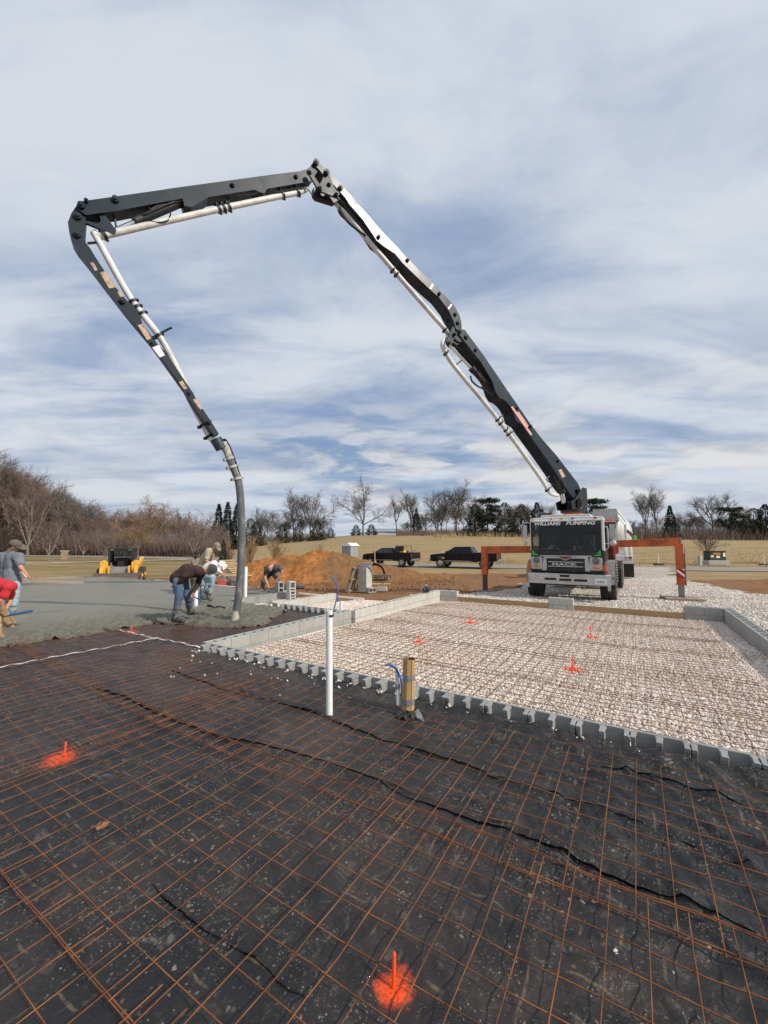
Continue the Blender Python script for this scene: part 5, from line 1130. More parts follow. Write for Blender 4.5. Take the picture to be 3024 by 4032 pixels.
def bm_fix(o):
    import bmesh
    b = bmesh.new(); b.from_mesh(o.data); bmesh.ops.remove_doubles(b, verts=b.verts, dist=1e-5); bmesh.ops.recalc_face_normals(b, faces=b.faces); b.to_mesh(o.data); b.free()
S1 = [(1808, 1300), (1818, 1297), (1830, 1298), (1840, 1312), (1907, 1403), (2000, 1540), (2090, 1671), (2134, 1728), (2192, 1794), (2275, 1902), (2291, 1938), (2282, 1968), (2262, 1966), (2221, 1913), (2192, 1866), (2148, 1801), (2104, 1740), (2068, 1690), (2057, 1672), (2044, 1664), (2031, 1654), (2024, 1629), (2011, 1603), (2000, 1588), (1985, 1574), (1966, 1566), (1953, 1545), (1938, 1500), (1895, 1427), (1808, 1317)]
S2 = [(1239, 632), (1258, 642), (1308, 687), (1340, 721), (1378, 765), (1504, 911), (1656, 1070), (1707, 1117), (1750, 1164), (1787, 1200), (1798, 1220), (1809, 1240), (1816, 1267), (1818, 1297), (1800, 1300), (1794, 1289), (1785, 1261), (1775, 1239), (1766, 1220), (1729, 1171), (1685, 1132), (1584, 1034), (1555, 998), (1512, 969), (1483, 947), (1465, 918), (1432, 868), (1374, 802), (1364, 784), (1315, 728), (1275, 688), (1234, 644)]
S3 = [(1239, 633), (1231, 642), (1220, 657), (1208, 666), (1180, 674), (1088, 685), (676, 741), (640, 747), (307, 794), (301, 806), (307, 826), (339, 846), (459, 830), (719, 781), (726, 810), (755, 815), (791, 794), (820, 776), (1001, 747), (1023, 756), (1041, 761), (1052, 743), (1224, 713), (1250, 676)]
S4 = [(301, 810), (281, 839), (267, 875), (272, 911), (285, 954), (303, 983), (350, 1041), (488, 1222), (596, 1352), (726, 1533), (742, 1566), (791, 1642), (844, 1716), (862, 1708), (820, 1642), (773, 1573), (761, 1548), (719, 1486), (683, 1432), (654, 1388), (625, 1360), (560, 1273), (546, 1215), (524, 1204), (506, 1190), (459, 1135), (394, 1041), (354, 976), (332, 947), (334, 904), (339, 832)]
def circ(px, py, rx, ry=None, n=16): return [(px + rx * math.cos(2 * PI * i / n), py + (ry or rx) * math.sin(2 * PI * i / n)) for i in range(n)]
W1, W2, W3, W4 = .46, .38, .30, .22
s1 = plateshape('boom_section', S1, W1, BOOMP, PT, holes=[circ(2270, 1936, 7, 10)[::-1]]); s2 = plateshape('boom_section', S2, W2, BOOM_GLARE, PT); s3 = plateshape('boom_section', S3, W3, BOOMP, PT); s4 = plateshape('boom_section', S4, W4, BOOMP, PT)
def pin(parent, px, py, off, r=.055, d=.05, mat=BOOMP):
    c = BL(px, py, off); m = MB(); m.tube([c - BNL * .03, c + BNL * d], r, 14); m.tube([c + BNL * d, c + BNL * (d + .025)], r * .55, 10); m.build('pivot_pin', mat, parent)
for x, y, r in ((1810, 1305, .07), (1835, 1327, .07), (1872, 1378, .055), (2035, 1608, .05), (2087, 1679, .05), (2195, 1815, .05)): pin(s1, x, y, W1 / 2, r)
for x, y, r in ((1244, 641, .07), (1286, 680, .07), (1340, 741, .06), (1490, 934, .05), (1604, 1025, .05), (1729, 1157, .055), (1792, 1238, .06), (1802, 1271, .06)): pin(s2, x, y, W2 / 2, r)
for x, y, r in ((1221, 678, .07), (1166, 696, .05), (916, 729, .05), (455, 787, .06), (321, 811, .06), (340, 793, .035)): pin(s3, x, y, W3 / 2, r)
for x, y, r in ((307, 853, .06), (305, 924, .06), (482, 1186, .055), (598, 1350, .055), (742, 1546, .055), (822, 1662, .05)): pin(s4, x, y, W4 / 2, r)
# links at the joints
plateshape('link_plate', [q2(*p) for p in [(590, 310), (660, 330), (700, 420), (760, 580), (800, 680), (920, 860), (900, 930), (870, 935), (480, 780), (430, 720), (430, 660), (490, 590), (540, 490), (560, 380)]], .05, BOOMP, PT, W2 / 2 + .06, holes=[[q2(*p) for p in circ(675, 645, 56, 62)][::-1]])
plateshape('link_bar', [q2(*p) for p in [(200, 330), (240, 300), (290, 340), (330, 420), (460, 610), (440, 690), (400, 690), (330, 570), (240, 410)]], .05, BOOMP, PT, W2 / 2 + .11)
plateshape('clevis', [q2(*p) for p in [(330, 690), (440, 730), (900, 950), (880, 1000), (815, 1060), (400, 930), (330, 850)]], .14, HYD, PT, .07)
for x, y in ((630, 355), (480, 710), (865, 855), (245, 345)): pin(PT, *q2(x, y), W2 / 2 + .10, .055, .04)
plateshape('link_plate', [q3(*p) for p in [(530, 410), (570, 460), (600, 580), (590, 660), (560, 740), (520, 830), (480, 890), (430, 900), (380, 850), (375, 790), (420, 680), (480, 540)]], .06, BOOMP, PT, W1 / 2 - .02); plateshape('link_plate', [q3(*p) for p in [(560, 650), (640, 610), (770, 790), (730, 810), (670, 800), (600, 740)]], .06, BOOMP, PT, W1 / 2 - .04)
plateshape('clevis', [q3(*p) for p in [(540, 820), (580, 760), (680, 790), (760, 820), (640, 880)]], .3, HYD, PT, .14)
for x, y in ((575, 610), (435, 830)): pin(PT, *q3(x, y), W1 / 2 + .01, .05, .05)
plateshape('link_plate', [z6(*p) for p in [(222, 315), (250, 316), (330, 425), (322, 443), (300, 440), (160, 382), (160, 370), (232, 388), (244, 372), (238, 350)]], .06, BOOMP, PT, .10); plateshape('link_plate', [z6(*p) for p in [(222, 315), (250, 316), (330, 425), (322, 443), (300, 440), (160, 382), (160, 370), (232, 388), (244, 372), (238, 350)]], .06, BOOMP, PT, -.06)
def rodcyl(rod, bar, rr, rb, off=0.0):
    b_ = MB(); p, q = BL(*bar[0], off), BL(*bar[1], off); d = (q - p).normalized(); b_.tube([p, q], rb, 16); b_.tube([p - d * .04, p + d * .12], rb * 1.22, 16); b_.tube([q - d * .05, q + d * .03], rb * 1.15, 16); o = b_.build('hydraulic_cylinder', HYD, PT)
    MB().tube([BL(*rod[0], off), BL(*rod[1], off)], rr, 14).build('piston_rod', RODM, o)
    s = BNL * (rb * 1.1); MB().tube([p + s + d * .1, p + s * 1.5 + d * .3, q + s * 1.2 - d * .2, q + s], .014, 6).build('hydraulic_line', HYD, o)
rodcyl(((1768, 1358), (1860, 1455)), ((1858, 1452), (1952, 1560)), .045, .085, .02)
rodcyl((q2(870, 870), q2(960, 1050)), (q2(950, 1040), z7(440, 480)), .05, .09, .0)
rodcyl((z6(328, 420), z6(445, 372)), (z6(440, 374), z6(690, 268)), .04, .085, .0)
rodcyl(((2220, 1980), (2209, 1925)), ((2212, 1936), (2175, 1850)), .085, .12, .05)
def pipep(parent, pts, r, mat=PIPEW, name='delivery_pipe'): return MB().tube(smooth([BL(x, y, o_) for x, y, o_ in pts], 5), r, 14).build(name, mat, parent)
pp1 = pipep(s1, [(1766, 1338, -.05), (1750, 1338, .0), (1742, 1355, .03), (1746, 1372, .05), (1756, 1388, .05), (1790, 1443, .05), (1960, 1650, .05), (2120, 1870, .05), (2158, 1930, .05), (2172, 1945, .04), (2196, 1951, 0)], .068)
pp2 = pipep(s2, [(1290, 765, -.1), (1330, 808, -.05), (1425, 918, 0), (1560, 1076, .02), (1700, 1237, .02), (1752, 1296, .0), (1766, 1322, -.05)], .068)
pp3 = pipep(s3, [(368, 915, -.02), (385, 930, 0), (412, 927, .03), (640, 874, .05), (880, 820, .05), (1100, 773, .05), (1180, 756, .03), (1206, 744, -.05)], .064)
pp4 = pipep(s4, [(372, 918, .0), (378, 930, 0), (387, 948, .02), (516, 1177, .04), (632, 1331, .10), (712, 1483, -.02), (752, 1580, -.16), (802, 1676, -.16), (825, 1718, -.12), (842, 1740, -.03), (856, 1748, 0)], .062)
def clampring(parent, px, py, off, dpx, r, w=.05, mat=HYD, handle=True):
    c = BL(px, py, off); d = (BL(px + dpx[0], py + dpx[1], off) - c).normalized(); m = MB(); m.tube([c - d * w / 2, c + d * w / 2], r, 14)
    u = d.cross(BNL).normalized()
    if handle: m.box(c + u * r * 1.15, (.07, .05, .06)); m.tube([c - u * r, c - u * r * 1.25], .03, 6)
    m.build('pipe_clamp', mat, parent)
A1, A2, A3, A4 = (170, 210), (140, 160), (-229, 53), (116, 154)
for x, y in ((1757, 1388), (1960, 1649), (1972, 1663), (1992, 1690), (2003, 1706), (2155, 1926)): clampring(pp1, x, y, .05, A1, .09)
for x, y in ((1548, 1062), (1563, 1078), (1752, 1297)): clampring(pp2, x, y, .02, A2, .09)
for x, y in ((410, 927), (861, 824), (880, 820), (900, 816), (1112, 769), (1172, 758)): clampring(pp3, x, y, .05, A3, .088)
for x, y, o_ in ((525, 1188, .04), (540, 1210, .05), (560, 1236, .06), (625, 1322, .1), (800, 1673, -.16), (824, 1717, -.12)): clampring(pp4, x, y, o_, A4, .085)
def strut(parent, a, b, off=0.0, r=.022): MB().tube([BL(*a, off), BL(*b, off)], r, 6).build('pipe_bracket', HYD, parent)
for a, b in (((1790, 1440), (1838, 1404)), ((1962, 1648), (2000, 1622)), ((2004, 1706), (2045, 1690)), ((2160, 1925), (2185, 1905))): strut(s1, a, b)
for a, b in (((1560, 1062), (1586, 1052)), ((1586, 1052), (1572, 1094)), ((1750, 1282), (1765, 1255))): strut(s2, a, b)
for a, b in (((882, 818), (910, 770)), ((1114, 766), (1150, 745)), ((1170, 755), (1205, 740)), ((446, 830), (458, 895)), ((458, 895), (475, 925))): strut(s3, a, b)
for a, b in (((345, 958), (380, 955)), ((600, 1330), (655, 1300)), ((655, 1300), (676, 1290))): strut(s4, a, b, .08)
def line(parent, pts, off, r=.016): MB().tube(smooth([BL(x, y, off) for x, y in pts], 4), r, 6).build('hydraulic_line', HYD, parent)
line(s2, [q2(900, 1200), q2(960, 1330), z7(300, 370), z7(330, 400), z7(350, 405), z7(440, 480)], -.12, .035); line(s2, [q2(920, 1150), z7(270, 330), z7(310, 385), z7(400, 455)], .12, .03); line(s2, [(1738, 1190), (1746, 1208), (1748, 1220)], .1, .012)
line(s3, [z6(1360, 190), z6(1380, 210), z6(1405, 250)], .1, .012); line(s3, [z6(505, 290), z6(515, 310), z6(560, 290), z6(690, 262)], .1, .014); line(s3, [z6(500, 370), z6(560, 382), z6(610, 370), z6(625, 330)], .1, .016); line(s3, [z6(980, 235), z6(1060, 230), z6(1110, 215)], .12, .016); line(s3, [z6(1160, 205), z6(1210, 215), z6(1290, 200), z6(1350, 190)], .12, .022)
line(s1, [(1853, 1480), (1858, 1500), (1880, 1520), (1900, 1530), (1955, 1568)], .12, .026); line(s1, [(2188, 1880), (2170, 1872), (2152, 1888), (2166, 1900), (2182, 1910)], .05, .018); line(s1, [(2290, 1940), (2304, 1950), (2300, 1966), (2284, 1972)], .1, .012); line(s1, [(1795, 1358), (1805, 1370), (1822, 1380)], .1, .014)
def decal(parent, quad, off, mat):
    P = [BL(x, y, off + .004) for x, y in quad]; MB().prism(P, BNL * -.003).build('decal', mat, parent)
for qd in ([(240, 655), (268, 645), (330, 735), (290, 740)], [(445, 940), (475, 934), (520, 1012), (497, 1022)], [(335, 757), (355, 752), (367, 784), (350, 788)], [(670, 1250), (690, 1243), (716, 1284), (697, 1290)], [(745, 1345), (765, 1342), (800, 1395), (785, 1400)], [(185, 600), (205, 598), (228, 640), (212, 645)]): decal(s4, [z6(*p) for p in qd], W4 / 2, DECAL)
decal(s4, [z6(*p) for p in [(525, 1062), (560, 1048), (594, 1104), (566, 1116)]], W4 / 2, WHITEP); decal(s1, [z7(*p) for p in [(1450, 1730), (1466, 1724), (1488, 1765), (1472, 1772)]], W1 / 2, DECAL)
def q1(x, y): return (1960 + x * .1085, 1560 + y * .1085)
LPLATE = pm('letter_outline', (.80, .55, .47), .6, 0, .05, 9)
decal(s1, [q1(480, 392), q1(545, 370), q1(1250, 1385), q1(1190, 1418)], W1 / 2, LPLATE); decal(s1, [q1(705, 592), q1(760, 560), q1(1118, 1085), q1(1062, 1115)], W1 / 2, LPLATE)
o1 = W1 / 2 + .006
textfit('lettering', 'CONCRETE PUMPING', LETR, s1, BL(*q1(520, 392), o1), BL(*q1(1212, 1392), o1), 1, (BL(*q1(480, 392), o1) - BL(*q1(545, 370), o1)).length * .62, BNL, .2, .02)
textfit('lettering', 'WILLIAMS', LETR, s1, BL(*q1(738, 585), o1), BL(*q1(1085, 1092), o1), 1, (BL(*q1(705, 592), o1) - BL(*q1(760, 560), o1)).length * .62, BNL, .2, .02)
for px, py in ((1374, 772), (1374, 772)): pass
sm_ = MB(); sm_.prism([BL(x, y, W2 / 2 + .003) for x, y in (q2(1155, 870), q2(1195, 885), q2(1130, 985), q2(1095, 965))], BNL * -.003); sm_.build('weld_strip', CHROME, s2)
for a in ([z7(750, 738), z7(765, 715), z7(771, 720), z7(756, 743)], [z7(848, 850), z7(866, 824), z7(872, 829), z7(854, 855)]): MB().prism([BL(x, y, W2 / 2 + .003) for x, y in a], BNL * -.003).build('weld_strip', CHROME, s2)
# tip hose
elb = MB().tube(smooth([BL(x, y, 0) for x, y in ((840, 1738), (856, 1746), (872, 1750), (886, 1762), (896, 1782), (903, 1803))], 4), [.075] * 4 + [.095] * 6 + [.09] * 5 + [.08] * 6, 16).build('tip_elbow', SPLAT, PT)
hs = MB().tube(smooth([BL(x, y, 0) for x, y in ((900, 1797), (915, 1833), (928, 1863), (938, 1890), (946, 1950), (950, 2040), (951, 2140), (947, 2260), (938, 2360), (926, 2432))], 6), .079, 18).build('tip_hose', HOSE, PT)
MB().tube([BL(930, 2405, 0), BL(927, 2425, 0), BL(925, 2444, 0)], .0805, 18).build('splashed_end', pm('cement_crust', (.42, .40, .33), .9, 0, .2, 10, .4, 30), hs)
MB().tube([BL(850, 1728, 0), BL(872, 1768, 0)], .12, 16).build('swivel_joint', pm('blue_black', (.02, .035, .05), .5), PT)
for x, y, dd_ in ((905, 1805, (11, 28)), (917, 1838, (11, 28)), (935, 1884, (9, 28))): clampring(hs, x, y, 0, dd_, .098, .05, SPLAT)
line(hs, [(890, 1732), (900, 1748), (910, 1768), (922, 1800), (935, 1840), (948, 1880)], .05, .014)
line(s4, [(846, 1728), (870, 1732), (890, 1732)], .05, .03)
# turret
tu = MB(); c0 = Vector((0, 1.1, 0)); tu.prism([(-.36, .84, 2.60), (.36, .84, 2.60), (.30, .84, 2.98), (-.30, .84, 2.98)], (0, .70, 0)); tu.box((0, 1.3, 1.9), (.9, .8, 1.5)); tu.build('boom_pedestal', ORP, PT, .02)
J0 = BL(2272, 1938, 0); tb_ = MB(); tb_.tube([(0, 1.1, 2.97), (0, 1.1, 3.06)], .42, 24); bdL = TINV @ Vector((BD.x, BD.y, 0))
ctr = Vector((0, 1.1, 0)); 
for s in (-1, 1):
    o_ = BNL * (s * .27); a = ctr + o_
    P = [a - bdL * .48 + Vector((0, 0, 3.06)), a + bdL * .42 + Vector((0, 0, 3.06)), a + bdL * .45 + Vector((0, 0, 3.45)), Vector((J0.x, J0.y, 0)) + o_ + bdL * .12 + Vector((0, 0, J0.z + .12)), Vector((J0.x, J0.y, 0)) + o_ - bdL * .10 + Vector((0, 0, J0.z + .14)), a - bdL * .30 + Vector((0, 0, 3.42)), a - bdL * .55 + Vector((0, 0, 3.34))]
    tb_.prism(P, BNL * (.05 * s))
tb_.box((0, 1.1, 3.22), (.5, .5, .36), Matrix.Rotation(.5, 3, 'Z')); tb_.box((.28, .75, 3.3), (.16, .12, .30)); tb_.build('boom_turret', HYD, PT, .01)
MB().tube([BL(2285, 2003, .35), BL(2285, 1960, .35)], .04, 8).build('control_box', GREYM, PT)

# mixer truck behind ------------------------------------------------
MX = thing('mixer_truck', 'white concrete mixer truck backed up behind the pump truck, drum showing', 'mixer truck', TA + TROT @ Vector((.58, 11.2, -.12)), YAW)
ax0, ax1 = Vector((0, 1.0, 3.15)), Vector((0, 7.6, 2.3)); n = 28; prof = [(.0, .52), (.02, .56), (.10, .70), (.22, .90), (.36, 1.10), (.50, 1.22), (.62, 1.24), (.74, 1.14), (.86, .88), (.96, .55), (1.0, .3)]
dm_ = MB(); dax = (ax1 - ax0).normalized(); ux = Vector((1, 0, 0)); uz = ux.cross(dax) * -1
vs = []
for t, r in prof:
    c = ax0.lerp(ax1, t); vs += [c + (ux * math.cos(2 * PI * j / n) + uz * math.sin(2 * PI * j / n)) * r for j in range(n)]
dm_.add(vs, [(i * n + j, i * n + (j + 1) % n, (i + 1) * n + (j + 1) % n, (i + 1) * n + j) for i in range(len(prof) - 1) for j in range(n)], 0, True); dr = dm_.build('drum', WPAINT, MX)
bd = MB(); bs = []
for (t0, r0), (t1, r1), a0, a1 in (((.30, 1.01), (.52, 1.228), -.05, .15),):
    for t, r in ((.26, .96), (.34, 1.07), (.42, 1.155), (.50, 1.22), (.56, 1.23)):
        c = ax0.lerp(ax1, t); bs += [c + (ux * math.cos(a) + uz * math.sin(a)) * (r + .012) for a in (.10, .19, .28)]
bd.add(bs, [(3 * i + j, 3 * i + 1 + j, 3 * i + 4 + j, 3 * i + 3 + j) for i in range(4) for j in (0, 1)], 0, True); bd.build('drum_stripe', LETK, dr)
hd_ = MB(); hd_.prism([(-.80, -.35, 3.25), (.62, -.35, 3.25), (.52, .05, 3.95), (-.68, .05, 3.95)], (0, .9, -.05)); hd_.build('charge_hopper', GREYM, MX, .02)
hr = MB(); hr.bar((.55, .2, 3.85), (.95, .7, 3.2), .07, .1); hr.bar((.5, .0, 3.6), (.9, .3, 3.0), .05, .07); hr.bar((.9, .5, 3.1), (.9, .5, 1.2), .12, .12); hr.bar((-.9, .5, 3.1), (-.9, .5, 1.2), .12, .12); hr.bar((.7, .3, 2.2), (.9, .3, 1.2), .3, .1); hr.build('drum_frame', WPAINT, MX, .01)
ch = MB(); ch.prism([(-.3, -.9, 1.3), (.3, -.9, 1.3), (.2, -.9, 1.1), (-.2, -.9, 1.1)], (0, 1.2, 1.4)); ch.build('chute', GREYM, MX, .01)
fd = MB(); fd.box((0, .35, 1.16), (2.42, .5, .22)); fd.box((0, .3, .93), (2.42, .3, .20)); fd.box((0, 4.5, .95), (.9, 9.5, .25)); fd.build('rear_bumper', WPAINT, MX, .02)
for s in (-1, 1):
    MB().box((s * .98, .42, .45), (.50, .03, .78)).build('mud_flap', BPAINT, MX)
    for x in (.87, 1.08):
        l_ = MB(); l_.tube([(s * x, .10, 1.17), (s * x, .06, 1.17)], .075, 14); l_.build('tail_light', REDL if x > 1 else CHROME, MX)
    for y in (1.3, 2.65): wheel(MX, s * .98, y, .52, .5, WPAINT, 0, .28, dual=True)
    wheel(MX, s * 1.02, 7.9, .52, .32, CHROME, 0, .28)
    MB().box((s * 1.38, 9.0, 2.35), (.16, .1, .42)).build('mirror', GREEN, MX, .03)
MB().box((0, 8.9, 1.9), (2.3, 1.9, 1.9)).build('cab', WPAINT, MX, .08, seg=3)
# ---------------------------------------------------------------- dirt mound, vehicles at the road, loose things on the site
CLAY = bpy.data.materials.new('orange_clay'); CLAY.use_nodes = True; nt = CLAY.node_tree; b = nt.nodes['Principled BSDF']
g = N(nt, 'ShaderNodeNewGeometry').outputs['Position']; n1 = NOISE(nt, g, 2.2, 8, .68, .3); n2 = NOISE(nt, g, .55, 5, .6, .5); n3 = NOISE(nt, g, 14, 6, .65)
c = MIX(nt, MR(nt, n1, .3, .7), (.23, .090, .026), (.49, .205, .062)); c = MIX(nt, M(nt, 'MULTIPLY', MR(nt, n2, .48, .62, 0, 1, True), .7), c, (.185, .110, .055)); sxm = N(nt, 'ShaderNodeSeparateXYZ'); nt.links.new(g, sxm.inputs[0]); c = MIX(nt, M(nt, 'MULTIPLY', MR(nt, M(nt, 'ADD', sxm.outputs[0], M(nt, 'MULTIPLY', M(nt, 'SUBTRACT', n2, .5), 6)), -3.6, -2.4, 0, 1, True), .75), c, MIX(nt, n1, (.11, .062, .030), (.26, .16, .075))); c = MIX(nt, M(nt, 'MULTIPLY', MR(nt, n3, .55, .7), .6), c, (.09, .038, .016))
nt.links.new(c, b.inputs['Base Color']); b.inputs['Roughness'].default_value = .95; b.inputs['Specular IOR Level'].default_value = .15
bp = N(nt, 'ShaderNodeBump'); bp.inputs['Strength'].default_value = .9; bp.inputs['Distance'].default_value = .06; nt.links.new(M(nt, 'ADD', n1, M(nt, 'MULTIPLY', n3, .5)), bp.inputs['Height']); nt.links.new(bp.outputs[0], b.inputs['Normal'])
mpx = [930, 965, 975, 1033, 1099, 1178, 1218, 1241, 1278, 1324, 1364, 1410, 1463, 1530, 1596, 1662, 1760, 1850]; mpy = [2275, 2232, 2218, 2198, 2188, 2181, 2167, 2161, 2163, 2171, 2181, 2191, 2201, 2218, 2234, 2246, 2258, 2270]
MD = 25.5; mx = [(p - 1512) / 1600 * MD for p in mpx]; mz = [CAMZ - (y - 2140) / 1600 * MD for y in mpy]
X, Y = np.meshgrid(np.arange(-10.2, 6, .07), np.arange(18.5, 33, .07))
zc = np.interp(X, mx, mz) ; rg = MD + .9 * (fbm(X, Y * 0, .5, 3, 81) - .5); d = Y - rg
zz = zc - np.where(d < 0, .46, .55) * np.sqrt(d * d + .03) + .05 + (fbm(X, Y, 1.0, 4, 82) - .5) * .34 + (fbm(X, Y, 4.2, 4, 83, .6) - .5) * .26 - .045 * np.abs(np.sin(2.2 * X + .9 * Y + 3 * fbm(X, Y, .6, 2, 84))) * (X > -4)
gr = ground_z(X, Y) + terr_noise(X, Y); keep = zz > gr - .25
zz = np.maximum(zz, gr - .3)
V_, F_ = gridmesh(X, Y, zz); F_ = F_[(keep[:-1, :-1] | keep[1:, 1:]).ravel()]
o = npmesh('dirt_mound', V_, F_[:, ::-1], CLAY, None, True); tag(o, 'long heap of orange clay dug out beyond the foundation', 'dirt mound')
rs = np.random.RandomState(88)
x = rs.uniform(-9.5, 4, 2600); y = rs.uniform(13.5, 25.5, 2600); k = ~(((x - HO.x) * UX.x + (y - HO.y) * UX.y > -4.3) & ((x - HO.x) * VX.x + (y - HO.y) * VX.y < 9.6)) & ((x - HO.x) * VX.x + (y - HO.y) * VX.y > 6.4) & (x < 6 - (y - 14) * .1)
x, y = x[k], y[k]; V_, F_, t_ = stones(np.stack([x, y, ground_z(x, y) + terr_noise(x, y) + .01], 1), .02 + .05 * rs.rand(len(x)) ** 3, 89)
struct(npmesh('dirt_clods', V_, F_, CLAY, None, False, {'tint': t_}), 'clods of orange dirt scattered over the bare ground', 'stuff', 'dirt')
o = MB().ell((0, 0, 0), (.62, .5, .16), 26, 10, 0, lambda p: p * (1 + .25 * mn.noise(p * 2.3))).build('concrete_spill', cm); o.location = dep(1138, 2296, 17.6); o.location.z = gz(o.location.x, 17.6) + .12; tag(o, 'low heap of spilled grey concrete behind the crouching man', 'concrete heap')

KPAINT = pm('black_car_paint', (.006, .006, .007), .25, 0, .1, 3, 0, 40, (.010, .009, .009), .3, 1.2, spec=.3)
def arch(cx_, r, z0, n=9): return [(cx_ + r * math.cos(PI * i / n), z0 + r * math.sin(PI * i / n)) for i in range(n + 1)]
def pickup(name, label, px, D, yaw, tall, crew, load):
    p = dep(px, 2140, D); t = thing(name, label, 'pickup truck', (p.x, D, gz(p.x, D) + .05), yaw, 'black pickup trucks parked on the road')
    fx, rx_ = -1.95, 1.82; zb = .52
    prof = [(-2.88, .58), (-2.92, .98), (-2.84, 1.13), (-2.4, 1.20), (-1.62, 1.27), (.92, 1.30), (.92, zb)] + [(rx_ - .9, zb)][:0] + [(fx + .52, zb)] + arch(fx, .50, zb)[1:] + [(-2.6, zb)]
    m = MB(); m.prism([(x, -.97, z) for x, z in prof], (0, 1.94, 0)); bd_ = m.build('body', KPAINT, t, .035, seg=3); bm_fix(bd_)
    side = [(.93, 1.33), (2.86, 1.36), (2.90, .72), (2.72, .60)] + arch(rx_, .50, zb)[0:] + [(.93, zb)]
    m = MB(); m.prism([(x, -.985, z) for x, z in side], (0, .12, 0)); m.prism([(x, .865, z) for x, z in side], (0, .12, 0)); m.box((1.9, 0, .80), (1.95, 1.74, .06)); m.box((.97, 0, 1.06), (.06, 1.74, .52)); be = m.build('bed', KPAINT, t, .02); bm_fix(be)
    MB().box((2.86, 0, 1.03), (.09, 1.72, .64)).build('tailgate', KPAINT, t, .02)
    ct = 1.86 if tall else 1.80
    lo = [(-1.62, 1.26), (.93, 1.29)]; hi = [(-.78, ct - .02), (.62, ct)]
    m = MB(); bs = []
    for s in (-1, 1): bs += [(-1.66, s * .93, 1.25), (.93, s * .93, 1.27), (.66, s * .74, ct), (-.72, s * .74, ct - .02)]
    m.add(bs, [(0, 1, 2, 3), (7, 6, 5, 4), (3, 2, 6, 7), (2, 1, 5, 6), (0, 3, 7, 4)]); cb_ = m.build('cab', KPAINT, t, .05, seg=3); bm_fix(cb_)
    def sw(x0, x1, x2, x3, s):
        f = lambda x, z: (x, s * (.935 - .19 * (z - 1.25) / (ct - 1.25) + .004), z)
        return [f(x0, 1.32), f(x1, 1.32), f(x2, ct - .10), f(x3, ct - .11)]
    for s in (-1, 1):
        for q in ((-1.40, -.40, -.40, -.74), (-.34, .40, .36, -.34)) + (((.46, .74, .56, .44),) if crew else ()): MB().add(sw(*q, s), [(0, 1, 2, 3)]).build('window', CARGLASS if load else DKGLASS, t)
        w = MB(); w.box((-1.34, s * 1.08, 1.38), (.12, .20, .20)); w.build('mirror', KPAINT, t, .03)
        for x in (-.48, .36): MB().box((x, s * .985, 1.16), (.16, .02, .035)).build('door_handle', KPAINT, t)
        MB().box((-.36, s * .975, .60), (2.3, .02, .05)).build('side_trim', CHROME, t)
        MB().box((2.90, s * .90, 1.06), (.05, .14, .34)).build('tail_light', REDL, t, .02)
        MB().box((-2.86, s * .74, 1.00), (.14, .36, .17)).build('headlight', SILVER, t, .03)
        for x in (fx, rx_):
            m = MB(); m.lathe([(.25, -.13), (.37, -.14), (.41, -.10), (.41, .10), (.37, .14), (.25, .13)], (x, s * .86, .41), 'Y', 24); wh = m.build('wheel', TYRE, t)
            m = MB(); m.lathe([(.26, s * .10), (.24, s * .13), (.19, s * .09), (.08, s * .12), (.001, s * .12)], (x, s * .86, .41), 'Y', 20)
            for i in range(5): a = 2 * PI * i / 5; m.bar((x, s * .985, .41), (x + .22 * math.cos(a), s * .985, .41 + .22 * math.sin(a)), .03, .07, (0, 1, 0))
            m.build('rim', CHROME, wh)
    MB().add([(-1.62, -.80, 1.30), (-1.62, .80, 1.30), (-.80, .68, ct - .08), (-.80, -.68, ct - .08)], [(0, 1, 2, 3)]).build('windshield', DKGLASS, t)
    MB().add([(.945, -.80, 1.34), (.945, .80, 1.34), (.70, .66, ct - .08), (.70, -.66, ct - .08)], [(0, 3, 2, 1)]).build('rear_window', DKGLASS, t)
    MB().box((2.98, 0, .66), (.16, 1.9, .20)).box((3.05, 0, .52), (.2, .08, .08)).build('rear_bumper', CHROME, t, .03)
    MB().box((-2.95, 0, .68), (.16, 1.92, .24)).build('front_bumper', CHROME, t, .04); MB().box((-2.92, 0, .95), (.06, 1.1, .28)).build('grille', CHROME, t, .02)
    if load:
        m = MB(); [m.box((1.06, y, 1.66), (.035, .035, .70)) for y in (-.8, -.4, 0, .4, .8)]; [m.box((1.06, 0, z), (.04, 1.66, .04)) for z in (1.45, 1.72, 1.99)]; [m.box((1.06, 0, 1.40 + .065 * i), (.02, 1.6, .014)) for i in range(9)]; [m.box((1.5, s * .8, 1.99), (.9, .04, .04)) for s in (-1, 1)]; [m.box((1.92, s * .8, 1.68), (.04, .04, .62)) for s in (-1, 1)]; m.box((1.5, -.8, 1.72), (.85, .015, .48)); m.build('cargo_rack', BPAINT, t)
    return t
TP1 = pickup('pickup_truck', 'black pickup on the road carrying a dark rack, yellow gear and a rake', 1540, 41.3, R(-33), False, True, True)
TP2 = pickup('pickup_truck', 'bigger black crew-cab pickup with an empty bed behind the left orange outrigger', 1831, 38.2, R(-27), True, True, False); TP2.scale = (1.07, 1.05, 1.05); TP1.scale = (.98, 1, 1)
def intruck(T, x, y, z): return T.matrix_basis @ Vector((x, y, z))
bpy.context.view_layer.update()
o = MB().ell((0, 0, 0), (.36, .22, .17), 14, 8, 0, lambda p: p * (1 + .2 * mn.noise(p * 2))).build('yellow_bag', pm('yellow_plastic', (.75, .48, .03), .6)); o.location = intruck(TP1, 1.75, -.55, 1.40); o.rotation_euler = (0, .1, R(-33)); tag(o, 'yellow bundle lying on the bed of the first pickup', 'bundle')
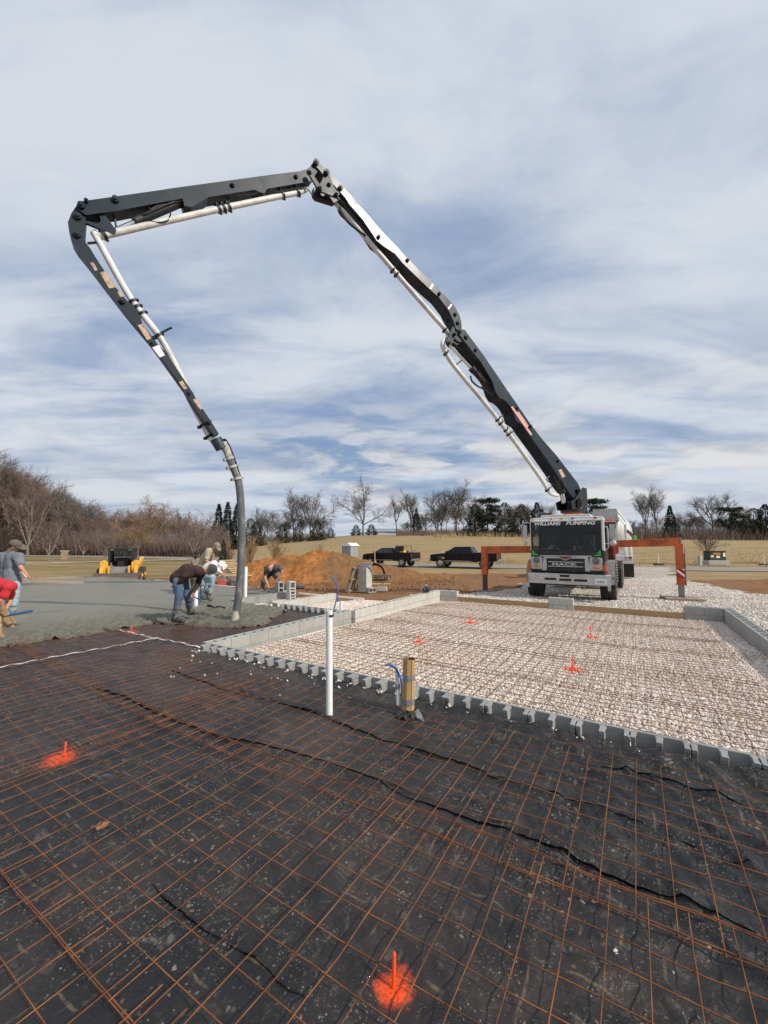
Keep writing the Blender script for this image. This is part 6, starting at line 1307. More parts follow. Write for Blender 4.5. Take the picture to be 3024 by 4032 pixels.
o = MB().lathe([(.001, 0), (.14, 0), (.14, .30), (.05, .36), (.05, .40), (.001, .40)], (0, 0, 0), 'Z', 14).build('fuel_jug', pm('red_plastic', (.30, .03, .03), .5)); o.location = intruck(TP1, 2.2, -.4, 1.2); tag(o, 'dark red jug beside the yellow bundle in the pickup bed', 'jug')
o = MB().tube([(0, 0, 0), (1.1, 0, .75)], .022, 6).bar((1.0, -.25, .74), (1.25, .25, .80), .05, .12).build('long_rake', GREYM); o.location = intruck(TP1, 2.3, -.3, 1.15); o.rotation_euler = (0, 0, R(-33)); tag(o, 'long rake sticking up over the tailgate of the first pickup', 'rake')
def box_thing(name, label, cat, parts, loc, rz=0, group=None):
    t = thing(name, label, cat, loc, rz, group)
    for nm, m, mat in parts: m.build(nm, mat, t, .008)
    return t
# portable toilet
q = dep(1379, 2140, 39.5); zt = gz(q.x, 39.5)
wl = MB(); wl.box((0, 0, 1.02), (1.10, 1.10, 2.04)); [wl.box((x, -.565, 1.1), (.06, .03, 1.8)) for x in (-.52, 0, .52)]; [wl.box((.565, x, 1.1), (.03, .06, 1.8)) for x in (-.52, 0, .52)]
rf = MB(); rf.prism([(-.64, -.62, 2.04), (.64, -.62, 2.04), (.60, -.6, 2.12), (.22, -.6, 2.34), (-.22, -.6, 2.34), (-.60, -.6, 2.12)], (0, 1.22, 0)); vp = MB(); vp.cyl((.25, .2, 2.2), (.25, .2, 2.52), .05)
box_thing('portable_toilet', 'grey portable toilet with a white domed roof standing behind the dirt mound', 'portable toilet', [('wall', wl, pm('toilet_grey', (.30, .31, .32), .6)), ('roof', rf, pm('toilet_white', (.80, .80, .78), .5)), ('vent_pipe', vp, GREYM)], (q.x, 39.5, zt), R(-38))
# skid loader
D_ = 21.6; q = dep(486, 2140, D_); z0 = gz(q.x, D_)
YEL = pm('loader_yellow', (.78, .40, .035), .45, 0, .12, 4, 0, 40, (.35, .22, .08), .4, 4); BLK = pm('loader_black', (.016, .016, .017), .6, 0, .2, 5)
SK = thing('skid_loader', 'yellow and black skid loader facing the slab with its bucket down', 'skid loader', (q.x, D_, z0), math.atan2(q.x, -D_) * -1 * -1 + R(-9) if False else R(24))
m = MB(); [m.box((x, y, 1.36), (.09, .09, .86)) for x in (-.52, .52) for y in (-.45, .55)]; m.box((0, .05, 1.80), (1.16, 1.16, .07)); m.box((0, -.46, 1.72), (1.0, .08, .12)); [m.box((x, .05, 1.4), (.02, .9, .6)) for x in (-.54, .54)]; m.box((0, .58, 1.02), (1.0, .05, .25)); m.box((0, .58, 1.38), (1.0, .04, .05)); cg = m.build('cage', BLK, SK, .015)
for x in (-.40, .40): MB().box((x, -.52, 1.745), (.16, .05, .07)).build('work_lamp', LENS, cg)
m = MB(); m.box((0, .15, 1.02), (.52, .16, .56)); m.box((0, -.1, .84), (.52, .45, .14)); m.build('seat', BLK, SK, .05, seg=3)
m = MB(); m.box((0, .25, .62), (1.0, 1.9, .50)); m.box((0, 1.05, .95), (1.1, .55, .75)); m.box((0, -.72, .58), (.92, .06, .36)); m.build('body', GREYM, SK, .02)
for s in (-1, 1):
    m = MB(); m.prism([(s * .66, y, z) for y, z in [(1.35, 1.18), (1.3, 1.34), (.2, 1.12), (-.7, .98), (-.98, .80), (-1.10, .30), (-.95, .26), (-.82, .62), (-.6, .76), (.2, .88), (1.1, 1.06)]], (s * .16, 0, 0)); m.build('lift_arm', YEL, SK, .015)
    m = MB(); m.box((s * .44, -.92, .63), (.09, .09, .62)); m.build('tilt_cylinder', YEL, SK, .01)
    m = MB(); m.prism([(s * x, -.80, z) for x, z in [(.86, .98), (.84, 1.14), (.70, 1.24), (.50, 1.10), (.52, .80), (.56, .42), (.70, .42), (.66, .72), (.72, .86)]], (0, .12, 0)); bm_fix(m.build('arm_shield', YEL, SK, .015))
    for y in (-.48, .72): wheel(SK, s * .86, y, .40, .28, YEL, 22, .2)
    MB().tube([(s * .60, 1.2, 1.2), (s * .60, 1.3, .7)], .05, 8).build('hydraulic_cylinder', BLK, SK)
MB().box((0, -.88, .42), (.84, .08, .10)).build('coupler', YEL, SK)
m = MB(); pr = [(-1.10, .56), (-1.16, .60), (-1.28, .30), (-1.62, .06), (-1.95, .02), (-1.95, .05), (-1.62, .10), (-1.34, .32)]
m.prism([(-1.04, y, z) for y, z in [(-1.10, .58), (-1.16, .60), (-1.14, .16), (-1.3, .04), (-1.9, .0), (-1.9, .03), (-1.3, .08), (-1.19, .18)]], (2.08, 0, 0))
for s in (-1, 1): m.prism([(s * 1.04, y, z) for y, z in [(-1.12, .58), (-1.18, .58), (-1.55, .30), (-1.9, .04), (-1.9, 0), (-1.12, 0)]], (s * -.03, 0, 0))
m.build('bucket', pm('bucket_steel', (.16, .13, .11), .6, .3, .25, 4), SK)

# blocks that lie about, each its own
def block(label, loc, rz, mat=CM_M, flat=False, end=False, h=.19, group='loose concrete blocks'):
    m = MB(); hollow(m, -.198, .397, -h / 2, h, .194)
    m.v = [(x, y - .097, z) for x, y, z in m.v]
    if end: m.v = [(z, y, x) for x, y, z in m.v]
    if flat: m.v = [(x, -z, y) for x, y, z in m.v]
    o = m.build('concrete_block', mat, None, .003, seg=1); o.location = loc; o.rotation_euler = (0, 0, rz); return tag(o, label, 'concrete block', group)
sb = at(1437, 2330, -.20); nm = ['bottom course', 'second course from the bottom', 'third course from the bottom', 'fourth course', 'fifth course']
for c in range(5):
    for k in range(2):
        d = Vector((0, .203 * (k - .5), 0)) if c % 2 == 0 else Vector((.203 * (k - .5), 0, 0)); dw = Matrix.Rotation(YAW, 3, 'Z') @ d
        block(('front' if k == 0 else 'rear') + ' block in the ' + nm[c] + ' of the tall block stack' if c % 2 == 0 else ('left' if k == 0 else 'right') + ' block in the ' + nm[c] + ' of the tall block stack', sb + dw + Vector((0, 0, .095 + .192 * c)), YAW + (0 if c % 2 == 0 else PI / 2), CM_P, group='blocks of the tall stack before the dirt mound')
block('single top block of the tall block stack', sb + UX * .08 + Vector((0, 0, .095 + .192 * 5)), YAW, CM_P, group='blocks of the tall stack before the dirt mound')
p = at(1100, 2332, .11); block('upright block with its two cores facing the gravel, on the slab corner', p + Vector((0, 0, .145)), R(-52), CM_M, end=True, h=.28)
p = at(1142, 2372, .0); block('lower of two blocks stood on end at the corner of the slab', p + Vector((0, .1, .14)), R(-52), CM_P, end=True, h=.24); block('upper of two blocks stood on end at the corner of the slab', p + Vector((0, .1, .40)), R(-55), CM_P, end=True, h=.24)
p = at(1120, 2352, .08); block('low grey block lying between the two upright stacks', p + Vector((0, 0, .06)), YAW + R(10), CM_G)
p = at(1462, 2330, -.2); block('block lying with open cores at the foot of the tall stack', p + Vector((0, -.2, .09)), YAW + R(75), CM_M, flat=True)
p = at(1505, 2326, -.2); block('pale block under the right end of the lumber pile', p + Vector((0, 0, .09)), YAW + R(20), CM_P)
p0_ = at(1492, 2322, -.2)
BRB = pm('brown_block', (.36, .24, .17), .9, 0, .12, 5, .4, 80)
for i, (dx_, dz, L, rz, mt) in enumerate([(0, .25, .95, .10, YWOOD), (.1, .33, .9, .0, YWOOD), (-.05, .40, .8, .22, WOOD2), (-.12, .50, .55, .5, YWOOD), (-.05, .58, .6, .4, YWOOD)]):
    o = MB().box((0, 0, 0), (L, .20, .055)).build('lumber', mt, None, .004); o.location = p0_ + Vector((dx_, .05 * i, dz)); o.rotation_euler = (0, 0, rz); tag(o, ['lowest yellow board of the lumber pile right of the block stack', 'second yellow board of the lumber pile', 'grey board lying under the brown blocks', 'short yellow board slanting up the pile against the stack', 'topmost short yellow board of the lumber pile'][i], 'board', 'boards of the lumber pile')
for i in range(2): block(['dark side brown block lying on the lumber pile', 'right end brown block on the lumber pile with its face in the sun'][i], p0_ + Vector((.03 + .25 * i, -.05, .53)), YAW + R(15 - 20 * i), BRB, h=.16)
def pallet(label, loc, rot, n=7, L=1.1, wd=1.1, mat=WOOD2):
    m = MB(); [m.box((0, (i - (n - 1) / 2) * wd / n * 1.05, .06), (L, wd / n * .62, .02)) for i in range(n)]; [m.box((x, 0, 0), (.04, wd, .10)) for x in (-L * .45, 0, L * .45)]; [m.box((0, y, -.06), (L, .09, .02)) for y in (-wd * .45, 0, wd * .45)]
    o = m.build('wooden_pallet', mat); o.location = loc; o.rotation_euler = rot; return tag(o, label, 'pallet', 'wooden pallets')
pallet('wooden pallet leaning against the left side of the block stack', sb + Vector((-.42, .05, .50)), (0, R(-74), YAW + .25), 6, 1.05, .9)
q = dep(925, 2232, 20.5); pallet('slatted pale pallet tilted up behind the hose', Vector((q.x, 20.5, q.z - .12)), (R(32), 0, R(66)), 9, 1.0, 1.5, WOOD)
q = dep(905, 2262, 20.0); pallet('dark pallet lying flat under the tilted pallet behind the hose', Vector((q.x, 20.0, q.z)), (0, 0, R(8)), 7, 1.3, 1.0)
for i, (px, py, D, L, mt, lab) in enumerate([(905, 2266, 18.6, .95, YWOOD, 'orange-brown board lying across blocks left of the hose'), (905, 2292, 17.4, 1.1, WOOD2, 'weathered board low behind the slab left of the hose')]):
    q = dep(px, py, D); plank(lab, q - Vector((L / 2, 0, 0)), q + Vector((L / 2, .1, .02)), .18, .05, mt, None, 'board')
for px in (880, 925): q = dep(px, 2284, 18.6); o = MB().box((0, 0, 0), (.22, .3, .42)).build('wood_post', WOOD2, None, .01); o.location = q; tag(o, 'left wood post propping the orange-brown board' if px == 880 else 'right wood post propping the orange-brown board', 'post')
o = MB().prism([(-.16, 0, 0), (.17, -.02, 0), (.12, .12, .2), (-.22, .12, .2)], (0, .03, .015)).tube([(-.1, .12, .2), (-.12, .2, .42)], .02, 6).build('red_shovel', pm('red_tool', (.52, .05, .04), .5)); o.location = dep(874, 2312, 16.3); tag(o, 'red scoop lying at the far edge of the wet slab left of the hose', 'scoop')
o = MB().ell((0, 0, 0), (.16, .14, .09), 12, 8).build('tool_bag', BLK); o.location = dep(895, 2304, 16.6); tag(o, 'black tool bag beside the red scoop', 'bag')
plank('pale form board along the slab edge between hose and white pipe', dep(884, 2308, 15.9), dep(985, 2318, 14.6), .10, .05, YWOOD, 'pale boards along the far slab edge', 'form_board'); plank('pale form board running to the crouching man', dep(980, 2319, 14.6), dep(1084, 2314, 14.4), .16, .04, YWOOD, 'pale boards along the far slab edge', 'form_board')
plank('white edge strip along the far side of the wet slab', H(-12.2, 6.06, .09), H(-4.3, 6.06, .09), .10, .05, WT, None, 'edge_strip', 'edge strip'); plank('white strip beyond the slab corner behind the upright blocks', H(-4.0, 6.35, .02), H(-1.7, 6.85, -.06), .08, .05, WT, None, 'edge_strip', 'edge strip')
plank('weathered form board along the left end of the slab, beyond the man with the screed', dep(20, 2286, 18.0), dep(330, 2272, 20.4), .06, .14, WOOD2, None, 'form_board')
# corrugated hose coil behind the stack
hc = thing('hose_coil', 'coil of black hose with an orange band leaning behind the block stack', 'hose coil', at(1474, 2322, -.22) + Vector((.0, .55, .62)), YAW + R(25))
m = MB()
for k in range(4): m.tube([((.44 - .02 * k) * math.cos(a), .05 * k + .02 * math.sin(3 * a), (.44 - .02 * k) * math.sin(a)) for a in [2 * PI * i / 32 for i in range(33)]], .034, 8, False)
m.build('hose', BLK, hc); MB().tube([(.45 * math.cos(a), .02, .45 * math.sin(a)) for a in [PI * i / 20 for i in range(-3, 18)]], .026, 8).build('orange_hose', ORP, hc)
# saw on the wall
sw_ = thing('circular_saw', 'dark blue circular saw standing on the pale block wall', 'saw', H(-.05, 7.98, .125), YAW + R(100))
m = MB(); m.box((0, 0, .02), (.30, .17, .02)); m.build('base_plate', GREYM, sw_, .004); m = MB(); m.ell((-.02, .03, .10), (.13, .07, .09), 14, 8); m.box((.05, .02, .07), (.16, .12, .10)); m.build('body', pm('saw_blue', (.02, .035, .10), .45), sw_); MB().tube([(-.10, 0, .12), (-.06, 0, .20), (.04, 0, .20), (.08, 0, .12)], .022, 8).build('handle', BLK, sw_); MB().tube([(.0, -.07, .09), (.0, -.085, .09)], .09, 18).build('blade_guard', BLK, sw_); MB().box((.0, 0, .235), (.04, .04, .06)).build('trigger', pm('pale_tip', (.6, .5, .45), .6), sw_)
# green utility box, pedestal, marker stakes, pillar, barn
D_ = 42.5; q = dep(2810, 2140, D_); zb = gz(q.x, D_) + .02
ub = thing('utility_box', 'green utility transformer box with warning stickers on a concrete pad by the road', 'utility box', (q.x, D_, zb), R(-6))
m = MB(); m.box((0, 0, .26), (1.95, 1.3, .52)); m.build('concrete_pad', pm('pad_grey', (.42, .41, .37), .9), ub, .02); m = MB(); m.box((0, -.02, .98), (1.55, 1.0, .92)); m.build('cabinet', pm('utility_green', (.028, .050, .035), .6), ub, .02); MB().box((0, -.05, 1.46), (1.6, 1.1, .06)).build('lid', pm('utility_green', (.028, .050, .035), .6), ub, .02)
for x, z, w, h, mt in ((-.55, .93, .26, .2, WHITEP), (0, .88, .36, .22, WHITEP), (-.1, 1.2, .7, .22, pm('orange_sticker', (.55, .2, .03), .7)), (.6, 1.1, .22, .4, WHITEP), (-.6, .8, .2, .1, REDL)): MB().box((x, -.526, z), (w, .01, h)).build('sticker', mt, ub)
q = dep(2750, 2140, 42.0); m = MB(); m.box((0, 0, .5), (.30, .30, 1.0)); m.box((0, 0, 1.02), (.24, .24, .06)); o = m.build('utility_pedestal', pm('pedestal_grey', (.36, .40, .33), .7), None, .02); o.location = (q.x, 42, gz(q.x, 42)); o.rotation_euler = (0, R(5), .3); tag(o, 'leaning grey-green utility pedestal left of the utility box', 'pedestal')
for px, D, lab in ((2589, 43, 'white marker post in a black rubber base right of the right outrigger beam'), (3003, 42, 'white marker post in a black rubber base near the right edge')):
    q = dep(px, 2140, D); t = thing('marker_post', lab, 'marker post', (q.x, D, gz(q.x, D)), 0, 'white marker posts along the road'); MB().box((0, 0, .10), (.85, .5, .2)).build('base', BLK, t, .05); MB().cyl((0, 0, .15), (0, 0, 1.15), .045, .04, 8).build('post', PVC, t)
q = dep(256, 2140, 58); pt_ = thing('stone_pillar', 'short stone entrance pillar beside the pale path at the left', 'pillar', (q.x, 58, gz(q.x, 58)), R(20)); m = MB(); rs = np.random.RandomState(3)
for r_ in range(6):
    for c_ in range(3): m.box((-.22 + .22 * c_ + .05 * (r_ % 2), 0, .1 + .19 * r_), (.21, .72 + .04 * rs.rand(), .18))
m.build('stonework', pm('field_stone', (.36, .27, .17), .9, 0, .5, 3), pt_, .02); MB().box((0, 0, 1.22), (.85, .85, .10)).build('cap_stone', CM_P, pt_, .02)
q = dep(1527, 2140, 215); bn = thing('barn', 'low far building with a pale wall and blue trimmed roof on the horizon', 'building', (q.x, 215, 3.2), R(8)); MB().box((0, 0, 2.3), (13, 8, 4.6)).build('wall', pm('barn_wall', (.42, .43, .45), .8), bn); m = MB(); m.prism([(-7, -4.5, 4.6), (7, -4.5, 4.6), (5.5, 0, 6.4), (-5.5, 0, 6.4)], (0, .1, 0)); m.add([(-7, -4.5, 4.6), (7, -4.5, 4.6), (7, 4.5, 4.6), (-7, 4.5, 4.6), (-5.5, 0, 6.3), (5.5, 0, 6.3)], [(0, 1, 5, 4), (2, 3, 4, 5), (1, 2, 5), (3, 0, 4)]); m.build('roof', pm('barn_roof', (.22, .24, .28), .6), bn); MB().box((2.5, -4.1, 4.3), (8, .1, .7)).build('roof_trim', pm('barn_blue', (.08, .16, .5), .5), bn)
q = dep(1476, 2200, 33); o = MB().box((0, 0, .5), (.06, .06, 1.1)).build('wooden_stake', YWOOD); o.location = (q.x, 33, q.z - .4); tag(o, 'thin wooden stake standing before the first pickup door', 'stake')
MB().cyl((-.85, .95, 2.70), (-.85, .95, 2.98), .13, .13, 14).build('air_intake', pm('rust_brown', (.12, .06, .05), .8), PT)
# ---------------------------------------------------------------- the crew
SKIN = pm('skin', (.50, .255, .175), .55, 0, .10, 9, .1, 60, (.42, .17, .11), .5, 6)
def voxbake(m, name, mat, parent, vs, it=5, wr=0.0, wsc=9.0, seed=0):
    o = m.build('tmp', mat); r = o.modifiers.new('r', 'REMESH'); r.mode = 'VOXEL'; r.voxel_size = vs; r.use_smooth_shade = True
    s = o.modifiers.new('s', 'SMOOTH'); s.factor = .5; s.iterations = it
    bpy.context.view_layer.update(); me = bpy.data.meshes.new_from_object(o.evaluated_get(bpy.context.evaluated_depsgraph_get())); om = o.data; bpy.data.objects.remove(o); bpy.data.meshes.remove(om)
    me.name = name; me.materials.clear(); me.materials.append(mat)
    if wr:
        for v in me.vertices:
            p = v.co * wsc; f = mn.noise(Vector((p.x, p.y, p.z * 1.0)) + Vector((seed, 0, 0))); f2 = 1 - abs(2 * mn.noise(Vector((p.x * .5, p.y * .5, p.z * .9)) + Vector((7, seed, 0))))
            v.co += v.normal * (wr * (f + .9 * (f2 - .5)))
    me.polygons.foreach_set('use_smooth', [True] * len(me.polygons)); me.update()
    return link(name, me, parent)
def caps(m, p, q, r0, r1, n=10):
    p, q = Vector(p), Vector(q)
    m.tube([p, q], [r0, r1], n, True); m.ell(p, r0 * .995, n, 6); m.ell(q, r1 * .995, n, 6)
def frame(d, f):
    d = d.normalized(); f = (f - d * f.dot(d)).normalized(); s = f.cross(d); return Matrix((s, f, d)).transposed()
def person(label, J, face, top, pants, boots, sleeve='short', boot_h=.28, glove=None, hair=None, cap=None, beard=None, grip=None, group='workers on the foundation', scale=1.0, shirt_loose=.022, hat=None):
    base = (J['anL'] + J['anR']) / 2; base = Vector((base.x, base.y, min(J['anL'].z, J['anR'].z) - .09))
    t = thing('person', label, 'person', base, 0, group); J = {k: Vector(v) - base for k, v in J.items()}; s = scale; face = Vector(face).normalized()
    pel, shm = J['pelvis'], (J['shL'] + J['shR']) / 2; sax = (J['shR'] - J['shL']).normalized(); hax = (J['hipR'] - J['hipL']).normalized(); mid = J.get('mid', pel.lerp(shm, .5))
    hd = J['head']; up = (hd - J['neck']).normalized(); up = (up + Vector((0, 0, .25))).normalized() if 'upright' not in J else up; HM = frame(up, face)
    m = MB()
    hp_ = lambda x, y, z: hd + HM @ Vector((x * s, y * s, z * s))
    m.ell(hd + HM @ Vector((0, -.008 * s, .022 * s)), (.076 * s, .094 * s, .098 * s), 20, 14, 0, None, HM); m.ell(hp_(0, .025, -.055), (.055 * s, .062 * s, .066 * s), 16, 10, 0, None, HM)
    caps(m, hp_(0, .088, .012), hp_(0, .108, -.022), .011 * s, .017 * s, 8); m.ell(hp_(0, .078, -.062), (.028 * s, .014 * s, .010 * s), 10, 6, 0, None, HM); m.ell(hp_(0, .070, -.102), (.025 * s, .02 * s, .018 * s), 10, 6, 0, None, HM); m.ell(hp_(0, .078, .034), (.058 * s, .018 * s, .012 * s), 12, 6, 0, None, HM)
    for sg in (-1, 1): m.ell(hp_(sg * .078, -.012, -.008), (.012 * s, .022 * s, .034 * s), 10, 6, 0, None, HM)
    caps(m, J['neck'] - up * .03, hd - up * .07 * s, .060 * s, .054 * s)
    caps(m, J['neck'], J['shL'].lerp(J['shR'], .25), .065 * s, .075 * s); caps(m, J['neck'], J['shL'].lerp(J['shR'], .75), .065 * s, .075 * s)
    def torso(m, e):
        for k in (-1, 1):
            a = pel + hax * (k * .075 * s); b = mid + (hax + sax).normalized() * (k * .075 * s); c = shm + sax * (k * .085 * s)
            caps(m, a, b, (.115 + e) * s, (.108 + e) * s, 14); caps(m, b, c, (.108 + e) * s, (.100 + e) * s, 14)
        caps(m, J['shL'], J['shR'], (.068 + e) * s, (.068 + e) * s, 12)
    torso(m, 0)
    for S_ in 'LR':
        sh, el, ha = J['sh' + S_], J['el' + S_], J['ha' + S_]
        caps(m, sh, el, .056 * s, .044 * s); caps(m, el, ha, .046 * s, .030 * s)
        fd = (ha - el).normalized(); g = (J.get('grip', grip) if grip is None else Vector(grip)); g = Vector((0, 0, -1)) if g is None else Vector(g); cu = (g - fd * g.dot(fd)); cu = cu.normalized() if cu.length > .1 else Vector((0, 0, -1)); lat = fd.cross(cu).normalized()
        pc = ha + fd * .055 * s; PMx = Matrix((lat, cu, fd)).transposed(); m.ell(pc, (.043 * s, .020 * s, .055 * s), 12, 8, 0, None, PMx)
        for i in range(4):
            o_ = lat * ((i - 1.5) * .021 * s); L = (.036, .042, .039, .030)[i] * s; a = pc + fd * .045 * s + o_; b = a + (fd * .8 + cu * .6) * L; c = b + (fd * -.1 + cu * 1.0) * L * .8; d_ = c + (fd * -.85 + cu * .5) * L * .6
            caps(m, a, b, .0105 * s, .0098 * s, 6); caps(m, b, c, .0098 * s, .009 * s, 6); caps(m, c, d_, .009 * s, .008 * s, 6)
        a = pc - fd * .02 * s + lat * .040 * s * (1 if S_ == 'L' else -1); b = a + (fd * .6 + cu * .5 + lat * .5 * (1 if S_ == 'L' else -1)) * .04 * s; c = b + (fd * .5 + cu * .8) * .03 * s; caps(m, a, b, .013 * s, .011 * s, 6); caps(m, b, c, .011 * s, .009 * s, 6)
        caps(m, J['hip' + S_], J['kn' + S_], .088 * s, .060 * s, 12); caps(m, J['kn' + S_], J['an' + S_], .058 * s, .040 * s, 12); caps(m, J['an' + S_], J['to' + S_], .042 * s, .034 * s)
        m.ell(J['hip' + S_], .098 * s, 12, 8)
    bod = voxbake(m, 'body', SKIN, t, .0095, 3)
    for sg in (-1, 1): MB().ell(hp_(sg * .032, .079, .012), (.013 * s, .008 * s, .008 * s), 8, 6, 0, None, HM).build('eye', BLK, bod)
    c = MB(); torso(c, shirt_loose)
    for S_ in 'LR':
        sh, el, ha = J['sh' + S_], J['el' + S_], J['ha' + S_]
        if sleeve == 'short': q = sh.lerp(el, .66); caps(c, sh, q, .078 * s, .076 * s, 12)
        else: caps(c, sh, el, .074 * s, .062 * s, 12); caps(c, el, el.lerp(ha, .92), .062 * s, .046 * s, 12)
    dn = (pel - mid).normalized(); caps(c, pel - dn * .05 + hax * .08, pel + dn * .03 + hax * .08, .128 * s, .132 * s, 14); caps(c, pel - dn * .05 - hax * .08, pel + dn * .03 - hax * .08, .128 * s, .132 * s, 14)
    voxbake(c, 'shirt' if sleeve == 'short' else 'sweater', top, t, .014, 5, .013, 8.5, len(label))
    c = MB()
    for k in (-1, 1): caps(c, pel + hax * (k * .06 * s), pel + hax * (k * .06 * s) - dn * .06, .122 * s, .118 * s, 14)
    for S_ in 'LR':
        hip, kn, an = J['hip' + S_], J['kn' + S_], J['an' + S_]; caps(c, pel + hax * (.06 * s if S_ == 'R' else -.06 * s), hip, .118 * s, .108 * s, 14); caps(c, hip, kn, .108 * s, .080 * s, 14); f_ = 1.0 if boot_h < .2 else .72; caps(c, kn, kn.lerp(an, f_), .080 * s, .064 * s, 12)
    voxbake(c, 'trousers', pants, t, .014, 5, .013, 9.5, len(label) + 3)
    for S_ in 'LR':
        kn, an, to = J['kn' + S_], J['an' + S_], J['to' + S_]; c = MB(); d_ = (an - kn).normalized(); L = (an - kn).length; tp = an - d_ * min(boot_h, L * .8); caps(c, tp, an, (.070 if boot_h > .2 else .062) * s, .056 * s, 12); fo = (to - an); fo = fo.normalized() if fo.length > .01 else Vector((1, 0, 0)); hl = an - fo * .03 + Vector((0, 0, -.04)); caps(c, hl, to, .052 * s, .046 * s, 12); caps(c, an, to.lerp(an, .4) + Vector((0, 0, .02)), .056 * s, .05 * s, 12)
        voxbake(c, 'boot', boots, t, .013, 3, .004, 12, 3)
        if glove is not None:
            pass
    if hair is not None:
        mt, lo = hair; c = MB(); c.ell(hp_(0, -.020, .032), (.084 * s, .094 * s, .096 * s), 18, 12, 0, lambda p: p if p.z > lo or p.y < -.2 else Vector((p.x * .8, p.y * .8, p.z * .8)), HM); c.build('hair', mt, t)
    if beard is not None: c = MB(); c.ell(hp_(0, .040, -.082), (.062 * s, .060 * s, .050 * s), 14, 8, 0, None, HM); c.build('beard', beard, t)
    if cap is not None:
        c = MB(); c.ell(hp_(0, -.012, .045), (.089 * s, .107 * s, .090 * s), 20, 12, 0, lambda p: Vector((p.x, p.y, max(p.z, -.05))), HM); P = []
        for i in range(9):
            a = PI * (i / 8); x = .085 * math.cos(a); y = .075 + .125 * math.sin(a) ** .7 if 0 < i < 8 else .02; P.append((x, y))
        vs = [hp_(x, y, .050 - .30 * max(0, y - .06) - 1.5 * x * x) for x, y in P] + [hp_(x, y, .062 - .30 * max(0, y - .06) - 1.5 * x * x) for x, y in P]
        c.add(vs, [tuple(range(9)), tuple(range(17, 8, -1))] + [(i, i + 1, i + 10, i + 9) for i in range(8)]); c.build('cap', cap, t)
    if hat is not None:
        kind, mt = hat; c = MB()
        if kind == 'beanie': c.ell(hp_(0, -.016, .040), (.092 * s, .108 * s, .108 * s), 22, 14, 0, lambda p: Vector((p.x, p.y, max(p.z, -.28))) * (1 + .025 * math.sin(9 * math.atan2(p.x, p.y))), HM); c.ell(hp_(0, -.012, .012), (.098 * s, .113 * s, .030 * s), 22, 8, 0, None, HM)
        else: c.ell(hp_(0, -.03, .03), (.125 * s, .140 * s, .130 * s), 22, 14, 0, lambda p: p * (1 + .30 * mn.noise(p * 2.6 + Vector((3, 1, 0)))), HM)
        c.build('hat', mt, t)
    return t
def jo(sc, ox, oy): return lambda zx, zy, D: dep(ox + zx * sc, oy + zy * sc, D)
BROWN = pm('brown_knit', (.050, .024, .022), .95, 0, .18, 12, .4, 90); DENIM = pm('blue_denim', (.070, .115, .19), .9, 0, .22, 6, .3, 80, (.20, .23, .25), .5, 5); LDENIM = pm('pale_denim', (.33, .42, .46), .9, 0, .15, 6, .3, 80, (.22, .25, .24), .4, 5)
RUB = pm('muddy_rubber', (.045, .043, .038), .7, 0, .25, 6, .2, 40, (.22, .205, .165), .85, 4.5); TAN = pm('tan_cotton', (.42, .355, .235), .92, 0, .12, 7, .2, 60); GRT = pm('grey_cotton', (.17, .185, .215), .92, 0, .12, 7, .2, 60, (.12, .12, .13), .4, 4); DGT = pm('dark_grey_cotton', (.060, .058, .072), .92, 0, .15, 7, .2, 60)
OLIVE = pm('olive_cloth', (.13, .12, .085), .92, 0, .15, 7, .2, 60, (.25, .24, .20), .4, 5); REDC = pm('red_cotton', (.50, .025, .032), .9, 0, .12, 7, .2, 60); KHAKI = pm('khaki_cloth', (.44, .31, .17), .92, 0, .12, 7, .2, 60); WHC = pm('white_cloth', (.74, .72, .69), .9, 0, .08, 9, .3, 60); BEAN = pm('grey_beanie', (.055, .060, .062), .95, 0, .45, 4, .5, 90, stretch=(1, 1, 6)); CAPG = pm('olive_cap', (.12, .105, .085), .9, 0, .12, 9); CAPT = pm('camo_cap', (.25, .21, .14), .9, 0, .4, 8); CAMO = pm('camo_cloth', (.20, .17, .115), .92, 0, .7, 9)
HAIRD = pm('dark_hair', (.025, .020, .016), .8, 0, .2, 20); HAIRG = pm('grey_hair', (.22, .19, .17), .8, 0, .2, 20); BRDW = pm('white_beard', (.55, .52, .48), .9, 0, .2, 25); LEATH = pm('work_leather', (.28, .17, .085), .8, 0, .2, 6, .2, 40, (.36, .30, .22), .5, 5)
# man in the brown sweater, raking
j = jo(.18083, 660, 2110); N_, F_ = 8.42, 8.74
J = dict(head=j(925, 745, 8.60), neck=j(770, 720, 8.60), shR=j(640, 765, N_), shL=j(735, 800, F_ + .08), elR=j(375, 885, N_ - .06), haR=j(195, 1085, N_), elL=j(650, 1065, F_), haL=j(555, 1235, 8.62), mid=j(440, 745, 8.58), pelvis=j(245, 905, 8.58), hipR=j(225, 965, N_ + .04), hipL=j(330, 985, F_), knR=j(255, 1330, N_), knL=j(455, 1340, F_ + .05), anR=j(150, 1790, N_ + .02), anL=j(480, 1640, F_ + .25), toR=j(330, 1855, N_ - .06), toL=j(580, 1675, F_ + .12))
person('man bent over in a brown sweater and grey beanie pulling a concrete rake', J, (.72, -.25, -.75), BROWN, DENIM, RUB, 'long', .36, hat=('beanie', BEAN), grip=(.6, .3, -.5))
hA = dep(676, 2310, N_); hB = at(851, 2390, .12)
rk = thing('concrete_rake', 'long-handled concrete rake held by the man in the brown sweater', 'rake', hB); m = MB(); m.tube([hA - hB, Vector((0, 0, 0))], .016, 8); m.build('handle', pm('rake_handle', (.22, .23, .27), .5), rk)
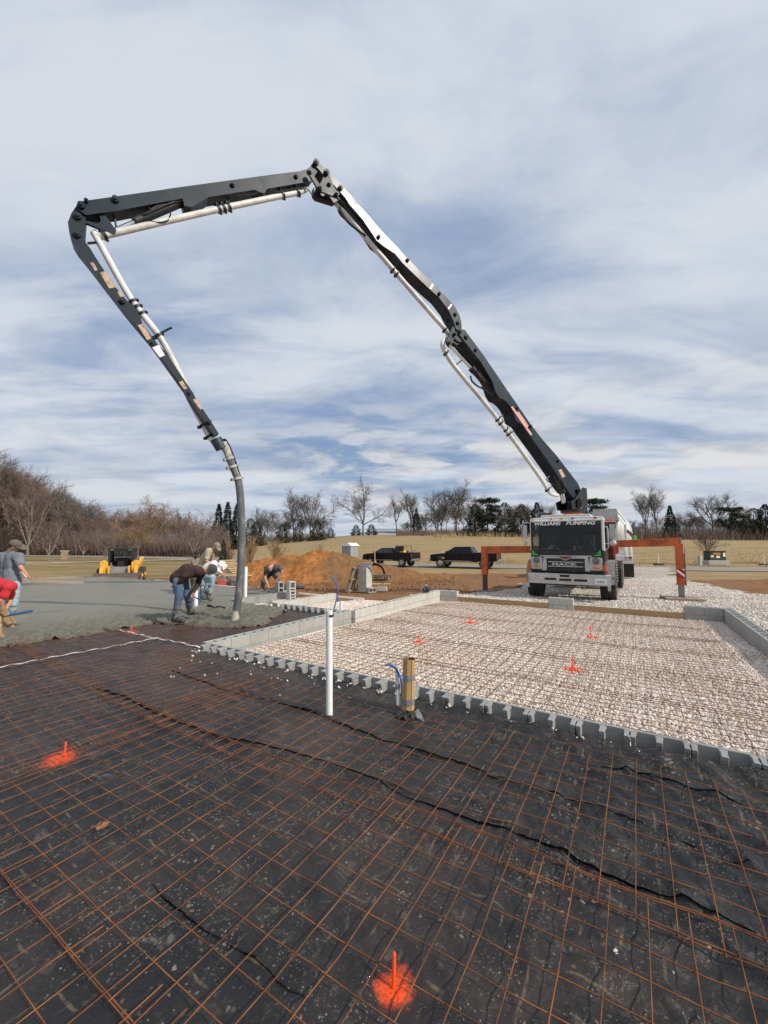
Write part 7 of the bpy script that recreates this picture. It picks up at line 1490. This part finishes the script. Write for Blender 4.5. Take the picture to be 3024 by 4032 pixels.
e0 = at(817, 2388, .11) - hB; e1 = at(885, 2398, .09) - hB; m = MB(); m.bar(e0, e1, .03, .10); m.tube([Vector((0, 0, 0)), (e0 + e1) / 2], .014, 6); m.build('rake_head', BLK, rk)
# man in the tan shirt and camo cap
N_, F_ = 12.45, 12.85
J = dict(head=j(1062, 232, 12.6), neck=j(978, 300, 12.65), shR=j(878, 345, N_), shL=j(955, 335, F_), elR=j(845, 545, N_ - .05), haR=j(920, 600, N_ - .1), elL=j(960, 560, F_), haL=j(1020, 640, F_ - .2), mid=j(835, 470, 12.68), pelvis=j(765, 645, 12.7), hipR=j(745, 690, N_ + .1), hipL=j(800, 700, F_), knR=j(770, 930, N_ + .1), knL=j(830, 930, F_), anR=j(745, 1215, 12.6), anL=j(800, 1215, 12.9), toR=j(800, 1240, 12.5), toL=j(860, 1240, 12.8))
person('man in a tan tee shirt and camo cap behind the rake man', J, (.80, -.35, -.30), TAN, LDENIM, RUB, 'short', .3, hair=(HAIRG, .0), cap=CAPT, beard=HAIRG, grip=(.5, -.3, -.6))
# dark-capped man behind him
J = dict(head=j(638, 395, 13.4), neck=j(610, 500, 13.5), shR=j(570, 575, 13.3), shL=j(640, 570, 13.7), elR=j(575, 760, 13.2), haR=j(600, 900, 13.1), elL=j(650, 760, 13.7), haL=j(690, 900, 13.6), mid=j(590, 720, 13.5), pelvis=j(570, 860, 13.5), hipR=j(550, 900, 13.4), hipL=j(600, 900, 13.6), knR=j(560, 1060, 13.4), knL=j(610, 1060, 13.6), anR=j(560, 1225, 13.4), anL=j(600, 1225, 13.6), toR=j(600, 1250, 13.3), toL=j(640, 1250, 13.5))
person('bearded man in a black cap mostly hidden behind the tan-shirted man', J, (-.2, -.85, -.45), CAMO, OLIVE, RUB, 'long', .3, hair=(HAIRD, .0), cap=HAIRD, beard=HAIRD)
# man with the white cloth on his head
N_, F_ = 11.35, 11.75
J = dict(head=j(1150, 680, 11.5), neck=j(1060, 640, 11.55), shR=j(985, 640, N_), shL=j(1025, 610, F_), elR=j(1085, 740, N_ - .1), haR=j(1150, 795, N_ - .05), elL=j(1110, 720, F_), haL=j(1190, 825, F_ - .15), mid=j(880, 690, 11.55), pelvis=j(795, 800, 11.55), hipR=j(800, 850, N_), hipL=j(820, 850, F_), knR=j(990, 900, N_ - .1), knL=j(890, 1060, F_), anR=j(880, 1340, N_), anL=j(735, 1330, F_), toR=j(950, 1385, N_ - .1), toL=j(800, 1380, F_ - .1))
person('man bent double with a white cloth over his head and a blue tool', J, (.6, -.3, -.75), WHC, LDENIM, RUB, 'long', .34, hat=('cloth', WHC), grip=(.6, .3, -.6))
a, b_ = dep(868, 2254, 11.3), at(968, 2334, .12); fl = thing('bull_float', 'blue-handled concrete float reaching past the hose from the man with the white cloth', 'float', b_); MB().tube([a - b_, Vector((0, 0, 0))], .018, 8).build('handle', pm('tool_blue', (.04, .07, .28), .4), fl); MB().box((.12, 0, -.03), (.62, .12, .04), Matrix.Rotation(.2, 3, 'Z')).build('blade', BLK, fl)
# crouching man at the slab corner
j = jo(.217, 940, 2180); 
J = dict(head=j(568, 262, 13.55), neck=j(600, 222, 13.95), shL=j(720, 258, 14.0), shR=j(505, 262, 13.95), elL=j(795, 330, 13.75), haL=j(705, 455, 13.75), elR=j(478, 435, 13.75), haR=j(540, 610, 13.65), mid=j(615, 255, 14.3), pelvis=j(600, 345, 14.65), hipL=j(655, 380, 14.6), hipR=j(530, 385, 14.6), knL=j(700, 455, 14.0), knR=j(450, 500, 14.05), anL=j(705, 590, 14.35), anR=j(425, 640, 14.35), toL=j(690, 625, 14.1), toR=j(425, 670, 14.1))
person('crouching bald man with a white beard smoothing the slab corner', J, (-.08, -.72, -.70), DGT, OLIVE, LEATH, 'short', .16, hair=(HAIRG, -.1) if False else None, beard=BRDW, grip=(.2, -.3, -.8))
o = MB().box((0, 0, 0), (.32, .10, .012)).tube([(-.06, 0, .0), (-.06, 0, .05), (.06, 0, .05), (.06, 0, 0)], .014, 6).build('hand_float', GREYM); o.location = j(575, 655, 13.55); o.rotation_euler = (0, 0, -.2); tag(o, 'steel hand trowel under the hand of the crouching man', 'trowel')
# man in the grey shirt carrying a straightedge
j = jo(.18979, 0, 2110); D_ = 8.3
J = dict(head=j(318, 205, D_), neck=j(248, 300, D_ + .05), shR=j(400, 440, D_ - .02), shL=j(20, 440, D_ + .12), elR=j(430, 650, D_ - .10), haR=j(545, 800, D_ - .05), elL=j(-30, 690, D_ + .3), haL=j(130, 870, D_ + .42), mid=j(225, 690, D_ + .08), pelvis=j(225, 950, D_ + .05), hipR=j(300, 1020, D_ - .02), hipL=j(150, 1020, D_ + .12), knR=j(270, 1400, D_ - .1), knL=j(120, 1400, D_ + .1), anR=j(215, 1720, D_ + .0), anL=j(130, 1780, D_ - .2), toR=j(290, 1800, D_ - .1), toL=j(310, 1955, D_ - .35))
person('man in a grey tee shirt, blue jeans and grey cap carrying a long straightedge', J, (.86, .42, -.12), GRT, LDENIM, LEATH, 'short', .26, hair=(HAIRD, -.1), cap=CAPG, grip=(.6, .6, -.3), shirt_loose=.034)
a, b_ = dep(30, 2288, 8.5), dep(329, 2296, 9.4); plank('long grey wooden straightedge held by the man in the grey shirt', a, b_, .04, .07, WOOD2, None, 'straightedge', 'straightedge')
o = MB().tube([j(445, 735, 8.2) - j(550, 870, 8.22), (0, 0, 0)], .016, 8).build('grip_handle', pm('pale_wood_handle', (.55, .45, .33), .7)); o.location = j(550, 870, 8.22); tag(o, 'pale wooden handle in the right hand of the man in the grey shirt', 'handle')
# man in red, half outside the frame
D_ = 7.5
J = dict(head=j(120, 1120, D_ + .38), neck=j(180, 1075, D_ + .22), shR=j(170, 1075, D_ - .1), shL=j(215, 1060, D_ + .28), elR=j(30, 1330, D_ - .16), haR=j(55, 1520, D_ - .1), elL=j(230, 1300, D_ + .5), haL=j(110, 1540, D_ + .3), mid=j(-60, 1010, D_ + .05), pelvis=j(-330, 1080, D_ + .05), hipR=j(-330, 1150, D_ - .05), hipL=j(-280, 1150, D_ + .15), knR=j(-90, 1620, D_ - .1), knL=j(-160, 1640, D_ + .2), anR=j(-30, 2080, D_ - .15), anL=j(-260, 2060, D_ + .25), toR=j(60, 2125, D_ - .25), toL=j(-150, 2110, D_ + .2))
person('man in a red shirt bent over at the left edge, gripping a blue pole', J, (.5, .3, -.8), REDC, KHAKI, LEATH, 'short', .22, hair=(HAIRD, -.2), grip=(.8, .3, -.3))
for a_, b2 in ((J['haR'], J['elR']),):
    d_ = (a_ - b2).normalized(); m = MB(); caps(m, a_ - d_ * .02, a_ + d_ * .06, .048, .055); caps(m, a_ + d_ * .06, a_ + d_ * .10 + Vector((.03, .01, -.01)), .055, .04); o = voxbake(m, 'work_glove', LEATH, None, .008, 3); tag(o, 'brown leather work glove on the hand gripping the blue pole', 'glove')
o = MB().tube([dep(-30, 2434, 7.3) - dep(125, 2405, 8.1), (0, 0, 0)], .026, 10).build('float_pole', pm('pole_blue', (.035, .10, .22), .35, .2)); o.location = dep(125, 2405, 8.1); tag(o, 'thick blue pole held out over the slab by the man in red', 'pole')
